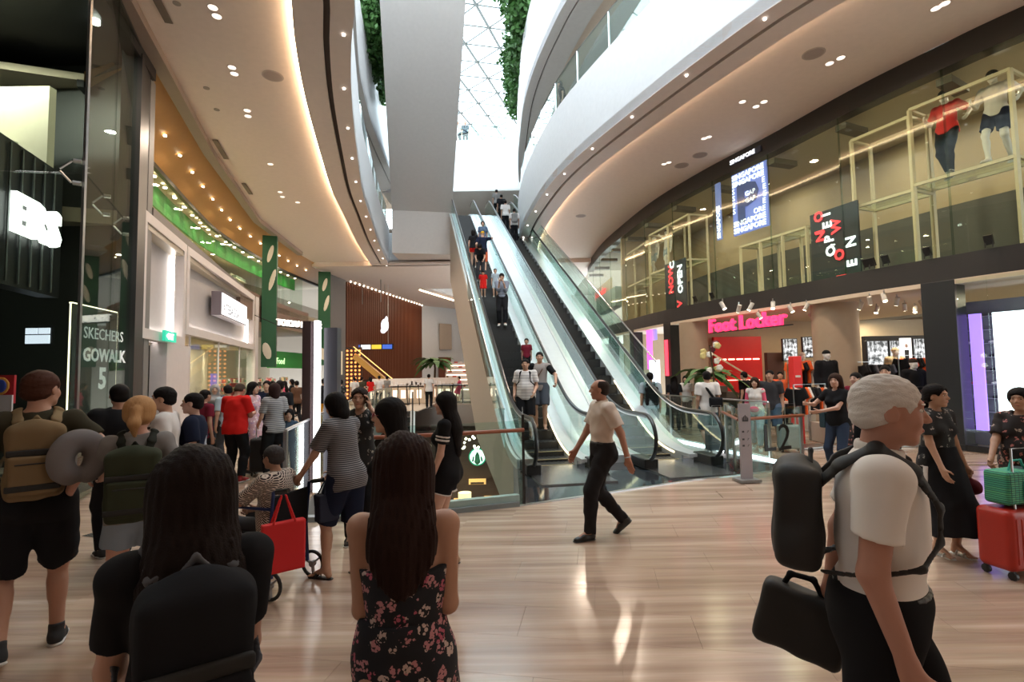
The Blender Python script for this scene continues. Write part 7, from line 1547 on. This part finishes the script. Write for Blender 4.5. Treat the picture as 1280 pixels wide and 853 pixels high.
F = Field(); P = [s.T(.14, .09, .02), s.T(.05, .118, .2), s.T(-.05, .12, .36), s.T(-.1, .04, .49)]; [F.cone(a, b, .009, .009, .006) for a, b in zip(P, P[1:])]; V, Q = F.mesh(.008); npmesh('bag_strap', V*S, Q, BRN, w2)
w3 = rider('man in a grey-blue shirt and black trousers looking at a phone on the escalator', .55, 408, 178, 1.72, mk(handR=(.07, .27, 1.36), handL=(-.07, .27, 1.33), hpitch=22, footL=(-.09, .12)), skin=SK_A, hair=('short', HB, .2), top=(mat('shirt_greyblue', (.19, .21, .26), .9), 1.3, .02, .025, .0), bottom=('trousers', BLKC, 1.95, .02), shoes=S_SNW, vox=.014)
w4 = rider('man in navy T-shirt, orange shorts and yellow cap on the upper half of the escalator', .5, 342, 4, 1.74, mk(handR=(.2, .28, 1.5), handL=(-.24, .1, 1.0)), skin=SK_A, hair=('cap', (.75, .42, .02), .2), top=(NAVY, .7, .1, .03, .0), bottom=('shorts', ORG, 1.0, .03), shoes=S_SNB, vox=.018)
rider('woman in black top and red shorts on the upper half of the escalator', .18, 336, -20, 1.64, mk(handR=(.26, .2, 1.1)), fem=True, skin=SK_A, hair=('bob', HB, .2), top=(BLKC, .5, .06, .02, .0), bottom=('shorts', REDC, .4, .02), shoes=S_SNW, vox=.018)
rider('child in a pale blue shirt on the escalator below the orange shorts man', .66, 372, 178, 1.05, mk(), fem=False, skin=SK_A, hair=('short', HB, .2), top=(LBLUE, .7, .1, .02, .0), bottom=('shorts', LBLUE, .9, .02), shoes=S_SNW, vox=.018, hs=1.25)
rider('child in a bright red top crouching on the escalator', .22, 372, 178, .98, mk(hpitch=30), fem=False, skin=SK_A, hair=('short', HB, .2), top=(REDC, .7, .2, .05, .0), bottom=('shorts', REDC, .9, .04), shoes=S_SNW, vox=.018, hs=1.25)
rider('adult in dark clothes bending over the children on the escalator', .30, 352, 178, 1.6, mk(lean=48, hpitch=20, handR=(.15, .5, .8), handL=(-.15, .5, .8)), fem=True, skin=SK_A, hair=('bob', HB, .2), top=(BLKC, .7, .1, .03, .0), bottom=('trousers', DGREY, 2, .02), shoes=S_SNB, vox=.018)
rider('person seen over the shoulder of the yellow cap man', .75, 322, 178, 1.62, mk(), fem=True, skin=SK_A, hair=('bun', HB, .2), top=(DENIM, .7, .1, .03, .0), bottom=('trousers', DGREY, 2, .02), shoes=S_SNB, vox=.022)
rider('small dark figure in maroon low on the escalator steps behind the two men', .75, 470, 178, 1.0, mk(), skin=SK_C, hair=('short', HB, .2), top=(MAR, .7, .1, .03, .0), bottom=('trousers', BLKC, 2, .02), shoes=S_SNB, vox=.02, hs=1.25)
T2 = .86+GAP
for lb, tt, py, top, bp in (('rider in white shirt with grey backpack nearest the top of the second escalator', .45, 303, WHT, 1), ('rider in a white shirt on the second escalator, second from the top group', .3, 290, WHT, 0), ('rider in black in the group near the top of the second escalator', .3, 281, BLKC, 0), ('topmost rider of the group on the second escalator', .25, 273, GREYT, 0)):
    r_ = rider(lb, T2+tt, py, 5, 1.7, mk(), skin=SK_C, hair=('short', HB, .2), top=(top, .8, .1, .03, .0), bottom=('trousers', BLKC, 2, .02), shoes=S_SNB, vox=.024)
    if bp: backpack(r_, 'grey backpack on the white shirted rider near the top of the second escalator', GREYT, (.15, .08, .22), .22, BLKC, .02, pocket=False, straps=False)
for px, lb, m in ((573, 'person in pale clothes at the railing of the top garden', WHT), (582, 'person in dark clothes at the railing of the top garden', NAVY)):
    p = D(px, 195, 33.6); person(lb, (p.x, 33.6, T5+.15), 178, 1.7, mk(), skin=SK_A, hair=('short', HB, .2), top=(m, .8, .1, .03, .0), bottom=('trousers', BLKC, 2, .02), shoes=S_SNB, vox=.03)
p = at_y(R_LIP, 18.2); person('person in black leaning at the upper glass railing over the sports shop', (p[0]+.6, 18.2, FT-.04), 80, 1.66, mk(lean=10), skin=SK_A, hair=('short', HB, .2), top=(BLKC, .8, .1, .03, .0), bottom=('trousers', BLKC, 2, .02), shoes=S_SNB, vox=.03)
# --- people on the sports shop side
m20 = P_('man in a pale T-shirt with a black backpack walking towards the pink panel', 812, 461, 12.6, 8, 1.75, STEPA, skin=SK_A, hair=('short', HB, .2), top=(LBLUE, .7, .1, .03, .0), bottom=('trousers', mat('trouser_khaki', (.12, .12, .10), .9), 2, .02), shoes=S_SNB, vox=.014)
backpack(m20, 'black backpack on the man walking towards the pink panel', BLKC, (.15, .08, .22), .2, None, .014, pocket=False)
m21 = P_('man in a white T-shirt with a black sling bag pulling a grey suitcase', 883, 461, 11.2, 12, 1.76, STEPB, skin=SK_A, hair=('short', HB, .2), top=(WHT, .7, .1, .03, .0), bottom=('shorts', mat('shorts_teal', (.06, .10, .13), .9), 1., .03), shoes=S_SNW, vox=.013)
s, S = SK[m21.name]; t = thing('sling_bag', 'black sling bag across the back of the white T-shirt man', 'bag', tuple(m21.location), RZ(m21)); F = Field(); P = [s.T(-.1, .1, .42), s.T(-.1, -.03, .50), s.T(-.02, -.13, .38), s.T(.1, -.15, .2), s.T(.16, -.1, .1)]; [F.cone(a, b, .026, .026, .01) for a, b in zip(P, P[1:])]; F.box(s.T(.13, -.16, .12), (.1, .035, .07), .03, s.RT); V, Q = F.mesh(.012); npmesh('bag_body', V*S, Q, BLKC, t)
p = at_head(893, 500, 10.9); rolling_case(tuple(p), 5, 'grey suitcase pulled by the white T-shirt man with the sling bag', mat('case_grey', (.06, .07, .08), .5), .2, .12, .52, vox=.016)
P_('woman in a white dress with bright pink sleeves and pink bag', 943, 471, 11.3, 172, 1.60, STEPA, fem=True, skin=SK_A, hair=('long', (.03, .015, .01), .2), top=(WHT, .1, .1, .02, .0), bottom=('trousers', LBLUE, 1.9, .02), shoes=S_SNW, vox=.013)
s, S = list(SK.values())[-1]; w22 = [o for o in COL.objects if o.get('label', '').startswith('woman in a white dress')][0]
for k in (-1, 1): F = Field(); s.arm(F, k, .02, 1.2, True); V, Q = F.mesh(.013); npmesh('pink_sleeve', V*S, Q, PINK, w22)
t = thing('waist_bag', 'bright pink waist bag on the woman in the white dress', 'bag', tuple(w22.location), RZ(w22)); V, Q = Field().ell(s.T(.02, .14, .03), (.11, .05, .07)).mesh(.012); npmesh('pouch', V*S, Q, PINK, t)
P_('man in a dark T-shirt pushing a pale suitcase beside the woman in pink', 962, 462, 11.6, 170, 1.76, STEPB, skin=SK_A, hair=('short', HB, .2), top=(DGREY, .7, .1, .03, .0), bottom=('shorts', DENIM, 1., .03), shoes=S_SNB, vox=.013)
p = at_head(985, 500, 11.0); rolling_case(tuple(p), -10, 'pale green-grey suitcase next to the man in the dark T-shirt', mat('case_pale', (.22, .25, .24), .5), .23, .13, .5, vox=.016, up_h=.45)
w23 = P_('woman in black T-shirt and jeans pointing with one arm across her chest', 1044, 471, 8.3, 150, 1.68, mk(handR=(.30, .34, 1.22), poleR=(.7, -.6, -.8), handL=(.12, .26, 1.10), poleL=(-.8, .1, -.8), hyaw=14), fem=True, skin=SK_B, hair=('long', (.03, .014, .01), .14), top=(BLKC, .6, .08, .018, .0), bottom=('trousers', mat('jeans_dark', (.03, .045, .08), .9), 1.95, .012), shoes=S_SNB, vox=.011)
s, S = SK[w23.name]; t = thing('shoulder_bag', 'dark teal shoulder bag of the woman in black T-shirt and jeans', 'bag', tuple(w23.location), RZ(w23)); V, Q = Field().box(s.T(.22, -.05, .0), (.03, .1, .11), .02, s.RT).cone(s.T(.2, -.1, .1), s.sh[1]+A3(0, 0, .06), .008, .008).mesh(.01); npmesh('bag_body', V*S, Q, mat('bag_teal', (.02, .05, .07), .8), t)
P_('person in a maroon top behind the woman in black T-shirt', 1070, 471, 8.9, 150, 1.69, mk(), fem=True, skin=SK_B, hair=('short', HB, .2), top=(MAR, .7, .1, .03, .0), bottom=('skirt', FLOR2, 1.5, .02), shoes=S_SNB, vox=.013)
P_('short haired woman in a mustard yellow top', 1081, 475, 8.3, 160, 1.63, mk(), fem=True, skin=SK_B, hair=('crop', HB, .2), top=(YEL, 1.1, .1, .03, .0), bottom=('trousers', BLKC, 2, .02), shoes=S_SNB, vox=.013)
P_('young man with black hair standing by the clothes in the shop entrance', 1106, 458, 9.6, 172, 1.80, mk(), skin=SK_A, hair=('short', HB, .2), top=(DGREY, .7, .1, .03, .0), bottom=('trousers', BLKC, 2, .02), shoes=S_SNB, vox=.014)
for (lb, px, y, rot, fem, top, h) in (('person in dark clothes beside the far end of the shop front', 790, 14.2, 20, True, BLKC, 1.7), ('long haired person in black near the dark column', 842, 15, 5, True, BLKC, 1.6), ('child sized shopper in pale top next to the round column', 857, 15.8, 160, True, WHT, 1.6), ('cashier in an orange shirt inside the shop', 975, 15.4, 178, False, ORG, 1.68), ('shopper in black behind the woman in pink', 930, 14.6, 60, False, BLKC, 1.7)):
    P_(lb, px, 465, y, rot, h, mk(), fem=fem, skin=SK_A, hair=('short' if not fem else 'long', HB, .2), top=(top, .7, .1, .03, .0), bottom=('trousers', BLKC, 2, .02), shoes=S_SNB, vox=.02)
# --- mannequins
a, b, nr = fA; a, b = (a, b) if a.x > b.x else (b, a)
for u, top, bot, bk, cap, lb, ln in ((.22, WHT, ('shorts', NAVY, .75, .02), STEPB, (.02, .02, .02), 'mannequin in a white shirt, dark shorts and black cap in the upper shop window', 1), (.70, mat('cloth_scarlet', (.62, .02, .02), .8), ('trousers', BLKC, 2, .012), STEPA, (.02, .02, .02), 'mannequin in a red top and black leggings in the upper shop window', 1)):
    q = a+(b-a)*u+nr*.5; person(lb, (q.x, q.y, 6.01), 115, 2.05, dict(bk, handR=(.3, .1, 1.2), handL=(-.3, -.05, 1.1), hpitch=12), name='mannequin', cat='mannequin', hair=('cap', cap, .2), top=(top, .7, .08, .02, .0), bottom=bot, shoes=S_SNW if u < .5 else S_SNB, vox=.011)
for px, lb, top in ((818, 'white-clad mannequin with arm raised in the far upper display frame', WHT), (834, 'white-clad mannequin in a cap beside the one with raised arm', WHT)):
    q, d = hit(RF, px, 300, -.75); person(lb, (q.x, q.y, 5.95), 110, 1.72, dict(STEPA, handR=(.35, .1, 1.5)), name='mannequin', cat='mannequin', hair=('cap', (.6, .58, .55) if px < 825 else (.02, .02, .03), .2), top=(top, .7, .08, .02, .0), bottom=('shorts', LBLUE, .8, .02), shoes=S_SNW, vox=.018)
for px, y, lb, top, z, cap in ((1033, 12.4, 'black hooded mannequin in a black cap beside the round beige column', BLKC, .45, (.012, .012, .012)), (1141, 11.9, 'mannequin with a patterned cap and black top behind the clothes', BLKC, .2, (.03, .02, .015)), (1119, 14.2, 'mannequin in a cream hooded top below the athlete screen', mat('cloth_cream', (.62, .5, .33), .9), .55, (.6, .5, .33)), (1003, 15.6, 'mannequin in an orange and black jacket under the picture screen', ORG, .5, (.6, .5, .4))):
    p = at_head(px, 450, y); t = thing('display_plinth', 'low white plinth under the '+lb.split(' beside')[0].split(' behind')[0].split(' below')[0].split(' under')[0], 'plinth', (p.x, y, 0)); MB().lo(-.3, .3, -.3, .3, 0, z).build('block', mat('plinth_white', (.5, .45, .38), .5), t)
    person(lb, (p.x, y, z), 175, 1.75, mk(), name='mannequin', cat='mannequin', hair=('cap', cap, .2), top=(top, 1.9, .12, .035, .0), bottom=('trousers', BLKC, 2, .02), shoes=S_SNW, vox=.015)
# ============================================================ planting of the top garden and plants below
def leafmass(name, label, cat, pts, n, rad, size, m, seed=1, stuff=True, droop=0.):
    r = random.Random(seed); root = thing(name, label, cat, tuple(pts[0])); O = Vector(pts[0]); mb = MB()
    for i in range(n):
        c = Vector(pts[r.randrange(len(pts))]); u = Vector((r.gauss(0, 1), r.gauss(0, 1), r.gauss(0, 1))).normalized()*rad*(r.random()**.4); c = c+Vector((u.x, u.y, u.z*.8-abs(u.x)*droop))-O
        d = Vector((r.gauss(0, 1), r.gauss(0, 1), r.gauss(0, .6))).normalized(); e = d.cross(Vector((r.gauss(0, 1), r.gauss(0, 1), r.gauss(0, 1)))).normalized()*size*.32; L = d*size
        mb.add([c, c+L*.5+e, c+L, c+L*.5-e], [(0, 1, 2, 3)])
    tag(mb.build('foliage', m, root), kind='stuff')
    return root
M_LEAF = nodemat('leaf_green', lambda nt, b, nd: (lambda n, r: (nt.links.new(n.outputs['Fac'], r.inputs[0]), nt.links.new(r.outputs[0], b.inputs['Base Color']), setattr(r.color_ramp.elements[0], 'color', (.012, .05, .012, 1)), setattr(r.color_ramp.elements[1], 'color', (.07, .2, .035, 1))))(nd('TexNoise', i_Scale=1.5, i_Detail=3.), nd('ValToRGB')), .6)
M_BARK = mat('bark_brown', (.08, .05, .03), .9)
for k, (px, py, y, rd) in enumerate(((652, 6, 21.5, 1.0), (655, 30, 22.5, .75), (650, 58, 24, .8), (647, 82, 25.5, .85), (646, 105, 27, .75), (645, 128, 28.5, .6))):
    c = D(px, py, y); t = leafmass('garden_tree', ('leafy tree at the very top edge of the garden by the curved white parapet', 'second leafy tree down along the curved white parapet', 'third leafy tree along the parapet, with a bulge towards the glass roof', 'fourth leafy tree along the parapet of the top garden', 'fifth leafy tree along the parapet of the top garden', 'smallest, farthest leafy tree hanging over the curved parapet')[k], 'tree', [c, c+Vector((.2, .3, -.5*rd)), c+Vector((-.1, .2, .5*rd)), c+Vector((.5, .2, 0))], 1500, rd, .26, M_LEAF, 11+k)
    O = Vector(t.location); MB().tube([(1.0+.3, .3, T5-.1-O.z), (.7, .2, (T5-O.z)*.4), (0, 0, 0)], [.09, .07, .04], 7).build('trunk', M_BARK, t)
for k, (px, py, y, rd) in enumerate(((462, 12, 21.5, .9), (467, 45, 22.5, .8), (473, 78, 24.0, .75), (479, 108, 26, .6))):
    c = D(px, py, y); t = leafmass('garden_tree', ('leafy tree at the top edge beside the grey escalator casing', 'second leafy tree beside the grey escalator casing', 'third leafy tree beside the grey escalator casing', 'lowest small leafy tree beside the grey escalator casing')[k], 'tree', [c, c+Vector((.1, .3, -.5*rd)), c+Vector((-.1, .2, .5*rd)), c+Vector((-.5, .2, 0))], 1300, rd, .26, M_LEAF, 31+k)
    O = Vector(t.location); MB().tube([(-1.0, .3, T5-.1-O.z), (-.5, .2, (T5-O.z)*.4), (0, 0, 0)], [.09, .07, .04], 7).build('trunk', M_BARK, t)
c = D(566, 190, 35); leafmass('garden_shrub', 'small green shrub at the far end railing of the top garden', 'shrub', [Vector((c.x, 34.3, T5+.5))], 300, .5, .2, M_LEAF, 51)
# --- the far hall: potted palm, counters, queue rails, high tables
def pot(px, y, z0, h, label, n=26, seed=1, sz=1.):
    p = D(px, 470, y); t = thing('potted_palm', label, 'potted plant', (p.x, y, z0)); MB().cyl((0, 0), .3*sz, 0, .55*sz, 18, .38*sz).build('pot', mat('pot_dark', (.04, .04, .04), .5), t); r = random.Random(seed)
    MB().tube([(0, 0, .5*sz), (.05, 0, h*.6), (0, .05, h*.75)], .05*sz, 7).build('stem', M_BARK, t)
    for i in range(n):
        a = r.uniform(0, 6.28); L = r.uniform(.7, 1.3)*sz; el = r.uniform(.1, 1.1); P = []
        for q in range(6):
            u = q/5; P.append(Vector((math.cos(a)*L*u, math.sin(a)*L*u, h*.72+r.uniform(0, .01)+math.sin(el)*L*u-.75*L*u*u)))
        mb = MB(); w = .16*sz
        for q in range(5):
            d = (P[q+1]-P[q]).normalized(); e = d.cross(Vector((0, 0, 1))).normalized()*w*math.sin(math.pi*(q+.4)/5.6); e2 = d.cross(Vector((0, 0, 1))).normalized()*w*math.sin(math.pi*min(q+1.4, 5.55)/5.6)
            mb.add([P[q]-e, P[q]+e-Vector((0, 0, .03)), P[q+1]+e2-Vector((0, 0, .03)), P[q+1]-e2], [(0, 1, 2, 3)])
        mb.build('frond', M_LEAF, t)
    return t
pot(543, 38, 0, 3.6, 'tall dark potted palm in front of the wood screen near the counters', 34, 3, 1.5); pot(884, 14.8, 0, 2.2, 'green potted plant beside the round column at the shop entrance', 22, 5, .9)
fl = thing('flower_stand', 'tall stand of white and cream flowers at the foot of the shop staircase', 'flowers', tuple(D(892, 500, 13.4))); fl.location.z = 0; MB().cyl((0, 0), .16, 0, .9, 14, .1).build('vase', mat('vase_dark', (.03, .03, .03), .3), fl); rr = random.Random(9)
MB().tube([(0, 0, .9), (.03, 0, 1.6), (-.05, 0, 2.4)], .02, 6).build('stem', M_BARK, fl)
for i in range(16):
    z = rr.uniform(1.0, 2.6); F = Field(); c = A3(rr.gauss(0, .14), rr.gauss(0, .1), z)
    for k in range(5): F.ell(c+A3(.05*math.cos(k*1.256), 0, .05*math.sin(k*1.256)), (.045, .03, .045))
    npmesh('blossom', *F.mesh(.02), mat('petal_'+('white', 'cream', 'dark')[i % 3], ((.7, .68, .6), (.6, .5, .2), (.12, .02, .03))[i % 3], .7), fl)
PX = ((498, 31.5, 1.9), (524, 32, .9), (555, 33, 1.0))
WC = mat('counter_white', (.7, .62, .58), .5)
for i, (px, y, w) in enumerate(PX):
    p = D(px, 480, y); t = thing('display_counter', ('long low lit display counter with small white goods at the far end', 'short white counter behind the man in the white T-shirt', 'white counter before the stepped lit shelves')[i], 'counter', (p.x, y, 0)); MB().lo(-w, w, -.35, .35, 0, .95).build('body', mat('counter_cream', (.62, .48, .36), .5), t, bevel=.02); MB().lo(-w, w, -.3, .3, 1.05, 1.08).build('shelf', WC, t)
    MB().lo(-w, w, .3, .34, .95, 1.5).build('back_panel', WC, t)
    for k in range(int(w*7)): MB().lo(-w+.12+k*.27, -w+.26+k*.27, -.2, -.08, 1.08, 1.08+.1+.05*((k*3) % 4)).build('goods', mat('goods_white', (.75, .7, .68), .5), t)
    for k in range(int(w*4)): MB().lo(-w+.2+k*.48, -w+.5+k*.48, -.36, -.35, .3, .8).build('lit_niche', emis('niche_glow', (1., .8, .62), 1.1), t)
p = D(588, 470, 36); t = thing('stepped_shelves', 'stepped white shelves of lit goods at the far white wall', 'shelving', (p.x, 36, 0))
for k in range(6): MB().lo(-1.9, 2.2, .35*k, .35*k+.35, 0, .8+.34*k).build('step_shelf', WC, t); MB().lo(-1.8, 2.1, .35*k-.02, .35*k, .58+.34*k, .66+.34*k).build('light_strip', emis('strip_warm', (1., .78, .55), 2.2), t); [MB().lo(-1.7+.36*q, -1.45+.36*q, .35*k+.05, .35*k+.25, .8+.34*k, .93+.34*k).build('goods', mat('goods_red' if (q+k) % 3 == 0 else 'goods_white', (.5, .1, .08) if (q+k) % 3 == 0 else (.75, .7, .68), .5), t) for q in range(11)]
for i, (px, y) in enumerate(((577, 31), (590, 31.2))):
    p = D(px, 480, y); t = thing('high_table', ('dark high table with the pink dressed person beside it', 'second dark high table nearest the tall beige escalator wall')[i], 'table', (p.x, y, 0)); MB().lo(-.6, .6, -.3, .3, 1.02, 1.07).build('table_top', M_BLACK, t); [MB().lo(sx*.55-.025, sx*.55+.025, -.03, .03, 0, 1.02).build('leg', M_BLACK, t) for sx in (-1, 1)]; MB().lo(-.6, .6, -.25, .25, .03, .06).build('foot_bar', M_BLACK, t)
p = D(574, 466, 31.6); person('person in a pink dress perched at the far high table', (p.x, 31.6, 0), 90, 1.6, dict(pz=.92, footL=(-.1, .2), footR=(.1, .2), handL=(-.1, .4, 1.2)), fem=True, skin=SK_A, hair=('short', HB, .2), top=(PINK, .6, .1, .02, .0), bottom=('skirt', PINK, .9, .03), shoes=S_FLP, vox=.024)
for i, px in enumerate((501, 516, 553, 568)):
    p = D(px, 485, 29.0); t = thing('queue_barrier', ('dark metal queue frame before the long lit counter', 'dark metal queue frame next to the down escalator', 'slanting dark metal stand right of the white T-shirt man', 'dark metal stand by the high tables')[i].replace(' right of', ' beside'), 'queue barrier', (p.x, 29.4 if i < 2 else 30.6, 0)); MB().tube([(-.3, 0, 0), (-.24, 0, 1.15), (.24, 0, 1.15), (.3, 0, 0)], .03, 6).build('frame', M_BLACK, t)
wt = thing('wall_pictures', 'pair of pale framed pictures high on the far white wall', 'pictures', (-7.3, 51.5, 4.2)); dwx = Vector((4.4, 4.3, 0)).normalized()
for k, (u, w, h) in enumerate(((0, 1.5, 2.6), (2.9, .9, 2.2))): MB().beam(dwx*u+Vector((0, 0, h/2)), dwx*(u+w)+Vector((0, 0, h/2)), .1, h).build('picture', mat('picture_beige', (.42, .36, .3), .6), wt)
db = thing('brown_doorway', 'reddish brown doorway in the far white wall', 'doorway', (-7.35, 51.1, 0)); MB().beam(Vector((0, 0, 1.7)), dwx*1.5+Vector((0, 0, 1.7)), .12, 3.4).build('door_leaf', mat('door_brown', (.13, .04, .02), .5), db)
# --- signs, orange lamps and the hanging ornament in front of the wood screen
ds = thing('direction_sign', 'dark hanging direction sign with blue, yellow and white fields', 'sign', tuple(D(458, 434, 38))); [MB().lo(-1.2+.8*k, -.5+.8*k, -.04, .04, -.16, .16).build('field', (emis('field_blue', (.05, .12, .5), 1.), emis('field_white', (.7, .7, .7), 1.2), emis('field_yellow', (.7, .5, .05), 1.), emis('field_blue', (.05, .12, .5), 1.))[k], ds) for k in range(4)]; MB().lo(-1.3, 2.0, .05, .09, -.22, .22).build('board', M_BLACK, ds); MB().tube([(-.9, .07, .2), (-.9, .07, 8.5-ds.location.z)], .02, 6).tube([(1.6, .07, .2), (1.6, .07, 8.5-ds.location.z)], .02, 6).build('hanging_rod', M_STEEL, ds)
og = thing('glass_ornament', 'white hanging glass ornament before the wood screen', 'ornament', tuple(D(481, 407, 38))); npmesh('ornament_body', *Field().ell((0, 0, 0), (.28, .25, .5)).ell((.12, 0, .45), (.1, .1, .25)).ell((-.12, 0, -.4), (.2, .15, .2)).mesh(.05), emis('ornament_white', (.9, .92, 1.), 1.2), og); MB().tube([(0, 0, .5), (0, 0, 8.5-og.location.z)], .012, 5).build('cord', M_BLACK, og)
lw = thing('lamp_wall', 'panel of many small round orange lamps at the foot of the wood screen', 'lamp panel', tuple(D(441, 470, 34))); lw.location.z = 0; MB().lo(-.5, .6, 0, .08, 0, 3.6).build('panel', mat('panel_dark', (.06, .03, .02), .6), lw)
for i in range(4):
    for j in range(13): MB().cyl((0, 0), .07, 0, .03, 8).build('round_lamp', emis('orange_lamp', (1., .32, .08), 2.0), lw).matrix_local = Matrix.Translation((-.36+.27*i, -.01, .25+.26*j))@Matrix.Rotation(math.pi/2, 4, 'X')
for px, y0 in ((453, 37), (476, 36)):
    p = D(px, 360, y0); t = thing('hanging_rod', 'thin dark rod hanging from the ceiling '+('nearest the far banner column' if px < 460 else 'above the white ornament'), 'rod', (p.x, y0, 8.5)); MB().tube([(0, 0, 0), (0, 0, -1.6)], .03, 6).build('rod', M_GREY, t)
es = thing('gold_escalator', 'distant golden lit stair flight below the wood screen', 'escalator', tuple(D(455, 470, 33.5))); es.location.z = 0; MB().beam((-.6, 0, 3.0), (2.6, 0, .3), .5, .35).build('flight_body', mat('gold_metal', (.5, .28, .08), .35, .6), es); MB().beam((-.6, -.3, 3.6), (2.6, -.3, .9), .03, .05).build('handrail', emis('gold_line', (1., .6, .2), 1.2), es)
